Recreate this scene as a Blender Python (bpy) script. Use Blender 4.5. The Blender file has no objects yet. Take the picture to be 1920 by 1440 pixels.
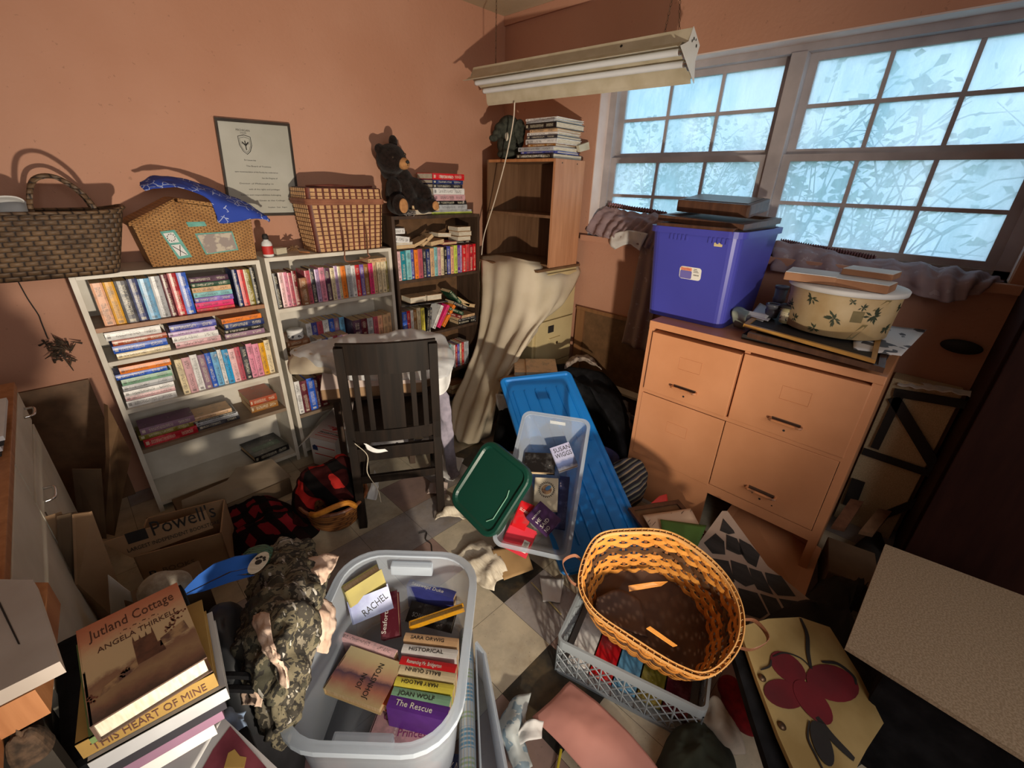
import bpy, bmesh, math, random
from mathutils import Vector, Matrix, noise
R_ = random.Random(7)
C = bpy.context.scene.collection
scene = bpy.context.scene

# ---------------------------------------------------------------- camera, world, lights, exposure
EYE = Vector((0, 0, 1.44))
FPX = 815.0
CR = Matrix(((0.70518485, 0.27775158, -0.65235602),
             (-0.70847135, 0.31233639, -0.63286201),
             (0.0279761, 0.90846026, 0.41703393)))
cam_data = bpy.data.cameras.new('camera')
cam_data.sensor_width = 36
cam_data.lens = 36 * FPX / 1920
cam_data.clip_start = 0.02
cam = bpy.data.objects.new('camera', cam_data)
C.objects.link(cam)
cam.matrix_world = Matrix.Translation(EYE) @ CR.to_4x4()
scene.camera = cam
scene.view_settings.view_transform = 'Standard'
scene.view_settings.look = 'None'
scene.view_settings.gamma = 1
scene.view_settings.use_curve_mapping = False
scene.view_settings.exposure = 0.25

world = bpy.data.worlds.new('overcast_sky')
scene.world = world
world.use_nodes = True
wn = world.node_tree
wn.nodes['Background'].inputs[0].default_value = (0.55, 0.75, 0.94, 1)
wn.nodes['Background'].inputs[1].default_value = 1.8

def lamp(name, kind, loc, target, energy, color, **kw):
    d = bpy.data.lights.new(name, kind)
    d.energy = energy; d.color = color
    for k, v in kw.items(): setattr(d, k, v)
    o = bpy.data.objects.new(name, d); C.objects.link(o)
    o.location = loc
    o.rotation_euler = (Vector(target) - Vector(loc)).to_track_quat('-Z', 'Y').to_euler()
    return o
# hand torch behind the photographer, warm white
lamp('torch_light', 'SPOT', (0.12, -0.62, 0.62), (1.32, 2.05, 1.26), 240, (1.0, 0.87, 0.69), spot_size=math.radians(92), spot_blend=1.0, shadow_soft_size=0.03)
# sampling portal for the sky seen through the two sashes (gives no light of its own)
portal = lamp('window_portal', 'AREA', (2.66, 0.79, 1.6), (0, 0.79, 1.6), 1, (1, 1, 1), shape='RECTANGLE', size=1.9, size_y=0.9)
portal.data.cycles.is_portal = True
# soft fill light added behind the photographer, no real source there
lamp('added_fill_light', 'AREA', (0.1, -1.7, 1.75), (0.7, 1.0, 0.3), 27, (1.0, 0.96, 0.92), shape='RECTANGLE', size=1.8, size_y=1.2)

# ---------------------------------------------------------------- geometry helpers
def ray(u, v):
    return CR @ Vector((u - 960, -(v - 720), -FPX))
def P(u, v, z=None, x=None, y=None):
    d = ray(u, v)
    t = (z - EYE.z) / d.z if z is not None else (x / d.x if x is not None else y / d.y)
    return EYE + d * t
class PL:
    def __init__(s, a, b, c):
        s.o = Vector(a); s.n = (Vector(b) - s.o).cross(Vector(c) - s.o).normalized()
        if s.n.dot(EYE - s.o) < 0: s.n = -s.n
    def at(s, u, v):
        d = ray(u, v); return EYE + d * (s.n.dot(s.o - EYE) / s.n.dot(d))
def frame(o, xd, yd):
    x = Vector(xd).normalized(); z = x.cross(Vector(yd)).normalized(); y = z.cross(x)
    m = Matrix((x, y, z)).transposed().to_4x4(); m.translation = Vector(o); return m
def T(x, y, z, rz=0, ry=0, rx=0):
    return Matrix.Translation((x, y, z)) @ Matrix.Rotation(rz, 4, 'Z') @ Matrix.Rotation(ry, 4, 'Y') @ Matrix.Rotation(rx, 4, 'X')
def obj(name, me, m, parent=None, M=None, smooth=False):
    if isinstance(me, bmesh.types.BMesh):
        bm = me
        bmesh.ops.recalc_face_normals(bm, faces=bm.faces)
        me = bpy.data.meshes.new(name); bm.to_mesh(me); bm.free()
    o = bpy.data.objects.new(name, me)
    if m is not None:
        for k in (m if isinstance(m, (list, tuple)) else [m]): me.materials.append(k)
    if smooth:
        me.polygons.foreach_set('use_smooth', [True] * len(me.polygons))
    if parent: o.parent = parent
    if M is not None: o.matrix_local = M
    C.objects.link(o)
    return o
def tag(o, label, cat, group=None, kind=None):
    if label: o['label'] = label
    if cat: o['category'] = cat
    if group: o['group'] = group
    if kind: o['kind'] = kind
    return o
def thing(name, label, cat, M=None, group=None):
    o = bpy.data.objects.new(name, None); C.objects.link(o)
    o.empty_display_size = 0.05
    if M is not None: o.matrix_world = M
    return tag(o, label, cat, group)
def struct(name, me, m, parent=None, smooth=False):
    o = obj(name, me, m, parent, smooth=smooth)
    if not parent: o['kind'] = 'structure'
    return o
def add_box(bm, lo, hi, M=None, bev=0, mi=0):
    x0, y0, z0 = lo; x1, y1, z1 = hi
    vs = [bm.verts.new(((M @ Vector(p)) if M else Vector(p))) for p in
          ((x0,y0,z0),(x1,y0,z0),(x1,y1,z0),(x0,y1,z0),(x0,y0,z1),(x1,y0,z1),(x1,y1,z1),(x0,y1,z1))]
    fs = [bm.faces.new([vs[i] for i in q]) for q in ((3,2,1,0),(4,5,6,7),(0,1,5,4),(1,2,6,5),(2,3,7,6),(3,0,4,7))]
    for f in fs: f.material_index = mi
    if bev:
        es = list({e for f in fs for e in f.edges})
        bmesh.ops.bevel(bm, geom=es, offset=bev, segments=2, affect='EDGES', profile=0.7)
    return fs
def box(lo, hi, bev=0, M=None):
    bm = bmesh.new(); add_box(bm, lo, hi, M, bev); return bm
def add_prism(bm, pts, n, d, mi=0, mi2=None):
    """polygon pts (3-D) pushed along n by d"""
    a = [bm.verts.new(p) for p in pts]; b = [bm.verts.new(Vector(p) + Vector(n) * d) for p in pts]
    k = len(pts)
    f = bm.faces.new(a[::-1]); f.material_index = mi if mi2 is None else mi2
    f = bm.faces.new(b); f.material_index = mi
    for i in range(k):
        f = bm.faces.new((a[i], a[(i+1) % k], b[(i+1) % k], b[i])); f.material_index = mi if mi2 is None else mi2
def prism(pts, n, d):
    bm = bmesh.new(); add_prism(bm, pts, n, d); return bm
def add_tube(bm, pts, r, seg=8, taper=None, closed=False, flat=1.0):
    pts = [Vector(p) for p in pts]; n = len(pts); rings = []; up = Vector((0.123, 0.2, 1)).normalized()
    for i, p in enumerate(pts):
        if closed: t = (pts[(i+1) % n] - pts[i-1])
        else: t = pts[min(i+1, n-1)] - pts[max(i-1, 0)]
        t.normalize(); s = t.cross(up)
        if s.length < 1e-3: s = t.cross(Vector((1, 0, 0)))
        s.normalize(); w = s.cross(t).normalized(); up = w
        rr = r if taper is None else r * (1 + (taper - 1) * i / (n - 1))
        rings.append([bm.verts.new(p + (s * math.cos(a) + w * math.sin(a) * flat) * rr) for a in [2 * math.pi * k / seg for k in range(seg)]])
    for i in range(n if closed else n - 1):
        a, b = rings[i], rings[(i+1) % n]
        for k in range(seg): bm.faces.new((a[k], a[(k+1) % seg], b[(k+1) % seg], b[k]))
    if not closed:
        bm.faces.new(rings[0][::-1]); bm.faces.new(rings[-1])
def tube(pts, r, seg=8, taper=None, closed=False, flat=1.0):
    bm = bmesh.new(); add_tube(bm, pts, r, seg, taper, closed, flat); return bm
def lathe(prof, seg=28, M=None, sx=1, sy=1):
    bm = bmesh.new(); rings = []
    for r, z in prof:
        ring = []
        for k in range(seg):
            a = 2 * math.pi * k / seg; p = Vector((r * sx * math.cos(a), r * sy * math.sin(a), z))
            ring.append(bm.verts.new(M @ p if M else p))
        rings.append(ring)
    for a, b in zip(rings, rings[1:]):
        for k in range(seg): bm.faces.new((a[k], a[(k+1) % seg], b[(k+1) % seg], b[k]))
    bm.faces.new(rings[0][::-1]); bm.faces.new(rings[-1])
    return bm
def rrect(w, h, r, n=5):
    """rounded rectangle outline centred on the origin"""
    out = []
    for cx, cy, a0 in ((w/2-r, h/2-r, 0), (-w/2+r, h/2-r, 90), (-w/2+r, -h/2+r, 180), (w/2-r, -h/2+r, 270)):
        for k in range(n + 1):
            a = math.radians(a0 + 90 * k / n); out.append((cx + r * math.cos(a), cy + r * math.sin(a)))
    return out
def cr(p0, p1, p2, p3, t):
    return 0.5 * ((2*p1) + (p2-p0)*t + (2*p0-5*p1+4*p2-p3)*t*t + (3*p1-p0-3*p2+p3)*t**3)
def spline(pts, n, closed=False):
    pts = [Vector(p) for p in pts]; k = len(pts); out = []
    for i in range(k if closed else k - 1):
        g = (lambda j: pts[j % k]) if closed else (lambda j: pts[max(0, min(k-1, j))])
        a, b, c, d = g(i-1), g(i), g(i+1), g(i+2)
        if not closed:
            if i == 0: a = 2*b - c
            if i == k-2: d = 2*c - b
        for s in range(n): out.append(cr(a, b, c, d, s / n))
    if not closed: out.append(pts[-1])
    return out
def toP(q):
    if isinstance(q, Vector): return q
    if len(q) == 3: return P(q[0], q[1], z=q[2])
    return P(q[0], q[1], **{q[2]: q[3]})
def cloth_bm(rows, n=6, amp=0.006, freq=9, ridge=True, seed=0, fold=None, M=None):
    g = [spline([toP(q) for q in r], n) for r in rows]
    cols = [spline([g[i][j] for i in range(len(g))], n) for j in range(len(g[0]))]
    nu, nv = len(cols), len(cols[0])
    so = Vector((seed * 3.7, seed * 1.3, seed * 7.1))
    bm = bmesh.new(); V = []
    for i in range(nu):
        V.append([])
        for j in range(nv):
            p = cols[i][j]
            du = cols[min(i+1, nu-1)][j] - cols[max(i-1, 0)][j]; dv = cols[i][min(j+1, nv-1)] - cols[i][max(j-1, 0)]
            nn = du.cross(dv)
            if nn.length > 1e-9: nn.normalize()
            if nn.dot(EYE - p) < 0: nn = -nn
            q = p * freq + so
            h = noise.fractal(q, 1.0, 2.0, 4)
            if ridge: h = 0.6 * h + 0.9 * (0.5 - abs(noise.noise(q * 0.8 + Vector((9, 9, 9))))) - 0.3
            if fold: h += min(1, 2.2 * j / nv + .12) * math.sin((i / nu) * math.pi * 2 * fold[0] + j / nv * 1.5) * fold[1] / max(amp, 1e-6)
            p = p + nn * amp * h
            V[-1].append(bm.verts.new(M @ p if M else p))
    for i in range(nu-1):
        for j in range(nv-1): bm.faces.new((V[i][j], V[i+1][j], V[i+1][j+1], V[i][j+1]))
    return bm
def solid(o, t, off=-1):
    m = o.modifiers.new('thickness', 'SOLIDIFY'); m.thickness = t; m.offset = off; return o
def cloth(name, rows, m, n=6, amp=0.006, freq=9, thick=0.003, parent=None, **k):
    return solid(obj(name, cloth_bm(rows, n, amp, freq, **k), m, parent, smooth=True), thick, 0)
def heap_bm(outline, base, h, seed=0, amp=0.02, freq=8, nr=14, seg=64, peak=0.6, off=(0, 0)):
    """rounded pile over a star-shaped outline of world points"""
    o = spline(outline, max(2, seg // len(outline)), closed=True)
    c = sum(o, Vector()) / len(o) + Vector((off[0], off[1], 0)); so = Vector((seed * 2.1, seed * 5.3, 0))
    bm = bmesh.new(); rings = []
    for i in range(1, nr + 1):
        s = i / nr; ring = []
        for p in o:
            q = c.lerp(p, s); z = base + h * (1 - s ** 2.4) ** peak
            nz = noise.fractal(Vector((q.x, q.y, 0)) * freq + so, 1, 2, 4) + 0.8 * (0.4 - abs(noise.noise(Vector((q.x, q.y, 0)) * freq * 0.7 + so)))
            z += nz * amp * (1 - s ** 4)
            ring.append(bm.verts.new((q.x, q.y, max(z, base)))) if i < nr else ring.append(bm.verts.new((q.x, q.y, base)))
        rings.append(ring)
    top = bm.verts.new((c.x, c.y, base + h + amp * 0.2)); k = len(o)
    for i in range(k): bm.faces.new((top, rings[0][i], rings[0][(i+1) % k]))
    for a, b in zip(rings, rings[1:]):
        for i in range(k): bm.faces.new((a[i], b[i], b[(i+1) % k], a[(i+1) % k]))
    bm.faces.new([rings[-1][i] for i in range(k)])
    return bm
def blob(name, balls, m, parent=None, voxel=0.006, fuzz=0.0):
    bm = bmesh.new()
    for c, r in balls:
        r = r if isinstance(r, (tuple, list)) else (r, r, r)
        bmesh.ops.create_icosphere(bm, subdivisions=3, radius=1, matrix=Matrix.Translation(c) @ Matrix.Diagonal((*r, 1)))
    o = obj(name, bm, m, parent, smooth=True)
    a = o.modifiers.new('merge', 'REMESH'); a.mode = 'VOXEL'; a.voxel_size = voxel; a.use_smooth_shade = True
    s = o.modifiers.new('soft', 'SMOOTH'); s.iterations = 4; s.factor = 0.6
    return o
def text(s, size, m, parent, M, depth=0.0003, align='LEFT', width=None, name='lettering', font_shear=0):
    c = bpy.data.curves.new('t', 'FONT'); c.body = s; c.size = size; c.align_x = align; c.extrude = depth; c.resolution_u = 2; c.shear = font_shear
    t = bpy.data.objects.new('t', c); C.objects.link(t)
    dg = bpy.context.evaluated_depsgraph_get(); me = bpy.data.meshes.new_from_object(t.evaluated_get(dg))
    bpy.data.objects.remove(t); bpy.data.curves.remove(c)
    if width:
        xs = [v.co.x for v in me.vertices]; w = max(xs) - min(xs); me.transform(Matrix.Scale(width / w, 4, (1, 0, 0)))
    return obj(name, me, m, parent, M)

# ---------------------------------------------------------------- materials
MATS = {}
def nd(nt, t, **k):
    n = nt.nodes.new(t)
    for a, b in k.items():
        if a.startswith('_'): n.inputs[int(a[1:])].default_value = b
        else: setattr(n, a, b)
    return n
def col(c): return (*c, 1) if len(c) == 3 else c
def newmat(name):
    m = bpy.data.materials.new(name); m.use_nodes = True; nt = m.node_tree
    return m, nt, nt.nodes['Principled BSDF']
def mixc(nt, fac, a, b, blend='MIX'):
    x = nt.nodes.new('ShaderNodeMix'); x.data_type = 'RGBA'; x.blend_type = blend
    for k, s in ((0, fac), (6, a), (7, b)):
        if hasattr(s, 'links') or hasattr(s, 'is_linked'): nt.links.new(s, x.inputs[k])
        else: x.inputs[k].default_value = s if k == 0 else col(s)
    return x.outputs[2]
def mth(nt, op, a, b=None, c=None):
    x = nt.nodes.new('ShaderNodeMath'); x.operation = op
    for k, s in enumerate((a, b, c)):
        if s is None: continue
        if hasattr(s, 'is_linked'): nt.links.new(s, x.inputs[k])
        else: x.inputs[k].default_value = s
    return x.outputs[0]
def noise_n(nt, scale, detail=3, coord='Object', vscale=None, rough=0.5, rnd=False):
    tc = nt.nodes.new('ShaderNodeTexCoord'); v = tc.outputs[coord]
    if vscale:
        mp = nt.nodes.new('ShaderNodeMapping'); mp.inputs['Scale'].default_value = vscale; nt.links.new(v, mp.inputs[0]); v = mp.outputs[0]
    n = nt.nodes.new('ShaderNodeTexNoise'); n.inputs['Scale'].default_value = scale; n.inputs['Detail'].default_value = detail; n.inputs['Roughness'].default_value = rough
    nt.links.new(v, n.inputs['Vector'])
    if rnd:
        n.noise_dimensions = '4D'; oi = nt.nodes.new('ShaderNodeObjectInfo'); nt.links.new(mth(nt, 'MULTIPLY', oi.outputs['Random'], 50.0), n.inputs['W'])
    return n.outputs['Fac']
def ramp(nt, fac, stops, interp='LINEAR'):
    r = nt.nodes.new('ShaderNodeValToRGB'); nt.links.new(fac, r.inputs[0]); e = r.color_ramp; e.interpolation = interp
    while len(e.elements) < len(stops): e.elements.new(0.5)
    for el, (p, c) in zip(e.elements, stops): el.position = p; el.color = col(c)
    return r.outputs[0]
def bump(nt, bs, h, strength=0.3, dist=0.01):
    b = nt.nodes.new('ShaderNodeBump'); b.inputs['Strength'].default_value = strength; b.inputs['Distance'].default_value = dist
    nt.links.new(h, b.inputs['Height']); nt.links.new(b.outputs[0], bs.inputs['Normal'])
def mat(name, c, c2=None, rough=0.6, scale=12, vscale=None, bmp=0.0, bscale=None, lo=0.35, hi=0.65, metal=0, detail=4, rnd=False, spec=0.5, sheen=0):
    if name in MATS: return MATS[name]
    m, nt, bs = newmat(name)
    bs.inputs['Roughness'].default_value = rough; bs.inputs['Metallic'].default_value = metal
    bs.inputs['Specular IOR Level'].default_value = spec
    if sheen: bs.inputs['Sheen Weight'].default_value = sheen
    c2 = c2 or tuple(k * 0.82 for k in c)
    f = noise_n(nt, scale, detail, vscale=vscale, rnd=rnd)
    nt.links.new(ramp(nt, f, ((lo, c2), (hi, c))), bs.inputs['Base Color'])
    if bmp: bump(nt, bs, noise_n(nt, bscale or scale * 3, 4, vscale=vscale), bmp, 0.004)
    MATS[name] = m; return m
def srgb(r, g, b):
    return tuple(((k / 255) / 12.92 if k <= 10 else (((k / 255) + 0.055) / 1.055) ** 2.4) for k in (r, g, b))

def wall_mat(name, c, c2):
    m, nt, bs = newmat(name); bs.inputs['Roughness'].default_value = 0.75
    f = noise_n(nt, 1.3, 5); g = noise_n(nt, 55, 2)
    base = ramp(nt, f, ((0.35, c2), (0.65, c)))
    sp = mth(nt, 'GREATER_THAN', noise_n(nt, 42, 3, rough=0.7), 0.69)
    base = mixc(nt, mth(nt, 'MULTIPLY', sp, 0.35), base, tuple(k * 0.45 for k in c2))
    nt.links.new(base, bs.inputs['Base Color'])
    bump(nt, bs, g, 0.35, 0.004); return m
M_WALL = wall_mat('peach_paint', (0.50, 0.262, 0.175), (0.44, 0.212, 0.132))
M_CEIL = wall_mat('ceiling_paint', (0.50, 0.40, 0.28), (0.44, 0.34, 0.22))
M_WHITEP = mat('white_gloss_paint', (0.74, 0.70, 0.60), (0.62, 0.57, 0.47), 0.45, 5)
M_SHADE = mat('white_painted_frame', (0.47, 0.43, 0.44), (0.34, 0.31, 0.32), 0.5, 6)
M_REVEAL = mat('reveal_paint', (0.70, 0.60, 0.56), (0.62, 0.5, 0.47), 0.6, 5)
def tile_mat(name, c, c2, grime=(0.12, 0.10, 0.075)):
    m, nt, bs = newmat(name); bs.inputs['Roughness'].default_value = 0.55
    base = ramp(nt, noise_n(nt, 9, 6, rough=0.65), ((0.35, c2), (0.62, c)))
    g = mth(nt, 'GREATER_THAN', noise_n(nt, 95, 2, rough=0.6), 0.71)
    base = mixc(nt, mth(nt, 'MULTIPLY', g, 0.8), base, grime)
    d = ramp(nt, noise_n(nt, 3.2, 5, rough=0.7), ((0.5, (0, 0, 0)), (0.72, (1, 1, 1))))
    base = mixc(nt, mth(nt, 'MULTIPLY', d, 0.55), base, (0.20, 0.13, 0.055))
    nt.links.new(base, bs.inputs['Base Color']); bump(nt, bs, noise_n(nt, 60, 3), 0.15, 0.002); return m
M_T = [tile_mat('cream_vinyl_tile', (0.52, 0.45, 0.33), (0.38, 0.33, 0.25)), tile_mat('black_vinyl_tile', (0.035, 0.032, 0.024), (0.012, 0.011, 0.009), (0.1, .09, .06)),
       tile_mat('grey_vinyl_tile', (0.33, 0.30, 0.29), (0.23, 0.21, 0.21)), tile_mat('mauve_vinyl_tile', (0.30, 0.20, 0.17), (0.22, 0.15, 0.13))]
def wood(name, c, c2, rough=0.45, scale=3, axis=(1, 1, 0.08), bmp=0.1):
    if name in MATS: return MATS[name]
    m, nt, bs = newmat(name); bs.inputs['Roughness'].default_value = rough
    f = noise_n(nt, scale * 12, 5, vscale=axis, rough=0.6)
    nt.links.new(ramp(nt, f, ((0.33, c2), (0.66, c))), bs.inputs['Base Color']); bump(nt, bs, f, bmp, 0.002)
    MATS[name] = m; return m
M_CHAIR = wood('dark_stained_wood', (0.016, 0.010, 0.007), (0.007, 0.005, 0.004), 0.55)
M_CHAIR.node_tree.nodes['Principled BSDF'].inputs['Specular IOR Level'].default_value = 0.12
M_DKSHELF = wood('dark_brown_shelf', (0.075, 0.042, 0.026), (0.035, 0.02, 0.012), 0.5)
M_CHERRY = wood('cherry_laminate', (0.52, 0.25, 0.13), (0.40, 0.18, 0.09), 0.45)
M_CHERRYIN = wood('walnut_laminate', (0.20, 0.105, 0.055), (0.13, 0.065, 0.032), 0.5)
M_OAK = wood('orange_wood', (0.50, 0.22, 0.09), (0.36, 0.14, 0.05), 0.5)
M_PANEL = wood('brown_hardboard', (0.16, 0.08, 0.035), (0.10, 0.05, 0.02), 0.6, 1.5, (1, 1, 1), 0.05)
M_SHELFW = mat('white_melamine', (0.66, 0.62, 0.54), (0.55, 0.50, 0.42), 0.45, 8)
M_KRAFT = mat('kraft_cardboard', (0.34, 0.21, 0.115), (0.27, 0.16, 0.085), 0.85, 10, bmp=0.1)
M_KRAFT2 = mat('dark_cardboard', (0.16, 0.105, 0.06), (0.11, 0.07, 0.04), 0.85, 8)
M_PAGE = mat('page_paper', (0.62, 0.46, 0.27), (0.50, 0.34, 0.18), 0.9, 260, vscale=(1, 0.15, 0.15), rnd=True)
M_PAGEW = mat('white_pages', (0.66, 0.60, 0.49), (0.52, 0.45, 0.34), 0.9, 260, vscale=(1, 0.15, 0.15), rnd=True)
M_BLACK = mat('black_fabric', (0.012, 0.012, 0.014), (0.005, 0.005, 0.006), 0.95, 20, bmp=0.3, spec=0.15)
M_CHROME = mat('chrome_metal', (0.75, 0.75, 0.75), (0.6, 0.6, 0.6), 0.25, 8, metal=1)
M_DKMETAL = mat('tarnished_metal', (0.16, 0.10, 0.06), (0.05, 0.03, 0.02), 0.45, 40, metal=0.8)
M_WHITE = mat('white_paper', (0.74, 0.74, 0.73), (0.64, 0.63, 0.62), 0.8, 6)
M_INK = mat('black_ink', (0.02, 0.017, 0.015), (0.012, 0.01, 0.01), 0.7, 6)
M_INKW = mat('white_ink', (0.78, 0.76, 0.70), (0.7, 0.68, 0.62), 0.6, 6)
M_RED = mat('red_ink', (0.55, 0.03, 0.02), (0.45, 0.02, 0.02), 0.6, 6)
M_GOLD = mat('gold_lettering', (0.55, 0.36, 0.10), (0.42, 0.26, 0.07), 0.5, 6)
def clear_mat(name, tint, alpha, rough=0.25):
    m, nt, bs = newmat(name); out = nt.nodes['Material Output']
    bs.inputs['Base Color'].default_value = col(tint); bs.inputs['Roughness'].default_value = rough
    tr = nt.nodes.new('ShaderNodeBsdfTransparent'); tl = nt.nodes.new('ShaderNodeBsdfTranslucent'); tl.inputs[0].default_value = col(tint)
    mx = nt.nodes.new('ShaderNodeMixShader'); mx.inputs[0].default_value = 0.35
    nt.links.new(bs.outputs[0], mx.inputs[1]); nt.links.new(tl.outputs[0], mx.inputs[2])
    m2 = nt.nodes.new('ShaderNodeMixShader'); fr = nt.nodes.new('ShaderNodeLayerWeight'); fr.inputs[0].default_value = 0.35
    nt.links.new(mth(nt, 'MULTIPLY_ADD', fr.outputs['Facing'], 0.45, alpha), m2.inputs[0])
    nt.links.new(tr.outputs[0], m2.inputs[1]); nt.links.new(mx.outputs[0], m2.inputs[2]); nt.links.new(m2.outputs[0], out.inputs[0])
    return m
M_CLEAR = clear_mat('clear_plastic', (0.62, 0.69, 0.78), 0.20)
M_CLEARRIM = clear_mat('clear_plastic_thick', (0.62, 0.70, 0.80), 0.42)
M_BAG = clear_mat('thin_plastic_film', (0.86, 0.88, 0.90), 0.50, 0.3)
def weave(name, c, c2, su, sv, coord='Object', rough=0.6, gap=(0.05, 0.02, 0.01), strength=0.8, axes='xz'):
    """basket weave seen on the vertical faces: u along x+y, v along z"""
    m, nt, bs = newmat(name); bs.inputs['Roughness'].default_value = rough
    tc = nt.nodes.new('ShaderNodeTexCoord'); sp = nt.nodes.new('ShaderNodeSeparateXYZ'); nt.links.new(tc.outputs[coord], sp.inputs[0])
    u = mth(nt, 'MULTIPLY', mth(nt, 'ADD', sp.outputs[0], sp.outputs[1]), su); v = mth(nt, 'MULTIPLY', sp.outputs[2], sv)
    row = mth(nt, 'FLOOR', v); ph = mth(nt, 'MULTIPLY', mth(nt, 'MODULO', row, 2.0), 0.5)
    fu = mth(nt, 'FRACT', mth(nt, 'ADD', u, ph)); fv = mth(nt, 'FRACT', v)
    hu = mth(nt, 'SINE', mth(nt, 'MULTIPLY', fu, math.pi)); hv = mth(nt, 'SINE', mth(nt, 'MULTIPLY', fv, math.pi))
    h = mth(nt, 'MULTIPLY', hu, mth(nt, 'POWER', hv, 0.5))
    nz = noise_n(nt, 14, 4)
    base = mixc(nt, ramp(nt, nz, ((0.35, (0, 0, 0)), (0.65, (1, 1, 1)))), c2, c)
    base = mixc(nt, ramp(nt, h, ((0.05, (1, 1, 1)), (0.38, (0, 0, 0)))), base, gap)
    nt.links.new(base, bs.inputs['Base Color']); bump(nt, bs, h, strength, 0.006)
    return m

# ---------------------------------------------------------------- book covers
PALETTE = {
 'black': (18, 16, 18), 'charcoal': (45, 44, 52), 'dark red': (105, 18, 26), 'crimson': (165, 25, 38), 'red': (205, 28, 36), 'coral red': (214, 72, 74),
 'rust': (165, 72, 40), 'orange': (238, 130, 40), 'peach': (236, 176, 140), 'cream': (226, 208, 170), 'white': (226, 224, 222), 'mustard yellow': (222, 160, 30),
 'lemon yellow': (226, 212, 84), 'lime green': (196, 210, 90), 'sage green': (128, 172, 142), 'dark green': (28, 66, 46), 'teal': (20, 132, 150), 'aqua': (134, 196, 200),
 'light blue': (110, 172, 214), 'sky blue': (40, 160, 220), 'royal blue': (38, 84, 180), 'navy blue': (24, 40, 92), 'indigo': (66, 72, 150), 'violet': (110, 84, 160),
 'purple': (92, 44, 140), 'lilac': (190, 160, 200), 'mauve': (142, 108, 132), 'plum': (70, 38, 62), 'maroon': (88, 26, 40), 'pale pink': (232, 188, 190),
 'pink': (222, 140, 164), 'hot pink': (226, 50, 116), 'rose': (190, 84, 100), 'light grey': (176, 178, 182), 'gold brown': (150, 100, 44), 'floral pink': (206, 160, 165),
 'olive': (120, 108, 40), 'tan brown': (140, 92, 60), 'buff': (214, 174, 132)}
def cover(cname):
    k = 'cover_' + cname.replace(' ', '_')
    if k in MATS: return MATS[k]
    c = srgb(*PALETTE[cname]); L = 0.3 * c[0] + 0.6 * c[1] + 0.1 * c[2]
    ink = (0.03, 0.025, 0.03) if L > 0.22 else (0.72, 0.66, 0.5)
    c2 = tuple(min(1, v * 0.55 + 0.05) for v in c) if L > 0.15 else tuple(v * 1.8 + 0.05 for v in c)
    m, nt, bs = newmat(k); bs.inputs['Roughness'].default_value = 0.32
    tc = nt.nodes.new('ShaderNodeTexCoord'); sg = nt.nodes.new('ShaderNodeSeparateXYZ'); nt.links.new(tc.outputs['Generated'], sg.inputs[0])
    oi = nt.nodes.new('ShaderNodeObjectInfo'); rnd = oi.outputs['Random']
    spine = mth(nt, 'LESS_THAN', sg.outputs[1], 0.05)
    # blotchy cover art, shifted per book
    art = noise_n(nt, 22, 5, rnd=True, rough=0.65)
    base = mixc(nt, ramp(nt, art, ((0.50, (0, 0, 0)), (0.60, (0.75, 0.75, 0.75)))), c, c2)
    base = mixc(nt, mth(nt, 'MULTIPLY', mth(nt, 'GREATER_THAN', art, 0.66), 0.6), base, (0.7, 0.6, 0.55))
    # lettering along the spine
    let = mth(nt, 'GREATER_THAN', noise_n(nt, 1, 1, vscale=(240, 0, 480), rnd=True), 0.50)
    inx = mth(nt, 'COMPARE', sg.outputs[0], 0.5, 0.24)
    za = mth(nt, 'MULTIPLY_ADD', rnd, 0.12, 0.30)
    inz = mth(nt, 'COMPARE', sg.outputs[2], za, 0.22); inz2 = mth(nt, 'COMPARE', sg.outputs[2], 0.80, 0.11)
    tm = mth(nt, 'MULTIPLY', mth(nt, 'MULTIPLY', let, inx), mth(nt, 'MULTIPLY', spine, mth(nt, 'MAXIMUM', inz, inz2)))
    base = mixc(nt, mth(nt, 'MULTIPLY', tm, 0.55), base, ink)
    lg = mth(nt, 'MULTIPLY', mth(nt, 'MULTIPLY', mth(nt, 'COMPARE', sg.outputs[2], 0.06, 0.03), inx), spine)
    base = mixc(nt, mth(nt, 'MULTIPLY', lg, 0.6), base, ink)
    # scuffs
    base = mixc(nt, mth(nt, 'MULTIPLY', mth(nt, 'GREATER_THAN', noise_n(nt, 60, 4, rnd=True, rough=0.7), 0.68), 0.4), base, (0.6, 0.55, 0.48))
    nt.links.new(base, bs.inputs['Base Color'])
    MATS[k] = m; return m
def book(name, label, M, L, D, Tk, cname, group=None, page=None, cmat=None, cat='book', hard=False, bow=0):
    """L along z (spine length), D along y (spine at y=0), Tk along x"""
    t = thing(name, label, cat, M, group)
    e = 0.0016 if not hard else 0.0028; ins = 0.0012 if not hard else 0.004
    bm = bmesh.new()
    add_box(bm, (0, e*0.5, 0), (e, D, L)); add_box(bm, (Tk - e, e*0.5, 0), (Tk, D, L))
    # rounded spine
    pr = [(0, e), (0.0, 0.0), (Tk * 0.2, -0.0012), (Tk * 0.5, -0.002), (Tk * 0.8, -0.0012), (Tk, 0.0), (Tk, e), (Tk * 0.5, e)]
    add_prism(bm, [Vector((a, b, 0)) for a, b in pr], (0, 0, 1), L)
    obj('cover', bm, cmat or cover(cname), t)
    obj('page_block', box((e, e, ins), (Tk - e, D - ins, L - ins)), page or M_PAGE, t)
    return t
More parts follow.
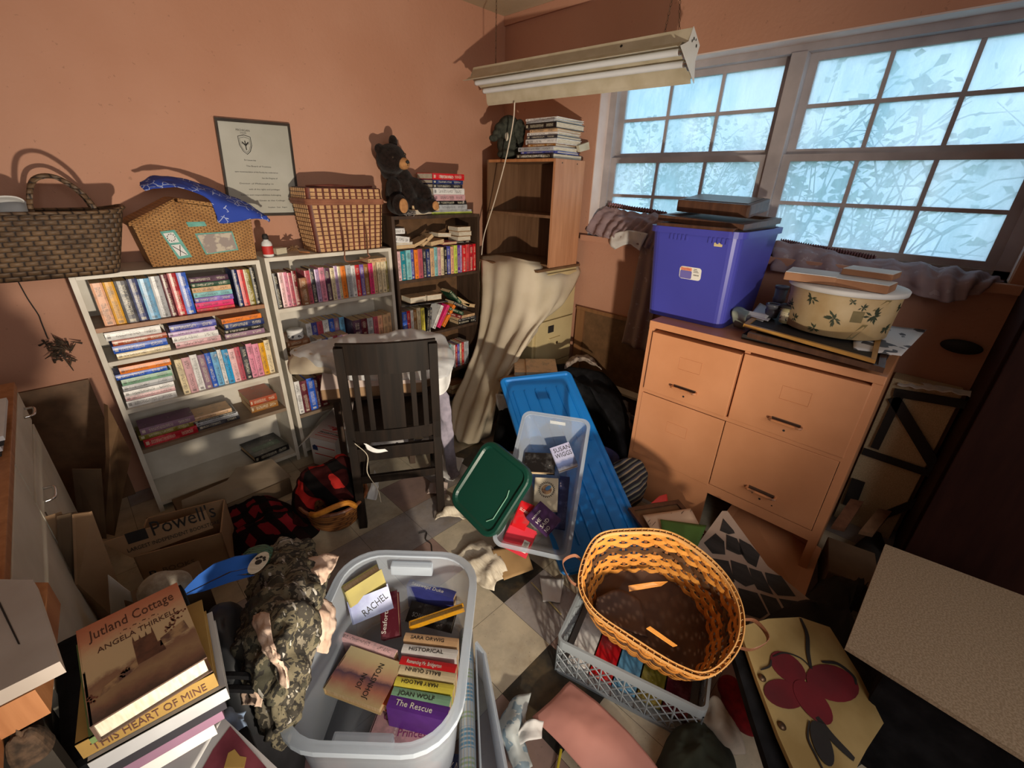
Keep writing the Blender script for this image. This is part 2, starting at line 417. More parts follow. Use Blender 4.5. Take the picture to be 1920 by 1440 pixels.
ORD = ['first', 'second', 'third', 'fourth', 'fifth', 'sixth', 'seventh', 'eighth', 'ninth', 'tenth', 'eleventh', 'twelfth', 'thirteenth', 'fourteenth', 'fifteenth',
       'sixteenth', 'seventeenth', 'eighteenth', 'nineteenth', 'twentieth', 'twenty-first', 'twenty-second', 'twenty-third', 'twenty-fourth', 'twenty-fifth', 'twenty-sixth']
def row(x0, x1, y, z, h, specs, where, group, d=0.105, start=1, lean=0, hj=0.006):
    """spines side by side; where ends the label"""
    items = [s.split(':') for s in specs]; wts = [float(i[1]) if len(i) > 1 else R_.uniform(0.85, 1.2) for i in items]
    k = (x1 - x0) / sum(wts); x = x0
    for n, (it, w) in enumerate(zip(items, wts)):
        tk = w * k; hh = h * (float(it[2]) if len(it) > 2 else 1) + R_.uniform(-hj, hj * 0.4)
        if it[0] != 'gap':
            M = T(x + 0.0004, y + R_.uniform(0, 0.008), z + 0.0006) @ Matrix.Rotation(lean, 4, 'Y')
            book('paperback', f"{it[0]} paperback standing {ORD[n + start - 1]} from left, {where}", M, hh, d, tk - 0.0012, it[0], group)
        x += tk
def stack(x0, y, z, specs, where, group, L=0.172, d=0.105, tk=0.025, flip=1, jit=0.008, rz=0, from_top=True, name='paperback', page=None):
    n = len(specs); tot = 0
    for i, s in enumerate(specs):
        it = s.split(':'); t = tk * (float(it[1]) if len(it) > 1 else R_.uniform(0.85, 1.15)); l = L * (float(it[2]) if len(it) > 2 else 1)
        ox, oy = R_.uniform(-jit, jit), R_.uniform(0, jit)
        # lie flat: thickness up, spine length along +x
        M = T(x0, y, z + tot, rz) @ T(ox, oy, t, R_.uniform(-0.03, 0.03)) @ Matrix.Rotation(math.pi / 2, 4, 'Y')
        lab = 'lowest' if i == 0 else ('topmost' if i == n - 1 else f"{ORD[i]} from bottom")
        book(name, f"{it[0]} {name.replace('_', ' ')} {lab} in {where}", M, l, d, t - 0.0006, it[0], group, page=page)
        tot += t
    return tot
# ---------------------------------------------------------------- room shell
XL, XR, YB, YF, ZC = -1.6, 2.435, 2.52, -1.9, 2.412
WY0, WY1, WZ0, WZ1 = -0.17, 1.73, 1.16, 2.035
TS = 0.2286
bm = bmesh.new(); rt = random.Random(3)
DARK = {(0.822, 0.805), (0.594, 0.576), (0.822, 0.347), (1.05, 0.576), (0.365, 1.49), (1.28, 0.347), (1.05, 0.12), (0.365, -0.11)}
nx0 = math.floor((XL - 0.822) / TS); ny0 = math.floor((YF - 0.805) / TS)
for i in range(nx0, 9):
    for j in range(ny0, 9):
        a, b = 0.822 + i * TS, 0.805 + j * TS
        x0, x1, y0, y1 = max(a, XL), min(a + TS, XR), max(b, YF), min(b + TS, YB)
        if x1 - x0 < 1e-4 or y1 - y0 < 1e-4: continue
        key = (i, j); r = rt.random()
        mi = 1 if (i, j) in ((0, 0), (-1, -2), (-3, 2), (2, -3), (3, 0), (2, 3)) else (0 if r < 0.62 else (2 if r < 0.86 else 3))
        if key in ((-1, 1), (-1, 2), (-1, 0), (-2, 1), (-2, 0)): mi = (3, 2, 2, 0, 2)[((-1, 1), (-1, 2), (-1, 0), (-2, 1), (-2, 0)).index(key)]
        if key in ((-1, -1), (-2, -1), (0, -3), (-1, 0), (0, 1)): mi = 0
        if key in ((0, -1), (0, 2), (-2, 4)): mi = 2
        g = 0.0006
        vs = [bm.verts.new(p) for p in ((x0+g, y0+g, 0), (x1-g, y0+g, 0), (x1-g, y1-g, 0), (x0+g, y1-g, 0))]
        bm.faces.new(vs).material_index = mi
struct('floor', bm, M_T)
struct('floor_slab', box((XL - .1, YF - .1, -0.1), (XR + .1, YB + .1, -0.0008)), M_INK)
struct('wall_back', box((XL - .12, YB, 0), (XR + .2, YB + .12, ZC)), M_WALL)
struct('wall_left', box((XL - .12, YF, 0), (XL, YB, ZC)), M_WALL)
struct('wall_front', box((XL - .12, YF - .12, 0), (XR + .2, YF, ZC)), M_WALL)
struct('ceiling', box((XL - .12, YF - .12, ZC), (XR + .2, YB + .12, ZC + .1)), M_CEIL)
bm = bmesh.new(); XO = XR + 0.2
add_box(bm, (XR, YF, 0), (XO, YB, WZ0)); add_box(bm, (XR, YF, WZ1), (XO, YB, ZC)); add_box(bm, (XR, YF, WZ0), (XO, WY0, WZ1)); add_box(bm, (XR, WY1, WZ0), (XO, YB, WZ1))
struct('wall_right', bm, M_WALL)
bm = bmesh.new()
add_box(bm, (XR + .002, WY1 - .006, WZ0), (2.53, WY1, WZ1)); add_box(bm, (XR + .002, WY0, WZ1 - .006), (2.53, WY1, WZ1)); add_box(bm, (XR + .002, WY0, WZ0), (2.53, WY0 + .006, WZ1))
struct('trim_1', bm, M_REVEAL)
struct('trim_2', box((XR - .035, WY0 - .04, WZ0 - .035), (2.53, WY1 + .03, WZ0), .004), M_WALL)      # sill board
struct('trim_3', box((XR - .014, -0.30, ZC - .05), (XR, YB, ZC), .003), M_WALL)
# window: frame > sashes > muntins, panes
def pane_mat():
    m, nt, bs = newmat('condensed_glass'); out = nt.nodes['Material Output']
    tr = nt.nodes.new('ShaderNodeBsdfTransparent'); tr.inputs[0].default_value = (0.93, 0.97, 1, 1)
    tl = nt.nodes.new('ShaderNodeBsdfTranslucent'); tl.inputs[0].default_value = (0.86, 0.93, 0.97, 1)
    gl = nt.nodes.new('ShaderNodeBsdfGlossy'); gl.inputs['Roughness'].default_value = 0.12
    a = nt.nodes.new('ShaderNodeMixShader'); f1 = noise_n(nt, 5, 5, vscale=(1, 1, 0.35), rough=0.6); f2 = noise_n(nt, 70, 3, vscale=(1, 1, 0.3))
    f = mth(nt, 'MULTIPLY_ADD', f1, 1.0, mth(nt, 'MULTIPLY', f2, 0.35)); mr = nt.nodes.new('ShaderNodeMapRange')
    nt.links.new(f, mr.inputs[0]); mr.inputs[1].default_value = 0.45; mr.inputs[2].default_value = 0.95; mr.inputs[3].default_value = 0.42; mr.inputs[4].default_value = 0.86
    nt.links.new(ramp(nt, noise_n(nt, 3.2, 4, vscale=(1, 1, .6)), ((0.35, (.66, .80, .84)), (0.62, (.95, .97, .98)))), tl.inputs[0])
    nt.links.new(mr.outputs[0], a.inputs[0]); nt.links.new(tr.outputs[0], a.inputs[1]); nt.links.new(tl.outputs[0], a.inputs[2])
    b = nt.nodes.new('ShaderNodeMixShader'); b.inputs[0].default_value = 0.03; nt.links.new(a.outputs[0], b.inputs[1]); nt.links.new(gl.outputs[0], b.inputs[2])
    nt.links.new(b.outputs[0], out.inputs[0]); return m
M_PANE = pane_mat()
win = bpy.data.objects.new('window_1', None); C.objects.link(win); win['kind'] = 'structure'
fx0, fx1 = 2.53, 2.63
bm = bmesh.new()
add_box(bm, (fx0, WY0, WZ0), (fx1, WY1, WZ0 + .03)); add_box(bm, (fx0, WY0, WZ1 - .035), (fx1, WY1, WZ1)); add_box(bm, (fx0, WY0, WZ0), (fx1, WY0 + .05, WZ1)); add_box(bm, (fx0, WY1 - .05, WZ0), (fx1, WY1, WZ1))
struct('window_frame', bm, M_SHADE, win)
struct('mullion', box((fx0 - .012, 0.728, WZ0 + .03), (fx1, 0.792, WZ1 - .035), .004), M_SHADE, win)
for (a, b) in ((0.792, 1.68), (-0.12, 0.728)):
    for (z0, z1, x) in ((1.19, 1.605, 2.545), (1.60, 2.0, 2.578)):
        bm = bmesh.new(); r = 0.034
        add_box(bm, (x, a, z0), (x + .026, b, z0 + .028)); add_box(bm, (x, a, z1 - .03), (x + .026, b, z1)); add_box(bm, (x, a, z0 + .028), (x + .026, a + r, z1 - .03)); add_box(bm, (x, b - r, z0 + .028), (x + .026, b, z1 - .03))
        s = struct('sash', bm, M_SHADE, win)
        bm = bmesh.new(); ia, ib, iz0, iz1 = a + r, b - r, z0 + .028, z1 - .03
        for k in (1, 2):
            yy = ia + (ib - ia) * k / 3; add_box(bm, (x + .004, yy - .008, iz0), (x + .018, yy + .008, iz1))
        zz = (iz0 + iz1) / 2; add_box(bm, (x + .0045, ia, zz - .008), (x + .0175, ib, zz + .008))
        struct('muntin', bm, M_SHADE, s)
        for i in range(3):
            for k in range(2):
                ya, yb = ia + (ib - ia) * i / 3, ia + (ib - ia) * (i + 1) / 3; za, zb = (iz0, zz) if k == 0 else (zz, iz1)
                struct('pane', box((x + .009, ya + (.008 if i else -.001), za + (.008 if k else -.001)), (x + .012, yb - (.008 if i < 2 else -.001), zb - (-.001 if k else .008))), M_PANE, s)
# garden beyond the glass
M_LEAF = mat('garden_leaf', (0.16, 0.30, 0.07), (0.06, 0.14, 0.03), 0.7, 8)
M_TWIG = mat('grey_twig', (0.16, 0.15, 0.14), (0.09, 0.08, 0.08), 0.8, 8)
M_LAWN = mat('lawn', (0.30, 0.42, 0.28), (0.22, 0.32, 0.2), 0.9, 2)
gr = struct('ground_outside', box((2.7, -9, -0.2), (16, 12, -0.15)), M_LAWN)
def shrub(name, cx, cy, r, zt, n, leaf, label, seed, twigs=14, group=None):
    rr = random.Random(seed); t = thing(name, label, 'shrub', T(cx, cy, -0.15), group)
    bm = bmesh.new(); tips = []
    for k in range(twigs):
        a = rr.uniform(0, 6.28); q = [Vector((0, 0, 0))]; rad = rr.uniform(0.3, 1) * r
        for s in range(1, 6):
            f = s / 5; q.append(Vector((math.cos(a) * rad * f + rr.uniform(-.08, .08), math.sin(a) * rad * f + rr.uniform(-.08, .08), (zt + .15) * f * rr.uniform(.85, 1.02))))
        add_tube(bm, q, 0.016, 5, 0.25); tips += q[2:]
        for w in range(4):
            b0 = rr.choice(q[2:]); e = b0 + Vector((rr.uniform(-.4, .4), rr.uniform(-.5, .5), rr.uniform(.0, .5))); add_tube(bm, [b0, (b0 + e) / 2 + Vector((0, 0, .05)), e], 0.007, 4, .4); tips.append(e)
    obj('stem', bm, M_TWIG, t)
    if leaf:
        bm = bmesh.new()
        for k in range(n):
            c = rr.choice(tips) + Vector((rr.gauss(0, .12), rr.gauss(0, .12), rr.gauss(0, .1))); d = Vector((rr.gauss(0, 1), rr.gauss(0, 1), rr.gauss(0, .6))).normalized(); s = rr.uniform(.05, .10)
            e = d.cross(Vector((rr.random(), rr.random(), 1))).normalized() * s * .45
            bm.faces.new([bm.verts.new(p) for p in (c, c + d * s * .5 + e, c + d * s * 1.2, c + d * s * .5 - e)])
        tag(obj('foliage', bm, M_LEAF, t), None, None)
    return t
shrub('leafy_shrub', 4.6, 1.0, 0.55, 1.85, 620, True, 'leafy green shrub outside, behind the left window sash', 1)
shrub('leafy_bush', 3.6, 0.25, 0.3, 1.5, 260, True, 'small leafy bush outside, behind the lower right window panes', 5, 10)
shrub('bare_shrub', 5.2, -0.9, 1.1, 2.3, 240, True, 'mostly bare branching shrub outside, behind the upper right window panes', 9, 20)
shrub('garden_hedge', 7.4, 3.4, 1.4, 2.1, 1400, True, 'pale green hedge far outside the left window', 12, 22)

def print_mat0(name, c, ink, s=60, th=.58):
    m, nt, bs = newmat(name); bs.inputs['Roughness'].default_value = .6
    nt.links.new(mixc(nt, mth(nt, 'GREATER_THAN', noise_n(nt, s, 2), th), c, ink), bs.inputs['Base Color']); return m
# ---------------------------------------------------------------- bookcases
YS = 2.264
def bookcase(name, label, x0, x1, top, y0, y1, shelves, side, back, edge, th=0.018):
    t = thing(name, label, 'bookcase', T(x0, y0, 0)); w = x1 - x0; d = y1 - y0
    obj('side_panel', box((0, 0, 0), (th, d, top), .001), side, t); obj('side_panel', box((w - th, 0, 0), (w, d, top), .001), side, t)
    obj('top_panel', box((th, 0, top - th), (w - th, d, top), .001), side, t)
    obj('back_panel', box((th, d - .006, 0), (w - th, d, top - th)), back, t)
    for z, m in shelves: obj('shelf', box((th, .002, z - th), (w - th, d - .006, z), .001), m, t)
    return t
M_ORSH = wood('orange_brown_shelf', (0.36, 0.17, 0.075), (0.26, 0.11, 0.05))
M_BRSH = mat('dusty_brown_shelf', (0.22, 0.155, 0.10), (0.15, 0.10, 0.065), 0.6, 8)
bookcase('bookcase', 'left white bookcase of paperbacks with a wicker hamper on top', 0.0, 0.642, 1.092, YS, 2.50,
         [(0.888, M_ORSH), (0.748, M_SHELFW), (0.533, M_SHELFW), (0.332, M_BRSH), (0.05, M_SHELFW)], M_SHELFW, M_SHELFW, M_SHELFW)
bookcase('bookcase', 'middle white bookcase with the picnic basket on top', 0.664, 1.325, 1.098, YS, 2.50,
         [(0.852, M_SHELFW), (0.545, M_SHELFW), (0.262, M_BRSH), (0.05, M_SHELFW)], M_SHELFW, M_SHELFW, M_SHELFW)
bookcase('bookcase', 'dark brown bookcase with the black teddy bear on top', 1.343, 1.985, 1.262, YS, 2.50,
         [(0.905, M_DKSHELF), (0.55, M_DKSHELF), (0.245, M_DKSHELF), (0.05, M_DKSHELF)], M_DKSHELF, M_PANEL, M_DKSHELF)
# ---- left white bookcase
g = 'paperbacks in the left white bookcase'; W = 'top row of left bookcase'; yb = YS + .018
row(0.05, 0.265, yb, .888, .172, ['peach', 'mustard yellow', 'charcoal', 'navy blue', 'light blue', 'light grey', ][:6], W, g)
row(0.265, 0.355, yb, .888, .176, ['maroon:.8', 'crimson:1', 'royal blue:1.1'], W, g, start=7)
stack(0.362, YS + .03, .888, ['coral red:.6', 'hot pink', 'violet', 'aqua', 'buff:.9', 'dark green:.9', 'plum'], 'stack within top row of left bookcase', g, L=.148, tk=.0235, jit=.003)
row(0.525, 0.618, yb, .888, .170, ['navy blue', 'coral red:1.1', 'olive', 'black'], W, g, start=10)
stack(0.045, YS + .018, .748, ['cream:.8', 'royal blue', 'rust:.8', 'white:1.15'], 'left pile, second shelf of left bookcase', g, L=.178, tk=.030)
stack(0.240, YS + .018, .748, ['floral pink:.95', 'white', 'lilac:.75', 'indigo:1.05'], 'middle pile, second shelf of left bookcase', g, L=.172, tk=.028)
stack(0.440, YS + .018, .748, ['mauve:.8', 'black:.7', 'navy blue:1.05', 'orange:.8'], 'right pile, second shelf of left bookcase', g, L=.168, tk=.0285)
stack(0.035, YS + .018, .533, ['white', 'pale pink:.8', 'white:.9', 'light grey:.9', 'sage green', 'royal blue:.9', 'orange'], 'tall pile, third shelf of left bookcase', g, L=.172, tk=.0262, jit=.012)
row(0.225, 0.616, yb, .533, .172, ['cream', 'floral pink', 'white:.95', 'mauve:.95', 'royal blue:.8', 'light blue', 'white:.6', 'sky blue', 'pale pink', 'rose:.8', 'charcoal', 'pink:.9', 'pink', 'mustard yellow', 'cream'],
    'third shelf of left bookcase', g)
stack(0.03, YS + .02, .332, ['crimson:1.3', 'olive:.9', 'mauve:1.1'], 'left pile, fourth shelf of left bookcase', g, L=.20, tk=.028)
stack(0.225, YS + .02, .332, ['charcoal', 'light grey:.9', 'black:.5', 'buff:.9'], 'middle pile, fourth shelf of left bookcase', g, L=.175, tk=.022, jit=.014)
stack(0.472, YS + .05, .332, ['gold brown:1.2', 'rust:1.2'], 'brown pair, fourth shelf of left bookcase', g, L=.13, d=.17, tk=.03, jit=.004)
bk = book('hardback_book', 'large black hardback with a green band lying at the bottom of left bookcase', T(0.43, YS + .03, .092) @ T(0, 0, 0, .1) @ Matrix.Rotation(math.pi/2, 4, 'Y'), .18, .19, .035, 'black', hard=True)
obj('cover_band', box((-.0006, .05, .02), (0, .10, .16)), cover('dark green'), bk)
t = thing('round_tin', 'small round white tin on the page-edge pile in middle bookcase', 'tin', T(0.757, YS + .06, .677))
obj('tin_body', lathe([(.036, 0), (.038, .003), (.038, .034), (.036, .036)], 30), M_WHITE, t, smooth=True); obj('lid', lathe([(.0385, .034), (.0395, .036), (.0395, .046), (.036, .049), (.01, .049)], 30), M_WHITE, t, smooth=True); obj('tin_print', lathe([(.0384, .008), (.0387, .009), (.0387, .022), (.0384, .023)], 30), print_mat0('tin_print', (.7, .7, .68), (.1, .1, .12)), t)
# ---- middle white bookcase
g = 'paperbacks in the middle white bookcase'; W = 'top row of middle bookcase'
row(0.692, 0.800, yb, .852, .170, ['black', 'pale pink', 'pink', 'rose', 'dark red'], W, g)
row(0.838, 1.235, yb, .852, .172, ['rose', 'charcoal', 'lilac', 'pink:1.2', 'plum', 'cream', 'lilac:.8', 'cream:.7', 'orange', 'light grey', 'white', 'red:1.1', 'violet', 'gold brown', 'hot pink', 'buff'], W, g, start=6)
row(1.238, 1.303, yb, .852, .178, ['cream', 'cream', 'olive:.6'], W, g, start=22)
book('paperback', 'brown page-edged paperback leaning on the top row of middle bookcase', T(0.803, YS + .006, .853), .135, .02, .036, 'tan brown', g)
book('paperback', 'cream paperback laid flat over the top row of middle bookcase', T(1.185, YS + .012, 1.046) @ Matrix.Rotation(math.pi/2, 4, 'Y'), .11, .10, .02, 'buff', g)
stack(0.700, YS + .02, .545, ['tan brown:1', 'buff:1', 'tan brown:.9', 'buff:1', 'tan brown:1.1'], 'pile under round tin in middle bookcase', g, L=.115, d=.17, tk=.026)
row(0.835, 1.05, YS + .11, .545, .180, ['white', 'indigo', 'rose', 'white', 'royal blue', 'mauve', 'light blue'], 'back row of middle bookcase', g, d=.1)
row(0.845, 1.02, YS + .012, .545, .112, ['white', 'royal blue', 'light grey', 'rose', 'lilac', 'pale pink'], 'low front row of middle bookcase', g, d=.09)
row(1.055, 1.300, yb, .545, .178, ['plum:1.6', 'maroon', 'light grey', 'rose', 'peach', 'buff', 'buff:.8'], 'second shelf of middle bookcase', g)
row(0.690, 0.86, yb, .262, .19, ['white:.8', 'maroon:1.1', 'royal blue:1.2', 'plum:.6', 'dark red:1.4'], 'third shelf of middle bookcase', g)
# ---- dark brown bookcase
g = 'paperbacks in the dark brown bookcase'; W = 'packed row of dark bookcase'
row(1.364, 1.962, yb - .01, .905, .172, ['pale pink', 'teal:1.2', 'aqua:1.2', 'indigo:.8', 'orange', 'rose', 'charcoal:.9', 'navy blue', 'buff', 'aqua', 'floral pink', 'cream:.8', 'black:.9', 'indigo', 'peach:.9', 'lime green', 'purple', 'lilac:.6', 'red', 'coral red', 'crimson', 'red:.8'], W, g)
def paged(label, M, L, D, tk, c, page=None, gp=None):     # books with their page edges towards the room
    return book('paperback', label, M @ Matrix.Translation((0, D, 0)) @ Matrix.Rotation(math.pi, 4, 'Z') @ Matrix.Translation((-tk, 0, 0)), L, D, tk, c, gp or g, page=page)
flat = Matrix.Rotation(math.pi / 2, 4, 'Y')
zt = 1.083
paged('cream page-edged paperback lying at left over packed row of dark bookcase', T(1.365, YS + .02, zt + .021) @ flat, .13, .1, .02, 'buff')
paged('white paperback on the left pile over packed row of dark bookcase', T(1.372, YS + .02, zt + .036, 0) @ flat, .11, .1, .014, 'white', M_PAGEW)
book('paperback', 'white open leaflet at top left inside dark bookcase', T(1.375, YS + .022, zt + .075, 0, 0.15) @ flat, .09, .1, .036, 'white', g)
book('paperback', 'small white and orange booklet under the top of dark bookcase', T(1.38, YS + .03, zt + .112, 0, 0) @ flat, .06, .07, .03, 'white', g)
paged('cream paperback leaning low beside the left pile in dark bookcase', T(1.49, YS + .02, zt + .02, 0, -0.35) @ flat, .10, .09, .018, 'buff')
paged('cream paperback leaning steeply over packed row of dark bookcase', T(1.545, YS + .02, zt + .02, 0, -0.6) @ flat, .095, .09, .020, 'buff')
paged('thick cream paperback lying in middle over packed row of dark bookcase', T(1.61, YS + .02, zt + .026, 0, -0.12) @ flat, .10, .1, .024, 'buff')
paged('pink-edged paperback lying over packed row of dark bookcase', T(1.70, YS + .02, zt + .018, 0, 0) @ flat, .11, .1, .015, 'rose')
paged('cream paperback lying high in middle under top of dark bookcase', T(1.675, YS + .03, zt + .075, 0, 0.06) @ flat, .10, .1, .024, 'buff', M_PAGEW)
for k in range(3):
    paged(f'cream page-edged paperback, {("bottom", "middle", "top")[k]} of the pile at top right in dark bookcase', T(1.82 + (k == 1) * .008, YS + .02, zt + .045 + k * .029) @ flat, .105, .1, .026, 'buff', M_PAGEW)
book('paperback', 'dark paperback lying under the cream pile at top right in dark bookcase', T(1.80, YS + .03, zt + .019) @ flat, .13, .1, .017, 'black', g)
row(1.366, 1.53, yb - .01, .55, .172, ['royal blue:1.2', 'red:.9', 'white:.7', 'gold brown:.9', 'cream', 'lemon yellow'], 'second shelf of dark bookcase', g)
row(1.535, 1.57, yb - .01, .55, .165, ['black', 'charcoal:.8'], 'second shelf of dark bookcase', g, start=7, lean=.12)
for k, (c, a) in enumerate((('white', .50), ('hot pink', .58), ('orange', .66))):
    book('paperback', f'{c} paperback leaning at a slant on second shelf of dark bookcase', T(1.585 + k * .04, YS + .01, .555 + .02, 0, a), .16, .1, .022, c, g)
book('shelf_board', 'thin grey board lying across books in dark bookcase', T(1.366, YS + .02, .752, 0, .06) @ flat, .36, .12, .006, 'charcoal', None, cat='board')
paged('cream page-edged paperback, left of the pair lying on the board in dark bookcase', T(1.44, YS + .02, .792, 0, .02) @ flat, .115, .1, .034, 'buff', M_PAGEW)
paged('cream page-edged paperback, right of the pair lying on the board in dark bookcase', T(1.565, YS + .02, .790, 0, .04) @ flat, .11, .1, .034, 'buff', M_PAGEW)
for k, (c, x, z, a) in enumerate((('dark green', 1.735, .690, .45), ('charcoal', 1.77, .722, .45), ('dark red', 1.715, .662, .40), ('olive', 1.80, .75, .55), ('dark green', 1.745, .80, .8), ('buff', 1.845, .70, .25))):
    f = paged if k in (3, 5) else (lambda l, M, L, D, tk, c: book('paperback', l, M, L, D, tk, c, g))
    f(f'{c} paperback, {ORD[k]} in the sliding heap on second shelf of dark bookcase', T(x, YS + .01, z, 0, a) @ flat, .125 if k != 5 else .11, .1, .022, c)
stack(1.80, YS + .015, .55, ['black', 'charcoal:.7', 'buff'], 'low right pile, second shelf of dark bookcase', g, L=.155, tk=.022)
row(1.76, 1.90, yb, .245, .17, ['white:.6', 'crimson', 'indigo', 'cream', 'red', 'light grey:1.2', 'light grey'], 'third shelf of dark bookcase', g)
row(1.40, 1.74, yb, .245, .175, ['buff', 'navy blue', 'cream', 'tan brown', 'black', 'white', 'rose', 'olive', 'cream', 'maroon', 'buff', 'aqua'], 'third shelf of dark bookcase, behind the desk', g)
for k in range(2): paged(f'tan paperback, {("lower", "upper")[k]} of the pair at bottom of dark bookcase', T(1.72, YS + .0, .085 + k * .036, 0) @ flat, .13, .1, .034, 'tan brown')
# ---------------------------------------------------------------- on the bookcases
# dark woven tote
M_TOTE = weave('dark_splint_weave', (0.17, 0.10, 0.05), (0.07, 0.04, 0.022), 28, 62, gap=(0.015, 0.008, 0.006), strength=0.9)
t = thing('woven_tote', 'dark splint-woven tote bag on the left end of the left white bookcase', 'bag', T(-0.02, 2.30, 1.094))
bm = bmesh.new(); N = 40
def toteprof(s, z):
    w = 0.17 + 0.09 * z / .225; d = 0.085 + 0.02 * z / .225; a = 2 * math.pi * s; c, q = math.cos(a), math.sin(a)
    return Vector((math.copysign(abs(c) ** .35, c) * w + (z / .225) * (-.02), math.copysign(abs(q) ** .45, q) * d, z + 0.008 * math.cos(a * 2)* (z / .225)))
zs = [0, .05, .1, .15, .2, .225]; rings = [[bm.verts.new(toteprof(k / N, z)) for k in range(N)] for z in zs]
rings += [[bm.verts.new(toteprof(k / N, z) * 0.96 + Vector((0, 0, z * .04 + (.012 if z == 0 else 0)))) for k in range(N)] for z in zs[::-1]]
for a, b in zip(rings, rings[1:]):
    for k in range(N): bm.faces.new((a[k], a[(k+1) % N], b[(k+1) % N], b[k]))
bm.faces.new(rings[0][::-1]); bm.faces.new(rings[-1])
obj('bag_body', bm, M_TOTE, t, smooth=True)
obj('rim_band', tube([toteprof(k / N, .222) for k in range(N)], .007, 6, closed=True), M_TOTE, t)
for yy in (-.075, .09):
    pts = spline([Vector((-.005, yy, .19)), Vector((.0, yy, .25)), Vector((.03, yy + .005, .315)), Vector((.085, yy + .005, .325)), Vector((.14, yy, .27)), Vector((.165, yy, .19))], 6)
    obj('handle', tube(pts, .008, 6, flat=.5), M_TOTE, t)
cl = cloth('crumpled_paper', [[(-40, 372, 'y', 2.24), (10, 369, 'y', 2.26), (40, 374, 'y', 2.27), (58, 392, 'y', 2.27)], [(-40, 384, 'y', 2.25), (10, 380, 'y', 2.30), (40, 384, 'y', 2.31), (54, 398, 'y', 2.29)], [(-40, 410, 'y', 2.30), (5, 412, 'y', 2.31), (35, 412, 'y', 2.32), (50, 412, 'y', 2.31)]], M_WHITE, amp=.008, seed=3)
tag(cl, 'white crumpled paper sticking out of the dark woven tote', 'paper')
# wicker hamper with sloped open lid
M_WICK = weave('tan_wicker', (0.50, 0.265, 0.095), (0.36, 0.17, 0.055), 46, 150, gap=(0.10, 0.045, 0.015), strength=0.7)
M_TEALP = mat('teal_felt', (0.16, 0.42, 0.36), (0.10, 0.30, 0.26), 0.8, 30)
def tapered(lo, hi, h, r0, r1, m, parent, name, sh=(0, 0), inner=.008, floor=.01):
    bm = bmesh.new(); a = rrect(*lo, r0); b = rrect(*hi, r1); R = []
    for k, (s, z) in enumerate(((0, 0), (.5, h / 2), (1, h))): R.append([bm.verts.new((p[0] * (1-s) + q[0] * s + sh[0] * s, p[1] * (1-s) + q[1] * s + sh[1] * s, z)) for p, q in zip(a, b)])
    ai = rrect(lo[0] - 2*inner, lo[1] - 2*inner, r0); bi = rrect(hi[0] - 2*inner, hi[1] - 2*inner, r1)
    for s, z in ((1, h), (0, floor)): R.append([bm.verts.new((p[0] * (1-s) + q[0] * s + sh[0] * s, p[1] * (1-s) + q[1] * s + sh[1] * s, z)) for p, q in zip(ai, bi)])
    n = len(a)
    for u, v in zip(R, R[1:]):
        for k in range(n): bm.faces.new((u[k], u[(k+1) % n], v[(k+1) % n], v[k]))
    bm.faces.new(R[0][::-1]); bm.faces.new(R[-1])
    return obj(name, bm, m, parent, smooth=False)
t = thing('wicker_hamper', 'tan wicker picnic hamper with teal patches on the left white bookcase', 'basket', T(0.455, 2.385, 1.094))
# body drawn as front outline (x,z) swept in y
out = [(-.20, 0), (.185, 0), (.195, .17), (.05, .225), (-.07, .245), (-.225, .165)]
obj('hamper_body', prism([Vector((a, -.095, b)) for a, b in out], (0, 1, 0), .19), M_WICK, t)
obj('lid', prism([Vector((a, -.102, b)) for a, b in ((-.235, .158), (-.075, .245), (-.068, .258), (-.235, .172))], (0, 1, 0), .2), M_WICK, t)
obj('lid', prism([Vector((a, -.102, b)) for a, b in ((-.06, .245), (.05, .228), (.2, .172), (.205, .184), (.055, .241), (-.058, .258))], (0, 1, 0), .2), M_WICK, t)
obj('rim_braid', tube([(-.225, -.1, .168), (-.15, -.104, .208), (-.07, -.1, .248)], .006, 6), M_WICK, t)
def patch(name, pts, m, parent, y=-.0955, th=.002):
    return obj(name, prism([Vector((a, y, b)) for a, b in pts], (0, -1, 0), th), m, parent)
pd = patch('door_patch', [(-.145, .135), (-.095, .14), (-.06, .03), (-.11, .025)], M_TEALP, t)
for q in ([(-.137, .128), (-.103, .131), (-.091, .092), (-.124, .090)], [(-.122, .082), (-.090, .084), (-.073, .04), (-.104, .036)]):
    patch('felt_inset', q, M_WHITE, pd, y=-.0976)
bm = bmesh.new()
for a, b in (((-.118, .078), (-.078, .042)), ((-.092, .08), (-.1, .038))): add_tube(bm, [(a[0], -.1, a[1]), (b[0], -.1, b[1])], .0014, 5)
for k in range(10):
    a = k * .628; add_tube(bm, [(-.114 + .012 * math.cos(a), -.1, .111 + .013 * math.sin(a)), (-.114 + .014 * math.cos(a + .3), -.1, .111 + .015 * math.sin(a + .3))], .0016, 5)
obj('stitching', bm, M_INK, pd)
patch('name_patch', [(-.05, .168), (.015, .168), (.02, .15), (-.045, .149)], M_TEALP, t)
M_GREYF = mat('grey_patch_felt', (0.30, 0.25, 0.23), (0.5, 0.44, 0.36), 0.9, 30, lo=.42, hi=.48)
patch('window_patch', [(-.03, .122), (.11, .125), (.118, .045), (-.01, .035)], M_TEALP, t); patch('felt_inset', [(-.024, .117), (.105, .12), (.112, .05), (-.005, .04)], M_GREYF, t, y=-.0978)
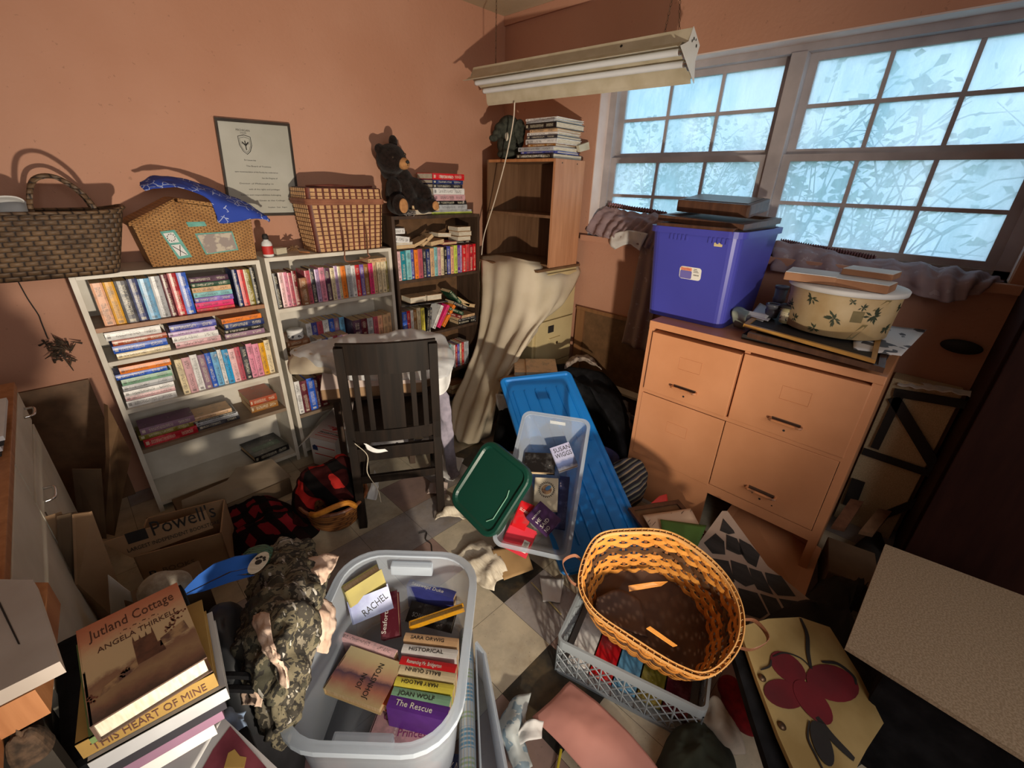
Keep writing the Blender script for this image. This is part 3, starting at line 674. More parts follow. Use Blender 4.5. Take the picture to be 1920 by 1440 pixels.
# bandana over the hamper
def bandana_mat():
    m, nt, bs = newmat('blue_bandana'); bs.inputs['Roughness'].default_value = .85
    v = nt.nodes.new('ShaderNodeTexVoronoi'); v.feature = 'DISTANCE_TO_EDGE'; v.inputs['Scale'].default_value = 38
    tc = nt.nodes.new('ShaderNodeTexCoord'); nt.links.new(tc.outputs['Object'], v.inputs[0])
    w = mth(nt, 'LESS_THAN', v.outputs[0], .045); k = mth(nt, 'GREATER_THAN', noise_n(nt, 13, 2), .5)
    nt.links.new(mixc(nt, mth(nt, 'MULTIPLY', mth(nt, 'MULTIPLY', w, k), .8), (.02, .055, .36), (.45, .52, .75)), bs.inputs['Base Color']); return m
b = cloth('bandana', [[(262, 342, 'y', 2.36), (290, 330, 'y', 2.38), (330, 333, 'y', 2.38), (370, 343, 'y', 2.37), (420, 362, 'y', 2.36), (470, 385, 'y', 2.34), (505, 412, 'y', 2.30)],
                      [(262, 348, 'y', 2.32), (295, 340, 'y', 2.31), (335, 344, 'y', 2.31), (375, 356, 'y', 2.29), (420, 380, 'y', 2.275), (465, 396, 'y', 2.27), (505, 415, 'y', 2.275)],
                      [(272, 358, 'y', 2.28), (300, 352, 'y', 2.28), (340, 352, 'y', 2.275), (390, 372, 'y', 2.272), (405, 402, 'y', 2.27), (418, 419, 'y', 2.268), (500, 404, 'y', 2.27)]], bandana_mat(), n=8, amp=.006, freq=22, seed=5)
tag(b, 'blue paisley bandana draped over the wicker hamper lid', 'bandana')
# bottle, box, dried flowers
t = thing('glue_bottle', 'small white and red bottle with a black cap beside the hamper', 'bottle', T(0.697, 2.30, 1.0985))
obj('bottle_body', lathe([(.021, 0), (.023, .004), (.023, .055), (.020, .066), (.011, .073), (.011, .078)], 24), M_WHITE, t, smooth=True)
obj('red_label', lathe([(.0234, .012), (.0236, .013), (.0236, .048), (.0234, .049)], 24), M_RED, t, smooth=True)
obj('cap', lathe([(.013, .078), (.013, .092), (.010, .1), (.006, .102)], 18), M_INK, t, smooth=True)
t = thing('small_box', 'small cream box beside the red-labelled bottle', 'box', T(.735, 2.30, 1.0985, .3)); obj('box_body', box((0, 0, 0), (.055, .04, .028), .002), mat('cream_card', (.58, .52, .38)), t); obj('box_lid', box((-.001, -.001, .0282), (.056, .041, .033), .001), mat('cream_card', (.58, .52, .38)), t)
t = thing('dried_seedpod', 'dried brown seedpod lying beside the picnic basket', 'dried plant', T(.825, 2.34, 1.0985))
bm = bmesh.new(); rr = random.Random(4)
for k in range(26):
    a = rr.uniform(0, 6.28); e = rr.uniform(-.1, 1.0); d = Vector((math.cos(a) * math.cos(e), math.sin(a) * math.cos(e), abs(math.sin(e)))) * rr.uniform(.02, .038)
    add_tube(bm, [(0, 0, .018), d * .6 + Vector((0, 0, .02)), d + Vector((0, 0, .012))], .006, 5, .3)
obj('seed_husk', bm, mat('dry_husk', (.26, .14, .06), (.12, .06, .03)), t); obj('stem', tube([(.02, -.02, .006), (.05, -.045, .006), (.06, -.05, .005)], .004, 5), M_OAK, t)
# certificate
t = thing('framed_certificate', 'framed certificate with a shield crest hanging on the back wall', 'certificate')
A, B, Cc, D = P(400, 220, y=2.512), P(541, 232, y=2.512), P(563, 403, y=2.512), P(430, 406, y=2.512)
t.matrix_world = frame(D, Cc - D, Vector((-.09, 0, 1))); t.matrix_world.translation = D
Wc, Hc = (Cc - D).length, (A - D).length * .99
I = t.matrix_world.inverted()
q = [I @ p for p in (D, Cc, B, A)]
for p in q: p.z = 0
def inset(q, d):
    c = sum(q, Vector()) / 4; return [p + (c - p).normalized() * d * 1.35 for p in q]
bm = bmesh.new(); qi = inset(q, .011)
for i in range(4): add_prism(bm, [q[i], q[(i+1) % 4], qi[(i+1) % 4], qi[i]], (0, 0, 1), .014)
obj('picture_frame', bm, mat('black_brown_frame', (.05, .035, .025), (.02, .014, .01), .35), t)
pp = obj('certificate_sheet', prism(qi, (0, 0, 1), .004), mat('aged_certificate', (.46, .45, .40), (.38, .37, .32), .35, 4), t)
def ctext(s, u, v, size, w=None, m=M_INK): return text(s, size, m, pp, T(Wc * u - .0, Hc * v, .0045), align='CENTER', width=w)
ctext('MICHIGAN', .40, .90, .012); ctext('STATE', .40, .875, .009)
bm = bmesh.new(); cx, cy = Wc * .40, Hc * .76
sh = [(-.026, .035), (0, .042), (.026, .035), (.026, 0), (.015, -.025), (0, -.038), (-.015, -.025), (-.026, 0)]
add_tube(bm, [(cx + a, cy + b_, .005) for a, b_ in sh], .0014, 5, closed=True); add_tube(bm, [(cx + a * .8, cy + b_ * .8, .005) for a, b_ in sh], .0007, 5, closed=True)
for s in (-1, 1):
    for k in range(3): add_tube(bm, [(cx, cy - .004 + k * .003, .005), (cx + s * (.009 + k * .002), cy + .006 + k * .004, .005), (cx + s * .014, cy + .014 - k * .005, .005)], .0012, 5)
add_tube(bm, [(cx, cy - .02, .005), (cx, cy + .018, .005)], .0022, 5)
obj('crest', bm, M_INK, pp)
for k, (s, u, w) in enumerate((('Be it known that', .42, .05), ('The Board of Trustees', .50, .11), ('upon recommendation of the Faculty has conferred on', .48, .19), ('has the Degree of', .62, .07), ('Doctor of Philosophy in', .45, .15), ('with all the rights and privileges', .52, .14), ('honors and responsibilities belonging', .48, .18), ('Given at the College', .6, .12))):
    ctext(s, u + .02 * (k % 2), .60 - k * .062, .009, w)
ctext('President   Dean   Regent', .68, .09, .008, .09)
# picnic basket
M_SLAT = mat('pale_splint', (0.60, 0.36, 0.17), (0.46, 0.25, 0.11), 0.55, 30)
M_BAND = mat('red_brown_splint', (0.15, 0.035, 0.022), (0.08, 0.02, 0.012), 0.5, 30)
M_LEATH = mat('brown_leather', (0.24, 0.10, 0.055), (0.15, 0.06, 0.03), 0.6, 25)
t = thing('picnic_basket', 'woven slat picnic basket with leather straps on the middle white bookcase', 'basket', T(1.105, 2.375, 1.0985, 0.0))
def pbox(z0, z1, w0, w1, d0, d1, name, parent):
    b = bmesh.new(); lo, hi = rrect(w0, d0, .02, 4), rrect(w1, d1, .02, 4); n = len(lo)
    A_ = [b.verts.new((*p, z0)) for p in lo]; B_ = [b.verts.new((*p, z1)) for p in hi]
    for k in range(n): b.faces.new((A_[k], A_[(k+1) % n], B_[(k+1) % n], B_[k]))
    b.faces.new(A_[::-1]); b.faces.new(B_)
    body = obj(name, b, M_BAND, parent)
    b = bmesh.new(); ns = 12
    def slats(p0, p1, q0, q1, nrm, n):
        for k in range(n):
            s0, s1 = (k + .14) / n, (k + .80) / n
            rows_ = max(2, round((z1 - z0) / .021))
            for r in range(rows_):
                f0, f1 = (r + .10) / rows_, (r + .90) / rows_
                g = lambda s, f: Vector(p0).lerp(Vector(p1), s).lerp(Vector(q0).lerp(Vector(q1), s), f)
                add_prism(b, [g(s0, f0), g(s1, f0), g(s1, f1), g(s0, f1)], nrm, .0035)
    w0, w1, d0, d1 = w0/2, w1/2, d0/2, d1/2
    slats((-w0+.012, -d0, z0), (w0-.012, -d0, z0), (-w1+.012, -d1, z1), (w1-.012, -d1, z1), (0, -1, 0), 11)
    slats((-w0, d0-.01, z0), (-w0, -d0+.01, z0), (-w1, d1-.01, z1), (-w1, -d1+.01, z1), (-1, 0, 0), 7)
    slats((w0, -d0+.01, z0), (w0, d0-.01, z0), (w1, -d1+.01, z1), (w1, d1-.01, z1), (1, 0, 0), 7)
    obj('splint_slats', b, M_SLAT, body)
pbox(.0, .225, .362, .395, .17, .20, 'basket_body', t)
pbox(.245, .30, .40, .395, .205, .20, 'lid', t)
for z in (.232, .245): obj('rim_band', tube([(p[0], p[1], z) for p in rrect(.408, .212, .02, 4)], .008, 6, closed=True), mat('rose_brown_rim', (.34, .14, .08), (.24, .09, .05)), t)
bm = bmesh.new(); add_box(bm, (-.19, -.09, .2985), (.19, .09, .303)); obj('lid_top', bm, M_BAND, t)
obj('twisted_twigs', tube(spline([(-.18, -.06, .306), (-.05, -.07, .312), (.08, -.06, .306), (.17, -.05, .31)], 6), .006, 6), M_BAND, t)
for x in (-.055, .075):
    obj('leather_strap', tube(spline([(x, -.098, .19), (x + .006, -.112, .10), (x + .002, -.118, .03), (x - .004, -.122, -.02)], 6), .0045, 5, flat=.5), M_LEATH, t)
    obj('peg', tube([(x, -.095, .19), (x, -.112, .19)], .005, 8), M_DKMETAL, t)
obj('hanging_handle', tube(spline([(-.061, -.122, -.02), (-.058, -.124, -.045), (-.02, -.126, -.05), (.05, -.126, -.045), (.078, -.124, -.035), (.071, -.122, -.02)], 6), .0045, 6), M_LEATH, t)
# teddy bear
M_FUR = mat('black_plush', (0.020, 0.012, 0.010), (0.008, 0.005, 0.004), 0.95, 60, bmp=.9, bscale=240, spec=.1, sheen=.1)
M_TAN = mat('tan_plush', (0.48, 0.24, 0.10), (0.36, 0.17, 0.07), 0.9, 60, bmp=.4, spec=.1)
t = thing('teddy_bear', 'black teddy bear with tan muzzle sitting on the dark bookcase', 'teddy bear', T(1.44, 2.365, 1.2635) @ Matrix.Scale(1.07, 4))
V = Vector
blob('bear_body', [(V((.035, .0, .10)), (.085, .075, .10)), (V((.045, .01, .16)), (.07, .062, .075)), (V((-.025, -.03, .265)), (.078, .07, .07)), (V((-.02, .0, .215)), (.05, .05, .05)),
                   (V((-.088, -.03, .305)), (.027, .016, .026)), (V((.005, -.01, .345)), (.025, .016, .032)),
                   (V((-.045, -.09, .05)), (.042, .085, .045)), (V((-.06, -.135, .055)), (.042, .03, .052)),
                   (V((.115, -.06, .045)), (.05, .075, .04)), (V((.15, -.115, .05)), (.034, .026, .036)),
                   (V((.105, -.03, .14)), (.055, .035, .045)), (V((.15, -.06, .10)), (.035, .035, .05)), (V((-.035, -.045, .13)), (.035, .05, .055))], M_FUR, t, .006)
hd = blob('muzzle', [(V((.008, -.088, .245)), (.032, .03, .029))], M_TAN, t, .004)
blob('nose', [(V((.012, -.118, .252)), (.011, .008, .008))], M_INK, hd, .002)
obj('mouth', tube([(.012, -.119, .245), (.012, -.1185, .235)], .0016, 5), M_INK, hd)
for x, z in ((-.052, .270), (.02, .287)): blob('eye', [(V((x, -.088 + (.004 if x > 0 else 0), z)), .0075)], mat('glass_eye', (.05, .03, .02), (.03, .02, .01), .1), t, .0015)
for c, r in ((V((-.058, -.166, .052)), (.026, .01, .036)), (V((.155, -.142, .05)), (.022, .009, .024))): blob('foot_pad', [(c, r)], M_TAN, t, .003)
# books round the bear
g = 'books piled on the dark bookcase'
def lay(name, lab, x, y, z, w, L, D, tk, c, hard=True, ang=0, tilt=0, page=M_PAGEW, cat='book', gp=None, **k):
    """spine facing the room, lying flat"""
    return book(name, lab, T(x, y, z + tk) @ Matrix.Rotation(ang, 4, 'Z') @ Matrix.Rotation(tilt, 4, 'Y') @ Matrix.Rotation(math.pi/2, 4, 'Y'), L, D, tk, c, gp or g, page=page, hard=hard)
z = 1.2635
pil = [('lime green', .31, .17, .012, 1.64, 'thin lime green paperback at bottom of the bear pile'), ('light grey', .30, .17, .012, 1.645, 'thin grey magazine second from bottom of the bear pile'),
       ('light grey', .235, .16, .028, 1.675, 'grey and navy hardback above the magazines in the bear pile'), ('black', .23, .15, .022, 1.675, 'black hardback fourth from bottom of the bear pile'),
       ('floral pink', .235, .16, .034, 1.66, 'pink and white hardback in the middle of the bear pile'), ('white', .235, .16, .034, 1.655, 'white hardback above the pink one in the bear pile'),
       ('charcoal', .22, .15, .022, 1.655, 'charcoal hardback third from top of the bear pile'), ('navy blue', .225, .15, .022, 1.655, 'navy hardback second from top of the bear pile'), ('red', .235, .165, .034, 1.655, 'red hardback with white lettering on top of the bear pile')]
for c, L, D, tk, x, lab in pil:
    bk = lay('hardback_book', lab, x, YS + .035, z, 0, L, D, tk, c); z += tk + .0005
text('TECH PRO', .019, M_INKW, bk, Matrix(((0, 0, 1, .02), (0, -1, 0, 0), (1, 0, 0, 0), (0, 0, 0, 1))) if 0 else Matrix.Translation((.017 + .008, -.0026, .05)) @ Matrix(((0, -1, 0, 0), (0, 0, -1, 0), (1, 0, 0, 0), (0, 0, 0, 1))), width=.10)
paged('cream page-edged paperback at the feet of the teddy bear', T(1.50, YS - .0, 1.2640 + .028, .25) @ flat, .15, .1, .026, 'buff', M_PAGEW, g)
paged('tan paperback lying on the cream one at the feet of the bear', T(1.50, YS + .03, 1.2925 + .022, -.35, .04) @ flat, .16, .1, .022, 'tan brown', None, g)
bm = bmesh.new(); rr = random.Random(8)
for k in range(60):
    c = V((rr.uniform(-.035, .035), rr.uniform(-.025, .025), rr.uniform(.004, .022))); d = V((rr.gauss(0, 1), rr.gauss(0, 1), rr.gauss(0, .5))).normalized() * .012
    add_tube(bm, [c - d, c + d], .002, 4)
tag(obj('potpourri', bm, mat('grey_bark_chips', (.3, .27, .25), (.05, .04, .05), .8, 60), None, T(1.455, 2.255, 1.2638)), 'small grey tangle of twigs left of the books by the bear', 'dried plant', kind='stuff')

# ---------------------------------------------------------------- corner: file cabinet, cherry case, sheet
M_CREAMC = mat('cream_enamel', (0.56, 0.45, 0.24), (0.48, 0.38, 0.2), 0.4, 5)
t = thing('file_cabinet', 'cream metal file cabinet half hidden by the hanging sheet', 'cabinet', T(2.0, 1.752, 0))
obj('cabinet_body', box((0, .018, 0), (.405, .66, .962), .004), M_CREAMC, t)
for i in range(3):
    z0 = .035 + i * .305; d = obj('drawer', box((.018, -.0, z0), (.387, .018, z0 + .297), .004), M_CREAMC, t)
    obj('label_holder', box((.13, -.004, z0 + .215), (.185, .001, z0 + .262), .001), M_INK, d); obj('lock', lathe([(.009, 0), (.009, .006), (.006, .007)], 14, T(.23, .001, z0 + .13, 0, 0, math.pi / 2)), M_DKMETAL, d)
    obj('drawer_pull', box((.14, -.012, z0 + .165), (.25, .001, z0 + .175), .002), M_CREAMC, d)
t = thing('shelf_unit', 'cherry laminate shelf unit standing open-sided on the file cabinet', 'shelf', T(2.105, 1.755, .978))
hh = .602; dd = .275; ww = .555
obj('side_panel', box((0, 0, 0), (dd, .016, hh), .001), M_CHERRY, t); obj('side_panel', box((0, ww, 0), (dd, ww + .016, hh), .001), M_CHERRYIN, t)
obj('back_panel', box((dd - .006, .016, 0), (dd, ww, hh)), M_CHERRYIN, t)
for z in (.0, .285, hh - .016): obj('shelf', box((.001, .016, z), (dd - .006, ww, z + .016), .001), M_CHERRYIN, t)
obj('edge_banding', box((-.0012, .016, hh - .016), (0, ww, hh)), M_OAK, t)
obj('screw_caps', lathe([(.004, 0), (.004, .002)], 10, T(.06, .001, hh - .02, 0, 0, math.pi/2)), M_INK, t); obj('screw_caps', lathe([(.004, 0), (.004, .002)], 10, T(.2, .001, hh - .02, 0, 0, math.pi/2)), M_INK, t)
tag(obj('cabinet_top_board', box((1.99, 1.745, .9625), (2.41, 2.42, .9775), .002), M_PANEL), 'brown board between the file cabinet and the cherry shelf unit', 'board')
# books on the shelf unit: edges seen on two sides
g = 'large books piled on the cherry shelf unit'; zt = 1.5805
def flatbook(name, lab, M, L, D, tk, c, page=M_PAGEW, hard=True, cat='book', gp=None, cm=None):
    """lying, cover up; origin is the front-left bottom corner, L along x, D along y, spine on y=0 side"""
    return book(name, lab, M @ T(0, 0, tk) @ Matrix.Rotation(math.pi/2, 4, 'Y'), L, D, tk, c, gp, page=page, hard=hard, cat=cat, cmat=cm)
specs = [('black', .29, .30, .026, 0, 'black hardback with white lettering at the bottom of the shelf unit pile'), ('indigo', .27, .24, .012, .1, 'thin blue booklet second from bottom of shelf unit pile'), ('light grey', .28, .24, .022, -.05, 'grey hardback third from bottom of shelf unit pile'),
         ('gold brown', .20, .26, .014, .12, 'gold-edged book fourth from bottom of shelf unit pile'), ('white', .24, .25, .026, .0, 'white hardback in the middle of shelf unit pile'), ('charcoal', .22, .27, .016, .1, 'charcoal paperback above the white one in shelf unit pile'),
         ('white', .22, .26, .016, .18, 'bent white magazine in shelf unit pile'), ('buff', .20, .26, .014, .08, 'buff paperback below the top three in shelf unit pile'), ('black', .235, .28, .030, -.04, 'thick black hardback third from top of shelf unit pile'),
         ('light grey', .22, .27, .012, -.1, 'thin grey magazine second from top of shelf unit pile'), ('white', .23, .28, .012, .05, 'white magazine on top of shelf unit pile')]
for c, L, D, tk, a, lab in specs:
    bk = book('large_book', lab, T(2.125 + R_.uniform(-.01, .012), 1.78 + L + R_.uniform(-.01, .01), zt + tk, -math.pi/2 + a * .5) @ Matrix.Rotation(math.pi/2, 4, 'Y'), L, D * .9, tk, c, g, page=M_PAGEW, hard=True)
    if lab.startswith('black hardback with'): text('AGATHA CHRISTIE', .017, M_INKW, bk, Matrix.Translation((.018, -.0027, .05)) @ Matrix(((0, -1, 0, 0), (0, 0, -1, 0), (1, 0, 0, 0), (0, 0, 0, 1))), width=.16)
    zt += tk + .0005
tag(obj('paper_tag', prism([P(*p, y=1.76) for p in ((1085, 273), (1104, 266), (1106, 280), (1088, 285))], (0, 1, 0), .02), mat('cream_card', (.58, .52, .38))), 'curled paper roll poking out right of the shelf unit pile', 'paper')
# stuffed elephant
M_ELE = mat('grey_green_plush', (0.060, 0.062, 0.048), (0.03, 0.032, 0.026), 0.95, 50, bmp=.5, spec=.1)
t = thing('stuffed_elephant', 'dark grey-green stuffed elephant slumped left on the shelf unit', 'stuffed toy', T(2.20, 2.20, 1.5812))
blob('elephant_body', [(V((0, .02, .09)), (.085, .075, .09)), (V((-.05, -.02, .17)), (.075, .065, .07)), (V((-.11, -.02, .16)), (.05, .04, .04)), (V((-.155, -.03, .13)), (.035, .027, .028)), (V((-.19, -.035, .105)), (.032, .024, .02)),
                       (V((.0, -.10, .03)), (.035, .05, .03)), (V((-.04, .0, .03)), (.06, .07, .03))], M_ELE, t, .007)
for y in (-.085, .05): blob('ear', [(V((-.02, y, .16)), (.05, .014, .06)), (V((-.01, y, .11)), (.03, .012, .05))], M_ELE, t, .006)
blob('tusk', [(V((-.10, -.055, .12)), (.012, .012, .025))], M_PAGEW, t, .003)
# hanging sheet
M_SHEET = mat('cream_bedsheet', (0.60, 0.52, 0.40), (0.50, 0.42, 0.30), 0.85, 5, bmp=.1)
Y2 = 1.742
sheet = [[(902, 482, 'y', 2.32), (935, 478, 'y', 2.2), (985, 487, 'x', 1.985), (1035, 497, 'y', 1.90), (1085, 497, 'y', 1.775)],
         [(903, 498, 'x', 1.97), (940, 500, 'x', 1.965), (990, 506, 'x', 1.965), (1040, 522, 'y', Y2 - .01), (1087, 515, 'y', Y2)],
         [(903, 570, 'x', 1.955), (935, 570, 'x', 1.945), (980, 575, 'x', 1.93), (1030, 575, 'y', Y2 - .03), (1062, 560, 'y', Y2 - .008)],
         [(896, 640, 'x', 1.91), (915, 645, 'x', 1.88), (950, 650, 'x', 1.85), (985, 640, 'y', Y2 - .06), (1020, 600, 'y', Y2 - .01)],
         [(872, 705, 'x', 1.76), (890, 715, 'x', 1.74), (920, 720, 'x', 1.74), (945, 715, 'x', 1.76), (988, 632, 'y', Y2 - .03)],
         [(850, 755, 'x', 1.60), (872, 770, 'x', 1.58), (905, 775, 'x', 1.57), (925, 770, 'x', 1.62), (938, 735, 'x', 1.72)],
         [(846, 800, 'z', .06), (858, 826, 'z', .02), (885, 832, 'z', .012), (915, 815, 'z', .012), (935, 770, 'z', .03)]]
s = cloth('hanging_bedsheet', sheet, M_SHEET, n=9, amp=.010, freq=6, seed=2, fold=(5.5, .011), thick=.003)
tag(s, 'cream bedsheet draped over the file cabinet and trailing on the floor', 'bedsheet')

# ---------------------------------------------------------------- shop light on chains
M_ENAM = mat('old_white_enamel', (0.56, 0.50, 0.38), (0.46, 0.40, 0.28), 0.45, 12)
N0, N1 = V((2.035, 1.02, 1.95)), V((1.93, 2.22, 1.95))
ax = (N1 - N0).normalized(); Lx = (N1 - N0).length
t = thing('shop_light', 'white enamel fluorescent shop light hanging on chains before the window', 'ceiling light'); t.matrix_world = frame(N0, ax, V((0, 0, 1)).cross(ax)) @ Matrix.Rotation(.42, 4, 'X')
# local: x along lamp, y across (towards the back wall side), z up
def strip(name, prof, x0, x1, m, parent, th=.0015):
    bm = bmesh.new(); A_ = [bm.verts.new((x0, a, b)) for a, b in prof]; B_ = [bm.verts.new((x1, a, b)) for a, b in prof]
    for k in range(len(prof) - 1): bm.faces.new((A_[k], A_[k+1], B_[k+1], B_[k]))
    return solid(obj(name, bm, m, parent), th, 0)
hs = strip('housing', [(-.052, .0), (-.052, .055), (.052, .055), (.052, .0), (-.052, .0)], 0, Lx, M_ENAM, t)
strip('reflector', [(-.112, -.055), (-.098, -.048), (-.075, -.014), (-.052, .0), (0, .004), (.052, .0), (.075, -.014), (.098, -.048), (.112, -.055)], .012, Lx - .012, M_ENAM, t)
M_ENAMW = mat('clean_white_enamel', (0.70, 0.68, 0.64), (0.62, 0.60, 0.55), 0.4, 8)
ep = obj('end_plate', prism([V((-.001, a, b)) for a, b in ((-.052, .06), (.052, .06), (.056, .0), (.10, -.045), (.112, -.056), (-.112, -.056), (-.10, -.045), (-.056, .0))], (-1, 0, 0), .002), M_ENAMW, t)
obj('end_plate', prism([V((Lx + .001, a, b)) for a, b in ((-.052, .055), (.052, .055), (.056, .0), (-.056, .0))], (1, 0, 0), .002), M_ENAM, t)
bm = bmesh.new()
for a, b, r in ((-.02, .035, .006), (.02, .035, .006), (.0, .045, .004), (.03, .02, .005)): add_tube(bm, [(-.0035, a, b), (-.0045, a, b)], r, 10)
obj('knockout_holes', bm, M_INK, ep)
for y in (-.035, .035):
    tb = obj('lamp_tube', lathe([(.0125, .03), (.0128, .04), (.0128, Lx - .04), (.0125, Lx - .03)], 14, T(0, y, -.022, 0, math.pi/2)), mat('unlit_lamp_glass', (.72, .74, .76), (.68, .7, .73), .2), t, smooth=True)
    obj('tube_cap', lathe([(.013, .014), (.0135, .016), (.0135, .032), (.013, .034)], 14, T(0, y, -.022, 0, math.pi/2)), M_CHROME, tb, smooth=True)
    obj('lamp_socket', box((.004, y - .014, -.045), (.015, y + .014, .0), .002), M_CHROME, t)
obj('mounting_hole', lathe([(.006, 0), (.006, .001)], 12, T(.30, .0535, .03, 0, 0, -math.pi/2)), M_INK, t); obj('mounting_hole', lathe([(.006, 0), (.006, .001)], 12, T(.30, -.0535, .03, 0, 0, math.pi/2)), M_INK, t)
def chain(name, lab, a, b, pitch=.014):
    bm = bmesh.new(); d = (b - a); n = int(d.length / pitch); 
    for k in range(n):
        c = a + d * ((k + .5) / n); e = d.normalized() * pitch * .62; s = V((1, 0, 0)) if k % 2 else V((0, 1, 0)); s = s * .0035
        add_tube(bm, [c + e, c + e * .5 + s, c - e * .5 + s, c - e, c - e * .5 - s, c + e * .5 - s], .0011, 5, closed=True)
    tag(obj(name, bm, M_DKMETAL), lab, 'chain', 'chains holding the shop light')
pn = t.matrix_world @ V((.10, 0, .056)); pf = t.matrix_world @ V((Lx - .12, 0, .056))
hook = pn + V((0.01, 0.02, 0)); hook.z = ZC - .001
chain('hanging_chain', 'right strand of the chain pair at the near end of the shop light', t.matrix_world @ V((.07, 0, .058)), V((pn.x, pn.y + .01, 2.25)))
chain('hanging_chain', 'left strand of the chain pair at the near end of the shop light', t.matrix_world @ V((.14, 0, .058)), V((pn.x, pn.y + .014, 2.25)))
chain('hanging_chain', 'upper single chain from ceiling to the near end of shop light', V((pn.x, pn.y + .012, 2.255)), V((pn.x, pn.y + .012, ZC)))
chain('hanging_chain', 'dark chain hanging down over the far end of shop light', pf + V((0, 0, .004)), V((pf.x, pf.y, ZC)), .016)
cd = tube(spline([(965, 195, 'x', 1.98), (960, 235, 'x', 2.0), (950, 300, 'x', 2.03), (925, 390, 'x', 2.05), (908, 440, 'x', 2.04), (903, 480, 'x', 2.0)], 6) if 0 else spline([P(965, 192, x=2.0), P(962, 230, x=2.01), P(948, 300, x=2.03), (P(928, 375, x=2.05)), P(908, 440, x=2.04), P(903, 478, x=2.0)], 6), .0035, 6)
tag(obj('power_cord', cd, mat('white_cord', (.68, .58, .46), (.6, .5, .4))), 'white power cord hanging from the shop light beside the shelf unit', 'cord')
# ---------------------------------------------------------------- right-hand side
M_PEACHC = mat('peach_painted_steel', (0.60, 0.27, 0.13), (0.53, 0.23, 0.105), 0.42, 4, bmp=.12, bscale=70)
t = thing('file_cabinet', 'wide peach-painted file cabinet with four drawers under the window', 'cabinet', T(1.762, .035, 0))
Wd, Dp, Ht = .834, .55, .9135      # along y, x, z
obj('cabinet_top', box((-.004, 0, Ht - .03), (Dp, Wd, Ht), .003), M_PEACHC, t)
bm = bmesh.new(); add_box(bm, (0.012, 0.001, 0), (Dp, .02, Ht - .03)); add_box(bm, (0.012, Wd - .02, 0), (Dp, Wd - .001, Ht - .03)); add_box(bm, (Dp - .01, .02, .2), (Dp, Wd - .02, Ht - .03)); add_box(bm, (.03, .02, .205), (Dp, Wd - .02, .215))
obj('cabinet_body', bm, M_PEACHC, t)
bm = bmesh.new(); add_box(bm, (0, 0, 0), (.014, .030, Ht - .03)); add_box(bm, (0, Wd - .022, 0), (.014, Wd, Ht - .03)); add_box(bm, (0, .030, .203), (.014, Wd - .022, .25)); add_box(bm, (0, .030, .573), (.014, Wd - .022, .592)); add_box(bm, (.008, .41, .25), (.014, .43, .88))
obj('face_frame', bm, M_PEACHC, t)
def drawer(y0, y1, z0, z1, out, handle, label):
    d = obj('drawer', box((-out, y0, z0), (.04, y1, z1), .003), M_PEACHC, t); yc = (y0 + y1) / 2
    if handle:
        zc = z0 + (z1 - z0) * .22; w = .053
        pts = [V((-out, yc - w, zc)), V((-out - .016, yc - w, zc)), V((-out - .02, yc - w + .006, zc)), V((-out - .02, yc + w - .006, zc)), V((-out - .016, yc + w, zc)), V((-out, yc + w, zc))]
        hd = obj('handle', tube(pts, .0055, 8), mat('painted_handle', (.50, .21, .09), (.16, .08, .05), .4, 30, lo=.3, hi=.5), d)
        obj('recess_shade_strip', box((-out - .0008, yc - w + .004, zc - .009), (-out + .001, yc + w - .004, zc + .009)), mat('recess_shadow_paint', (.10, .05, .03), (.07, .035, .02)), d)  # flat dark strip painted on the front as the shade behind the handle
        obj('keyhole', lathe([(.0045, 0), (.0045, .001)], 12, T(-out - .0006, yc - .002, zc - .034, 0, math.pi/2)), M_INK, d)
    if label:
        bm = bmesh.new(); zc = z0 + (z1 - z0) * .62
        add_tube(bm, [(-out - .0003, yc - .05, zc - .026), (-out - .0003, yc + .045, zc - .026), (-out - .0003, yc + .045, zc + .026), (-out - .0003, yc - .05, zc + .026)], .0012, 4, closed=True)
        obj('label_holder', bm, M_PEACHC, d)
    else:
        for a, b in ((.03, .05), (-.05, .03)): obj('screw_hole', lathe([(.003, 0), (.003, .001)], 10, T(-out - .0004, yc + a, z0 + b, 0, math.pi/2)), M_INK, d)
drawer(.434, .808, .593, .868, .012, True, True); drawer(.026, .426, .590, .872, .003, True, True)
drawer(.434, .815, .240, .570, .002, False, True); drawer(.032, .430, .253, .572, .002, True, False)
tag(obj('drawer_bottom_panel', prism([P(1340, 990, z=.02), P(1505, 1130, z=.01), P(1540, 1030, z=.12), P(1385, 930, z=.16)], V((-.4, 0, .6)).normalized(), .008), M_PEACHC), 'loose peach metal panel leaning under the file cabinet', 'panel')
obj('kick_panel', box((0.001, .43, 0), (.013, .80, .2025), .001), M_PEACHC, t)
# blue tote on it
def tote(name, label, M, lo, hi, h, r, m, rim, lip=.018, wall=.004):
    t = thing(name, label, 'storage bin', M)
    body = tapered(lo, hi, h, r, r * 1.2, m, t, 'bin_body', inner=wall, floor=.004)
    bm = bmesh.new(); a = rrect(hi[0] - wall, hi[1] - wall, r * 1.2); b = rrect(hi[0] + 2 * lip, hi[1] + 2 * lip, r * 1.2 + lip); n = len(a)
    rr_ = [[bm.verts.new((*p, z)) for p in q] for q, z in ((a, h - .006), (a, h + .002), (b, h + .002), (b, h - .022), (rrect(hi[0] + 2 * lip - .006, hi[1] + 2 * lip - .006, r * 1.2 + lip), h - .022), (rrect(hi[0] + 2 * lip - .006, hi[1] + 2 * lip - .006, r * 1.2 + lip), h - .006))]
    for u, v in zip(rr_, rr_[1:] + rr_[:1]):
        for k in range(n): bm.faces.new((u[k], u[(k+1) % n], v[(k+1) % n], v[k]))
    obj('rim', bm, rim or m, t); return t
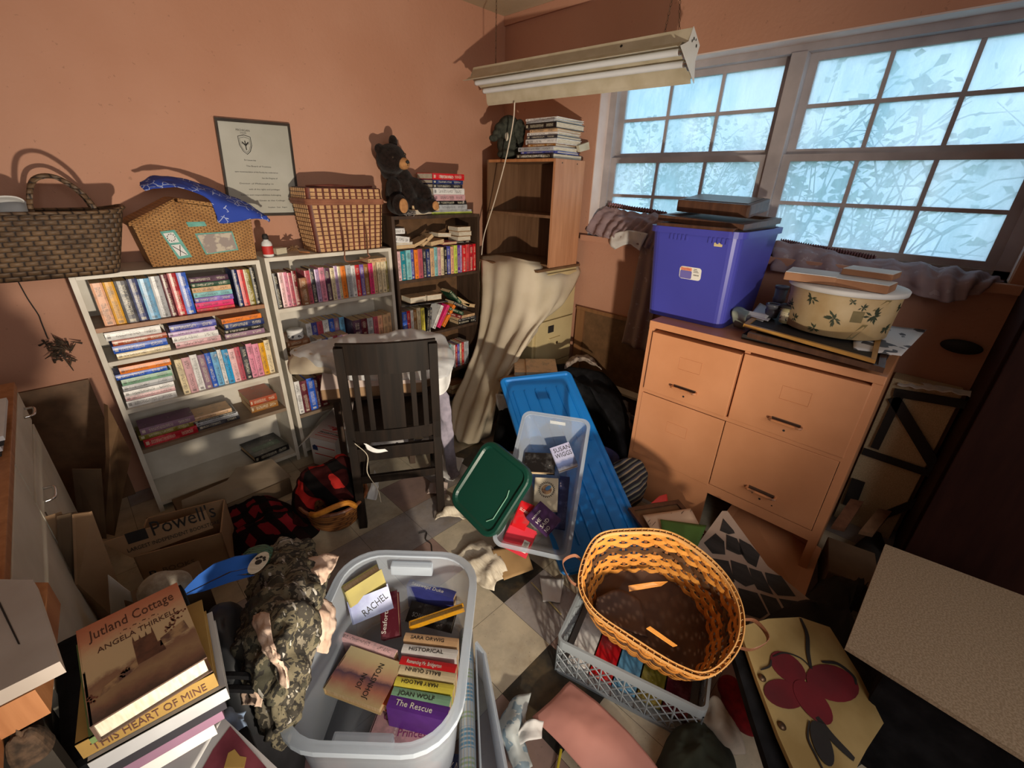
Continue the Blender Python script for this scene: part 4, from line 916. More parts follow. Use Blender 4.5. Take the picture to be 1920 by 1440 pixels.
def plast(name, c, rough=.35): return mat(name, c, tuple(k * .9 for k in c), rough, 4, spec=.5)
M_BLUE = plast('royal_blue_plastic', (0.055, 0.058, 0.36), .42)
bt = tote('storage_tote', 'royal blue plastic tote full of framed pictures on the peach file cabinet', T(2.06, .775, .9145), (.39, .345), (.50, .37), .385, .035, M_BLUE, None, .012)
for y0, y1 in ((-.14, -.05), (.02, .10)):
    bm = bmesh.new()
    for k in range(5): add_box(bm, (-.249, y0 + k * .017, .338), (-.240, y0 + k * .017 + .007, .361))
    obj('rim_ribs', bm, M_BLUE, bt)
fr = frame(V((-.2225, .035, .190)), V((0, -1, 0)), V((-.1428, 0, 1)))
lb = obj('product_label', prism([V((*p, 0)) for p in [(a + .045, b + .02) for a, b in rrect(.092, .052, .012)]], (0, 0, 1), .0012), M_INKW, bt, fr)
obj('label_panel', prism([V((a + .027, b + .013, .0013)) for a, b in rrect(.050, .034, .006)], (0, 0, 1), .0006), plast('label_purple', (.16, .14, .42)), lb)
obj('label_header', prism([V((a + .027, b + .036, .0013)) for a, b in rrect(.050, .014, .005)], (0, 0, 1), .0006), plast('label_peach', (.75, .35, .22)), lb)
text('Sterilite', .014, M_RED, lb, T(.006, .032, .002), width=.04)
bm = bmesh.new()
for k in range(9): add_box(bm, (.060 + k * .0026, .012, .0012), (.0612 + k * .0026, .018, .0016))
for k in range(3): add_box(bm, (.058, .026 + k * .006, .0012), (.08 - k * .004, .028 + k * .006, .0016))
obj('barcode', bm, M_INK, lb)
obj('price_sticker', prism([V((a, b, 0)) for a, b in rrect(.032, .014, .002)], (0, 0, 1), .001), mat('yellowed_sticker', (.62, .5, .26)), bt, frame(V((-.2435, -.105, .335)), V((0, -1, 0)), V((-.1428, 0, 1))))
# things in the tote
M_DKFR = wood('dark_frame_wood', (.10, .045, .025), (.05, .022, .014), .4)
def picture(name, label, quad, z_or, m, th=.018, bw=.02, face=None, cat='picture frame'):
    """frame from four world points (bottom-left, bottom-right, top-right, top-left)"""
    q = [toP(p) for p in quad]; n = (q[1] - q[0]).cross(q[3] - q[0]).normalized()
    t = thing(name, label, cat, frame(q[0], q[1] - q[0], q[3] - q[0])); I = t.matrix_world.inverted(); q = [I @ p for p in q]
    c = sum(q, V()) / 4; qi = [p + (c - p).normalized() * bw * 1.35 for p in q]
    bm = bmesh.new()
    for i in range(4): add_prism(bm, [q[i], q[(i+1) % 4], qi[(i+1) % 4], qi[i]], (0, 0, 1), th)
    obj('frame_border', bm, m, t); obj('picture_panel', prism(qi, (0, 0, 1), th * .5), face or M_PANEL, t); return t
zt = 1.285
picture('picture_frame', 'dark wooden frame lying lowest across the blue tote', [V((1.80, .93, zt)), V((1.80, .62, zt)), V((2.24, .60, zt + .01)), V((2.24, .93, zt + .01))], 0, M_DKFR, .028, .03)
picture('picture_frame', 'dark red-brown frame lying second from top in the blue tote', [V((1.84, .95, zt + .035)), V((1.84, .60, zt + .02)), V((2.22, .58, zt + .035)), V((2.22, .93, zt + .05))], 0, M_DKFR, .022, .03)
t = thing('framed_print', 'thick dark framed picture with curved shape on top of the blue tote', 'picture frame', frame(V((1.93, .92, zt + .068)), V((0, -1, -.03)), V((.9, 0, .10))))
obj('frame_border', box((0, 0, 0), (.30, .22, .05), .012), M_DKFR, t); obj('picture_panel', box((.02, .02, .0502), (.28, .20, .052)), mat('dark_print', (.12, .08, .05), (.03, .02, .015), .3, 9), t)
tag(cloth('loose_papers', [[V((1.83, .94, zt + .005)), V((1.83, .84, zt + .012)), V((1.84, .70, zt + .008))], [V((1.95, .95, zt + .012)), V((1.95, .84, zt + .02)), V((1.96, .72, zt + .01))], [V((2.1, .95, zt + .005)), V((2.1, .84, zt + .012)), V((2.1, .70, zt + .01))]], mat('pinkish_paper', (.62, .5, .45)), amp=.008, seed=8), 'pale papers under the frames at left in the blue tote', 'paper')
# frames and papers under the hat box
picture('picture_frame', 'gold-edged picture frame lying under the round hat box', [P(1393, 612, z=.958), P(1640, 682, z=.958), P(1640, 682, z=.958) + V((.40, .03, 0)), P(1393, 612, z=.958) + V((.40, .03, 0))], 0, mat('gold_frame', (.50, .27, .07), (.36, .18, .05), .35), .012, .016, M_INK)
picture('picture_frame', 'brown frame lying beneath the gold-edged frame', [P(1400, 632, z=.935), P(1655, 700, z=.935), P(1655, 700, z=.935) + V((.40, .03, 0)), P(1400, 632, z=.935) + V((.40, .03, 0))], 0, M_DKFR, .018, .02)
tag(obj('dark_folder', box((1.80, .06, .9145), (2.25, .50, .934), .003), M_INK), 'black folder lying lowest under the picture frames', 'folder')
def sheet(name, label, quad, m, cat='paper', amp=.002, n=5, th=.0012, gp=None, seed=1):
    q = [toP(p) for p in quad]; mid = lambda a, b: (a + b) / 2
    rows = [[q[3], mid(q[3], q[2]), q[2]], [mid(q[0], q[3]), sum(q, V()) / 4, mid(q[1], q[2])], [q[0], mid(q[0], q[1]), q[1]]]
    return tag(cloth(name, rows, m, n=n, amp=amp, freq=14, thick=th, seed=seed), label, cat, gp)
def print_mat(name, c, ink, sc=(1, 1, 1), s=40, th=.56):
    if name in MATS: return MATS[name]
    m, nt, bs = newmat(name); bs.inputs['Roughness'].default_value = .6
    f = noise_n(nt, s, 2, vscale=sc); nt.links.new(mixc(nt, mth(nt, 'GREATER_THAN', f, th), c, ink), bs.inputs['Base Color']); MATS[name] = m; return m
M_PRINT = print_mat('printed_sheet', (.62, .60, .60), (.08, .08, .09), (1, 1, 1), 16, .60)
sheet('printed_page', 'large printed page with photographs under the hat box, hanging over the cabinet corner', [(1600, 655, .965), (1690, 667, .962), (1738, 618, .97), (1600, 605, .975)], M_PRINT, seed=2)
sheet('printed_page', 'rounded white sheet below the large printed page', [(1590, 652, .955), (1672, 666, .952), (1690, 640, .96), (1610, 630, .96)], M_WHITE, seed=3)
mg = sheet('magazine', 'curled magazine pages between the blue tote and the jars', [(1390, 605, .93), (1420, 612, .95), (1445, 590, .985), (1375, 578, .99)], M_WHITE, 'magazine', .002, seed=4)
sheet('newspaper_clipping', 'white clipping with pictures in front of the grey cups', [(1405, 592, .975), (1440, 602, .972), (1458, 585, .972), (1425, 568, .975)], M_PRINT, seed=5)
tag(cloth('wire_notebook', [[(1376, 612, .92), (1372, 585, .985), (1380, 575, .99)], [(1385, 615, .92), (1384, 590, .98), (1392, 577, .99)], [(1396, 618, .92), (1398, 598, .975), (1405, 585, .985)]], mat('greenish_page_edges', (.35, .37, .28), (.2, .22, .17)), n=5, amp=.002, freq=30), 'bent magazine edges standing against the blue tote', 'magazine')
# jars and cups
t = thing('spice_jar', 'small jar with a wide black lid in front of the hat box', 'jar', T(P(1472, 605, z=.973).x, P(1472, 605, z=.973).y, .973))
obj('jar_body', lathe([(.020, 0), (.024, .003), (.025, .05), (.022, .06)], 24), mat('jar_label_cream', (.45, .40, .24), (.32, .28, .14)), t, smooth=True); obj('jar_label', lathe([(.0255, .012), (.0258, .014), (.0258, .044), (.0255, .046)], 24), print_mat('jar_label', (.5, .44, .3), (.05, .05, .05), s=60), t)
obj('lid', lathe([(.022, .06), (.034, .062), (.035, .067), (.030, .072), (.012, .072)], 28), M_INK, t, smooth=True)
for k, (u, v, zb, hh_, lab) in enumerate(((1452, 598, .973, .055, 'dark grey lidded cup behind the black-lidded jar'), (1462, 575, .973, .085, 'stack of pale grey plastic cups beside the hat box'))):
    b = P(u, v, z=zb); t = thing('plastic_cup', lab, 'cup', T(b.x + .02 + .02 * k, b.y + .02, zb))
    gm = mat('grey_plastic', (.22, .24, .28), (.18, .2, .24), .35) if k else mat('dark_grey_plastic', (.10, .11, .13), (.08, .08, .1), .35)
    obj('cup_body', lathe([(.022, 0), (.027, .03), (.024, .032), (.026, hh_ - .012)], 24), gm, t, smooth=True); obj('cup_rim', lathe([(.024, hh_ - .012), (.029, hh_ - .010), (.029, hh_), (.022, hh_), (.021, hh_ - .006)], 24), gm, t, smooth=True)
# hat box
hb = V((2.03, .255, .973)); t = thing('hat_box', 'round cream hat box with botanical print and white lid on the picture frames', 'box', T(*hb))
def hat_mat():
    m, nt, bs = newmat('botanical_paper'); bs.inputs['Roughness'].default_value = .6
    b = ramp(nt, noise_n(nt, 9, 4), ((.35, (.44, .30, .14)), (.65, (.56, .43, .25)))); nt.links.new(b, bs.inputs['Base Color']); return m
body = obj('box_body', lathe([(.160, 0), (.166, .003), (.174, .155), (.17, .158)], 48), hat_mat(), t, smooth=True)
lid = obj('lid', lathe([(.176, .150), (.184, .152), (.186, .166), (.182, .170), (.10, .172)], 48), M_WHITE, t, smooth=True)
bm = bmesh.new(); rr = random.Random(2); M_SPRIG = mat('sprig_print', (.045, .06, .03), (.02, .03, .015), .7, 30)
def on_hat(a, z, r_=0): R0 = .1655 + (.174 - .166) * z / .155 + .0012; return V((R0 * math.cos(a), R0 * math.sin(a), z))
for (a, z, sz) in ((3.75, .125, .9), (4.25, .07, 1.1), (3.95, .022, .8), (4.9, .09, 1.2), (4.65, .12, .6), (5.35, .045, 1.1), (3.2, .08, 1.1), (2.8, .12, .9), (3.45, .04, .7), (5.55, .12, .8), (4.45, .135, .5)):
    a -= 1.0
    for k in range(13):
        b = rr.uniform(0, 6.28); r0 = rr.uniform(.006, .020) * sz; c = (a + r0 * math.cos(b) / .17, z + r0 * math.sin(b)); l = .011 * sz; w = .0035 * sz
        ds, dz = math.cos(b), math.sin(b)
        pts = [(c[0] + (ds * l * u - dz * w * v) / .17, c[1] + dz * l * u + ds * w * v) for u, v in ((-1, 0), (0, 1), (1, 0), (0, -1))]
        if all(.004 < p[1] < .15 for p in pts): bm.faces.new([bm.verts.new(on_hat(*p)) for p in pts])
obj('sprig_print', bm, M_SPRIG, body)
bm = bmesh.new()
for a, z, w, h_ in ((3.62, .085, .035, .04), (3.72, .03, .018, .06), (4.0, .13, .022, .04)): bm.faces.new([bm.verts.new(on_hat(a + s * w / .17 / 2 + (.1 * u if w < .03 else 0), min(.147, max(.003, z + u * h_ / 2)))) for s, u in ((-1, -1), (1, -1), (1, 1), (-1, 1))])
obj('stamp_print', bm, mat('olive_stamp', (.20, .15, .06), (.12, .09, .03)), body)
M_ENV = mat('torn_brown_envelope', (.38, .19, .10), (.30, .14, .07), .8, 10)
def carton(name, label, c, L, D, H, rz, m, lidm, tilt=0, cat='box'):
    t = thing(name, label, cat, T(*c, rz) @ Matrix.Rotation(tilt, 4, 'Y')); obj('box_body', box((-L/2, -D/2, 0), (L/2, D/2, H), .003), m, t); obj('lid_paper', box((-L/2 + .002, -D/2 + .002, H + .0002), (L/2 - .002, D/2 - .002, H + .002)), lidm, t); return t
carton('flat_carton', 'left flat brown carton with torn white top on the hat box lid', (1.965, .36, 1.146), .15, .16, .028, .1, M_ENV, M_WHITE)
carton('flat_carton', 'long flat brown carton lying at the front of the hat box lid', (1.95, .235, 1.146), .11, .235, .026, -.1, M_ENV, M_WHITE)
carton('flat_carton', 'small brown carton stacked on the long carton of the hat box lid', (2.05, .20, 1.176), .12, .15, .020, -.1, M_ENV, M_WHITE)
# curtains fallen on the sill
def curt_mat(nm, c):
    m, nt, bs = newmat(nm); bs.inputs['Roughness'].default_value = .85
    f = noise_n(nt, 34, 2); nt.links.new(mixc(nt, mth(nt, 'MULTIPLY', mth(nt, 'GREATER_THAN', f, .66), .25), c, (.62, .55, .56)), bs.inputs['Base Color']); return m
M_CURT = curt_mat('mauve_curtain', (.30, .215, .23)); M_CURT2 = curt_mat('taupe_curtain', (.25, .17, .15))
tag(cloth('fallen_curtain', [[(1135, 385, 'x', 2.52), (1165, 393, 'x', 2.51), (1200, 400, 'x', 2.50), (1240, 402, 'x', 2.48), (1262, 405, 'x', 2.45)],
                             [(1112, 408, 'x', 2.47), (1150, 412, 'x', 2.45), (1190, 412, 'x', 2.43), (1228, 412, 'x', 2.42), (1255, 415, 'x', 2.40)],
                             [(1100, 430, 'x', 2.44), (1135, 438, 'x', 2.40), (1170, 432, 'x', 2.38), (1205, 432, 'x', 2.38), (1235, 440, 'x', 2.38)],
                             [(1102, 437, 'x', 2.42), (1135, 446, 'x', 2.385), (1165, 452, 'x', 2.37), (1195, 458, 'x', 2.37), (1222, 470, 'x', 2.38)]], M_CURT, n=12, amp=.015, freq=26, seed=4, fold=(8, .010)), 'mauve curtain bunched on the sill left of the blue tote', 'curtain')
tag(cloth('white_rag', [[(1150, 438, 'x', 2.375), (1180, 432, 'x', 2.36), (1215, 438, 'x', 2.36)], [(1142, 455, 'x', 2.37), (1178, 448, 'x', 2.35), (1205, 458, 'x', 2.36)], [(1152, 468, 'x', 2.375), (1178, 458, 'x', 2.36), (1200, 470, 'x', 2.37)]], M_WHITE, n=7, amp=.012, freq=24, seed=6), 'small white rag drooping over the sill edge below the bunched curtain', 'cloth')
tag(cloth('fallen_curtain', [[(1455, 452, 'x', 2.50), (1520, 462, 'x', 2.49), (1600, 480, 'x', 2.49), (1680, 490, 'x', 2.49), (1770, 500, 'x', 2.49), (1850, 515, 'x', 2.49), (1885, 525, 'x', 2.48)],
                             [(1450, 468, 'x', 2.44), (1520, 480, 'x', 2.43), (1600, 492, 'x', 2.42), (1690, 498, 'x', 2.41), (1770, 505, 'x', 2.41), (1840, 518, 'x', 2.42), (1882, 530, 'x', 2.44)],
                             [(1448, 490, 'x', 2.40), (1520, 500, 'x', 2.39), (1600, 510, 'x', 2.38), (1690, 522, 'x', 2.36), (1770, 528, 'x', 2.35), (1830, 532, 'x', 2.37), (1875, 534, 'x', 2.42)],
                             [(1445, 508, 'x', 2.385), (1520, 515, 'x', 2.38), (1600, 530, 'x', 2.37), (1690, 545, 'x', 2.36), (1770, 566, 'x', 2.35), (1815, 558, 'x', 2.37), (1860, 540, 'x', 2.41)]], M_CURT, n=12, amp=.016, freq=20, seed=9, fold=(9, .012)), 'long mauve curtain slumped along the sill behind the hat box', 'curtain')
bm = bmesh.new(); a, b = P(1140, 384, x=2.505), P(1245, 404, x=2.49)
def ruffle(a, b, n, h):
    bm = bmesh.new(); pr = None
    for k in range(n * 4 + 1):
        s = k / (n * 4); p = a.lerp(b, s) + V((.006 * math.sin(k * math.pi / 2), 0, 0)); q = p + V((.0, 0, h + .004 * math.sin(k * 1.7)))
        c = (bm.verts.new(p - V((0, 0, .006))), bm.verts.new(q)); 
        if pr: bm.faces.new((pr[0], c[0], c[1], pr[1]))
        pr = c
    return bm
M_RUF = mat('plum_ruffle', (.24, .12, .13), (.15, .07, .08), .85, 30)
for (a, b, n, lab) in ((P(1140, 386, x=2.515), P(1250, 404, x=2.505), 22, 'gathered curtain heading on a rod at left of the sill'), (P(1462, 456, x=2.51), P(1640, 488, x=2.505), 36, 'gathered curtain heading on a rod behind the hat box')):
    t = thing('curtain_rod', lab, 'curtain rod'); obj('rod', tube([a, b], .006, 8), M_DKMETAL, t); solid(obj('ruffle', ruffle(a, b, n, .02), M_RUF, t), .0015)
tag(cloth('hanging_curtain', [[(1205, 440, 'x', 2.395), (1215, 442, 'x', 2.385), (1228, 446, 'x', 2.39), (1240, 450, 'x', 2.40)], [(1190, 530, 'x', 2.39), (1205, 532, 'x', 2.375), (1222, 534, 'x', 2.385), (1235, 535, 'x', 2.40)],
                              [(1178, 600, 'x', 2.39), (1192, 604, 'x', 2.37), (1208, 606, 'x', 2.38), (1222, 608, 'x', 2.39)], [(1168, 642, 'x', 2.39), (1184, 650, 'x', 2.37), (1200, 655, 'x', 2.385), (1212, 658, 'x', 2.39)]], M_CURT2, n=8, amp=.006, freq=10, seed=3, fold=(2.2, .012)), 'taupe patterned curtain panel hanging down beside the blue tote', 'curtain')
# hole under the sill at right, dark gadget
t = thing('dark_bracket', 'dark oval bracket on the wall right of the printed page', 'bracket', T(2.425, -.125, .905)); obj('bracket_plate', lathe([(.03, 0), (.035, .004), (.033, .012)], 24, T(0, 0, 0, 0, -math.pi/2) , 0.8, 1.8), M_INK, t, smooth=True)
# lower wall panel, heater
bm = bmesh.new(); add_box(bm, (2.415, .60, .12), (2.4345, 1.735, .69)); struct('trim_4', bm, M_PANEL)
bm = bmesh.new(); add_box(bm, (2.405, .60, .675), (2.434, 1.74, .698), None, .002); add_box(bm, (2.405, 1.672, .12), (2.434, 1.735, .675), None, .002); struct('trim_5', bm, wood('peach_brown_trim', (.24, .11, .045), (.18, .08, .03)))
t = thing('baseboard_heater', 'white baseboard heater on the wall behind the clothes pile', 'heater', T(2.34, .62, 0)); obj('heater_cover', box((.02, 0, .03), (.093, 1.1, .20), .004), M_PANEL, t); obj('top_lip', box((.0, 0, .205), (.093, 1.1, .222), .003), M_WHITEP, t); obj('front_fins', box((0.005, 0, .06), (.02, 1.1, .09), .002), M_SHADE, t)
# cupboard with black bracing, on the right wall
M_SPECK = mat('speckled_beige_board', (.36, .27, .18), (.25, .18, .11), .8, 220, lo=.42, hi=.6)
t = thing('braced_cupboard', 'pale cupboard with black diagonal bracing right of the peach file cabinet', 'cupboard', T(2.325, -.185, 0))
obj('cupboard_body', box((.008, 0, 0), (.105, .215, .745), .003), mat('speckled_cream_panel', (.60, .48, .30), (.46, .36, .22), .8, 220), t)
bm = bmesh.new(); X0 = -.002
def strap(p, q, w):
    a, b = P(*p, x=2.325), P(*q, x=2.325); d = (b - a).normalized(); s = V((0, -d.z, d.y)) * w / 2; o = V((-2.325, .185, 0))
    add_prism(bm, [a + s + o, b + s + o, b - s + o, a - s + o], (-1, 0, 0), .008)
for p, q, w in (((1676, 735), (1835, 762), .035), ((1676, 745), (1760, 885), .042), ((1618, 845), (1745, 888), .032), ((1832, 770), (1755, 900), .03), ((1690, 735), (1640, 840), .03), ((1610, 900), (1592, 948), .05), ((1640, 972), (1735, 935), .03)): strap(p, q, w)
obj('black_bracing', bm, M_INK, t)
tag(cloth('white_valance', [[(1684, 712, 'x', 2.36), (1730, 718, 'x', 2.36), (1780, 726, 'x', 2.36), (1842, 738, 'x', 2.36)], [(1682, 722, 'x', 2.31), (1728, 729, 'x', 2.308), (1778, 736, 'x', 2.306), (1838, 748, 'x', 2.31)]], M_WHITE, n=10, amp=.006, freq=40, seed=5, fold=(6, .003)), 'strip of white ruffled cloth along the top of the braced cupboard', 'cloth')
# dark wardrobe at the right edge
M_MAHOG = wood('mahogany_veneer', (.030, .010, .007), (.018, .006, .005), .6, 1.5, (1, 1, .15), .02); M_MAHOG.node_tree.nodes['Principled BSDF'].inputs['Specular IOR Level'].default_value = .1
t = thing('wardrobe', 'tall dark mahogany wardrobe at the right edge of the room', 'wardrobe', T(2.0, -1.165, 0))
obj('wardrobe_body', box((.02, 0, 0), (.43, .96, 1.85), .004), M_MAHOG, t)
for k in range(2): dd_ = obj('door', box((0, .01 + k * .475, .06), (.0195, .475 + k * .475, 1.82), .003), M_MAHOG, t); obj('door_knob', lathe([(.012, 0), (.008, .01), (.014, .02), (.008, .026)], 14, T(0, .44 + k * .07, .95, 0, -math.pi/2)), M_DKMETAL, dd_)
# dark brown box and timber between cabinet and cupboard
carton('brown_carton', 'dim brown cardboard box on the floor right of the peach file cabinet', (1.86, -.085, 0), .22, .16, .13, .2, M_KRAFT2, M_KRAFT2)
for k, (c, lab) in enumerate(((wood('red_brown_timber', (.17, .075, .04), (.11, .045, .025)), 'left reddish-brown plank end leaning by the braced cupboard'), (M_CHERRYIN, 'right brown plank end leaning by the braced cupboard'))):
    a = P(1560 + 52 * k, 985 + 10 * k, z=.15) ; b = P(1595 + 52 * k, 935 + 18 * k, z=.20)
    tag(obj('plank', prism([a, a + V((.02, -.045, 0)), b + V((.02, -.045, 0)), b], (0, 0, -1), .018), c), lab, 'plank')
# pale board on a dark box
tb = [P(1660, 1020, z=.40), V((1.72, -.62, .40)), V((1.10, -.62, .40)), P(1586, 1212, z=.40)]
tag(obj('board', prism(tb, (0, 0, -1), .012), M_SPECK), 'pale speckled board lying on a dark box at the lower right', 'board')
t = thing('footlocker', 'low black footlocker under the pale speckled board', 'trunk', T(1.42, -.40, 0)); obj('trunk_body', box((-.24, -.20, 0), (.24, .20, .33), .01), M_BLACK, t); obj('trunk_lid', box((-.245, -.205, .332), (.245, .205, .387), .01), M_BLACK, t)
# canvas with red flower
n0 = PL(P(1390, 1170, z=.30), P(1550, 1165, z=.26), P(1655, 1350, z=.22))
ct = [n0.at(*p) for p in ((1386, 1176), (1440, 1160), (1500, 1157), (1556, 1176), (1610, 1262), (1657, 1356), (1625, 1405), (1590, 1470), (1505, 1480), (1460, 1380), (1420, 1275))]
M_CANV = mat('yellowed_canvas', (.40, .29, .12), (.27, .18, .06), .8, 6, bmp=.1, bscale=90)
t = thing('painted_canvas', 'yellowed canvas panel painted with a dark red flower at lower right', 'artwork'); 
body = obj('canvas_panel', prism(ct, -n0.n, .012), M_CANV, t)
def flat_on(pl, pts, m, parent, lift=.0012, name='petal', th=.0008): return obj(name, prism([pl.at(*p) + pl.n * lift for p in pts], pl.n, th), m, parent)
M_PETAL = mat('dark_red_petal', (.15, .005, .012), (.08, .004, .008), .7, 8)
def oval(cx, cy, rx, ry, ang, n=22): a = math.radians(ang); return [(cx + rx * math.cos(k * 6.283 / n) * math.cos(a) - ry * math.sin(k * 6.283 / n) * math.sin(a), cy + rx * math.cos(k * 6.283 / n) * math.sin(a) + ry * math.sin(k * 6.283 / n) * math.cos(a)) for k in range(n)]
for q, k in ((oval(1477, 1252, 40, 22, 40), 0), (oval(1470, 1302, 40, 26, 20), 1), (oval(1560, 1282, 52, 32, 22), 2), (oval(1523, 1318, 52, 22, 50), 3)): flat_on(n0, q, M_PETAL, body, .0012 + .0006 * k)
def stroke(pl, pts, w, m, parent, name='brush_stroke', lift=.003):
    q = spline([pl.at(*p) + pl.n * lift for p in pts], 6); bm = bmesh.new(); L_, R2 = [], []
    for i, p in enumerate(q):
        d = (q[min(i+1, len(q)-1)] - q[max(i-1, 0)]).normalized(); s = d.cross(pl.n) * w * (.35 + .65 * math.sin(math.pi * (i + .5) / len(q)) ** .5) / 2; L_.append(p + s); R2.append(p - s)
    add_prism(bm, L_ + R2[::-1], pl.n, .0008); return obj(name, bm, m, parent)
for pts, w in (([(1500, 1160), (1512, 1190), (1514, 1225), (1520, 1255)], .011), ([(1530, 1345), (1560, 1385), (1600, 1425)], .020), ([(1540, 1242), (1570, 1246), (1598, 1268), (1604, 1285)], .009), ([(1425, 1257), (1442, 1250), (1445, 1238)], .005),
               ([(1516, 1352), (1514, 1385), (1530, 1420), (1545, 1450)], .005), ([(1522, 1255), (1500, 1235), (1470, 1225), (1448, 1232)], .004)): stroke(n0, pts, w, M_INK, body)
flat_on(n0, oval(1540, 1395, 46, 16, 68), M_INK, body, .003, 'leaf')
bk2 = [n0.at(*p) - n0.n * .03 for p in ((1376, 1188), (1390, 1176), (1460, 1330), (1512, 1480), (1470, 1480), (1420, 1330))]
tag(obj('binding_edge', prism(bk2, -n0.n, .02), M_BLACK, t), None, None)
for u, v in ((1428, 1272), (1465, 1362)):
    c = n0.at(u, v); obj('metal_snap', lathe([(.009, 0), (.010, .003), (.004, .007)], 14, frame(c + n0.n * .001, (1, 0, 0), n0.n.cross(V((1, 0, 0))))), M_DKMETAL, t, smooth=True)
# cut-out patterned board
a, b_, c = P(1358, 958, z=.235), P(1300, 1040, z=.075), P(1548, 1148, z=.12)
n1 = PL(a, b_, c); ob = [n1.at(*p) for p in ((1354, 958), (1364, 958), (1440, 1062), (1546, 1146), (1549, 1172), (1540, 1180), (1330, 1180), (1270, 1060), (1298, 1034))]
M_PINKB = mat('pinkish_board', (.46, .34, .27), (.38, .27, .21), .7, 8); M_BLKPLY = wood('black_streaked_inlay', (.035, .03, .03), (.01, .01, .01), .5, 3, (1, .1, 1))
t = thing('patterned_board', 'pale board with rows of black curved lozenges leaning behind the big basket', 'board'); pb = obj('board_panel', prism(ob, -n1.n, .01), M_PINKB, t)
for k, q in enumerate(([(1356, 972), (1376, 995), (1378, 1000), (1366, 1002), (1350, 995)], [(1342, 1000), (1358, 1015), (1360, 1040), (1336, 1038), (1320, 1018)], [(1362, 1002), (1382, 1010), (1396, 1040), (1384, 1040), (1362, 1030)], [(1386, 1010), (1408, 1022), (1425, 1040), (1418, 1064), (1402, 1055), (1388, 1035)],
                         [(1326, 1045), (1366, 1052), (1378, 1092), (1348, 1085), (1332, 1070)], [(1370, 1050), (1400, 1060), (1415, 1095), (1398, 1100), (1375, 1085)], [(1404, 1064), (1428, 1072), (1450, 1115), (1420, 1105), (1412, 1090)], [(1434, 1073), (1465, 1080), (1492, 1118), (1458, 1116), (1440, 1095)],
                         [(1300, 1062), (1320, 1055), (1328, 1075), (1318, 1085)], [(1384, 1102), (1420, 1112), (1440, 1150), (1425, 1160), (1392, 1150)], [(1425, 1113), (1455, 1122), (1476, 1158), (1448, 1160)], [(1460, 1122), (1498, 1128), (1515, 1165), (1482, 1160)], [(1506, 1128), (1530, 1138), (1545, 1152), (1540, 1165), (1520, 1160)])):
    flat_on(n1, q, M_BLKPLY, pb, .001, 'black_inlay')
# frame, sheet music, green folder
pz = .11
picture('picture_frame', 'dark picture frame with brown backing lying behind the big basket', [(1245, 1048, .10), (1330, 1010, .10), (1270, 940, .16), (1176, 956, .16)], 0, M_DKFR, .014, .02, M_PANEL)
sheet('sheet_music', 'cream printed page lying on the dark picture frame behind the basket', [(1248, 1040, .135), (1320, 1000, .14), (1295, 953, .175), (1205, 966, .175)], print_mat('music_page', (.54, .40, .29), (.12, .08, .06), (1, 6, 1), 16, .66), seed=7)
sheet('paper_folder', 'green folder lying on the cream page behind the basket', [(1245, 1015, .16), (1298, 1048, .15), (1325, 985, .165), (1238, 974, .18)], mat('green_card', (.065, .16, .03), (.05, .12, .025), .7, 8), 'folder', .001, seed=2)
sheet('red_card', 'red card poking out behind the dark picture frame', [(1220, 944, .17), (1252, 940, .17), (1250, 926, .19), (1236, 930, .19)], M_RED, 'paper', seed=2)
sheet('lavender_cloth', 'crumpled lavender cloth between blue lid and dark picture frame', [(1168, 1000, .03), (1212, 1008, .04), (1175, 948, .12), (1160, 955, .12)], mat('lavender_towel', (.30, .27, .33), (.22, .2, .25), .95, 40), 'cloth', .02, th=.004)
# striped towel
def stripe_mat():
    m, nt, bs = newmat('striped_towel'); bs.inputs['Roughness'].default_value = .95
    tc = nt.nodes.new('ShaderNodeTexCoord'); sp = nt.nodes.new('ShaderNodeSeparateXYZ'); nt.links.new(tc.outputs['Object'], sp.inputs[0])
    f = mth(nt, 'FRACT', mth(nt, 'MULTIPLY_ADD', noise_n(nt, 9, 2), .25, mth(nt, 'MULTIPLY', mth(nt, 'ADD', sp.outputs[1], mth(nt, 'MULTIPLY', sp.outputs[2], .8)), 17)))
    nt.links.new(ramp(nt, f, ((0, (.02, .02, .03)), (.30, (.34, .28, .19)), (.45, (.08, .09, .12)), (.6, (.02, .02, .03)), (.8, (.25, .24, .17)), (.9, (.1, .11, .1))), 'CONSTANT'), bs.inputs['Base Color']); return m
tag(cloth('striped_towel', [[(1150, 868, .20), (1175, 858, .24), (1200, 862, .23), (1212, 880, .2)], [(1148, 900, .14), (1172, 895, .18), (1198, 898, .18), (1216, 895, .15)], [(1154, 930, .08), (1175, 930, .12), (1196, 925, .12), (1210, 920, .08)], [(1160, 950, .02), (1178, 955, .02), (1192, 948, .02), (1202, 940, .02)]], stripe_mat(), n=8, amp=.016, freq=14, seed=4), 'navy and cream striped towel heaped beside the blue lid', 'towel')
# ---------------------------------------------------------------- chair, desk and things round them
A0, B0 = V((.655, 1.565, 0)), V((.96, 1.385, 0))
xd = (B0 - A0).normalized(); M0 = frame(A0, xd, V((-xd.y, xd.x, 0))); Wc = (B0 - A0).length
t = thing('dining_chair', 'dark wooden slat-back chair with its back to the room', 'chair', M0)
s = .034
def post(x, r, ytop): # back post: leg + upright, leaning
    pts = [(x, -.03, 0), (x, 0, .42), (x, -.0, .5), (x + (.0), -.02 + ytop, .862)]
    bm = bmesh.new()
    for (a, b) in zip(pts, pts[1:]):
        a, b = V(a), V(b); add_prism(bm, [a + V((-s/2, -s/2, 0)), a + V((s/2, -s/2, 0)), a + V((s/2, s/2, 0)), a + V((-s/2, s/2, 0))], (b - a).normalized(), (b - a).length)
    return bm
for x in (0, Wc): obj('leg', post(x, s, .0), M_CHAIR, t)
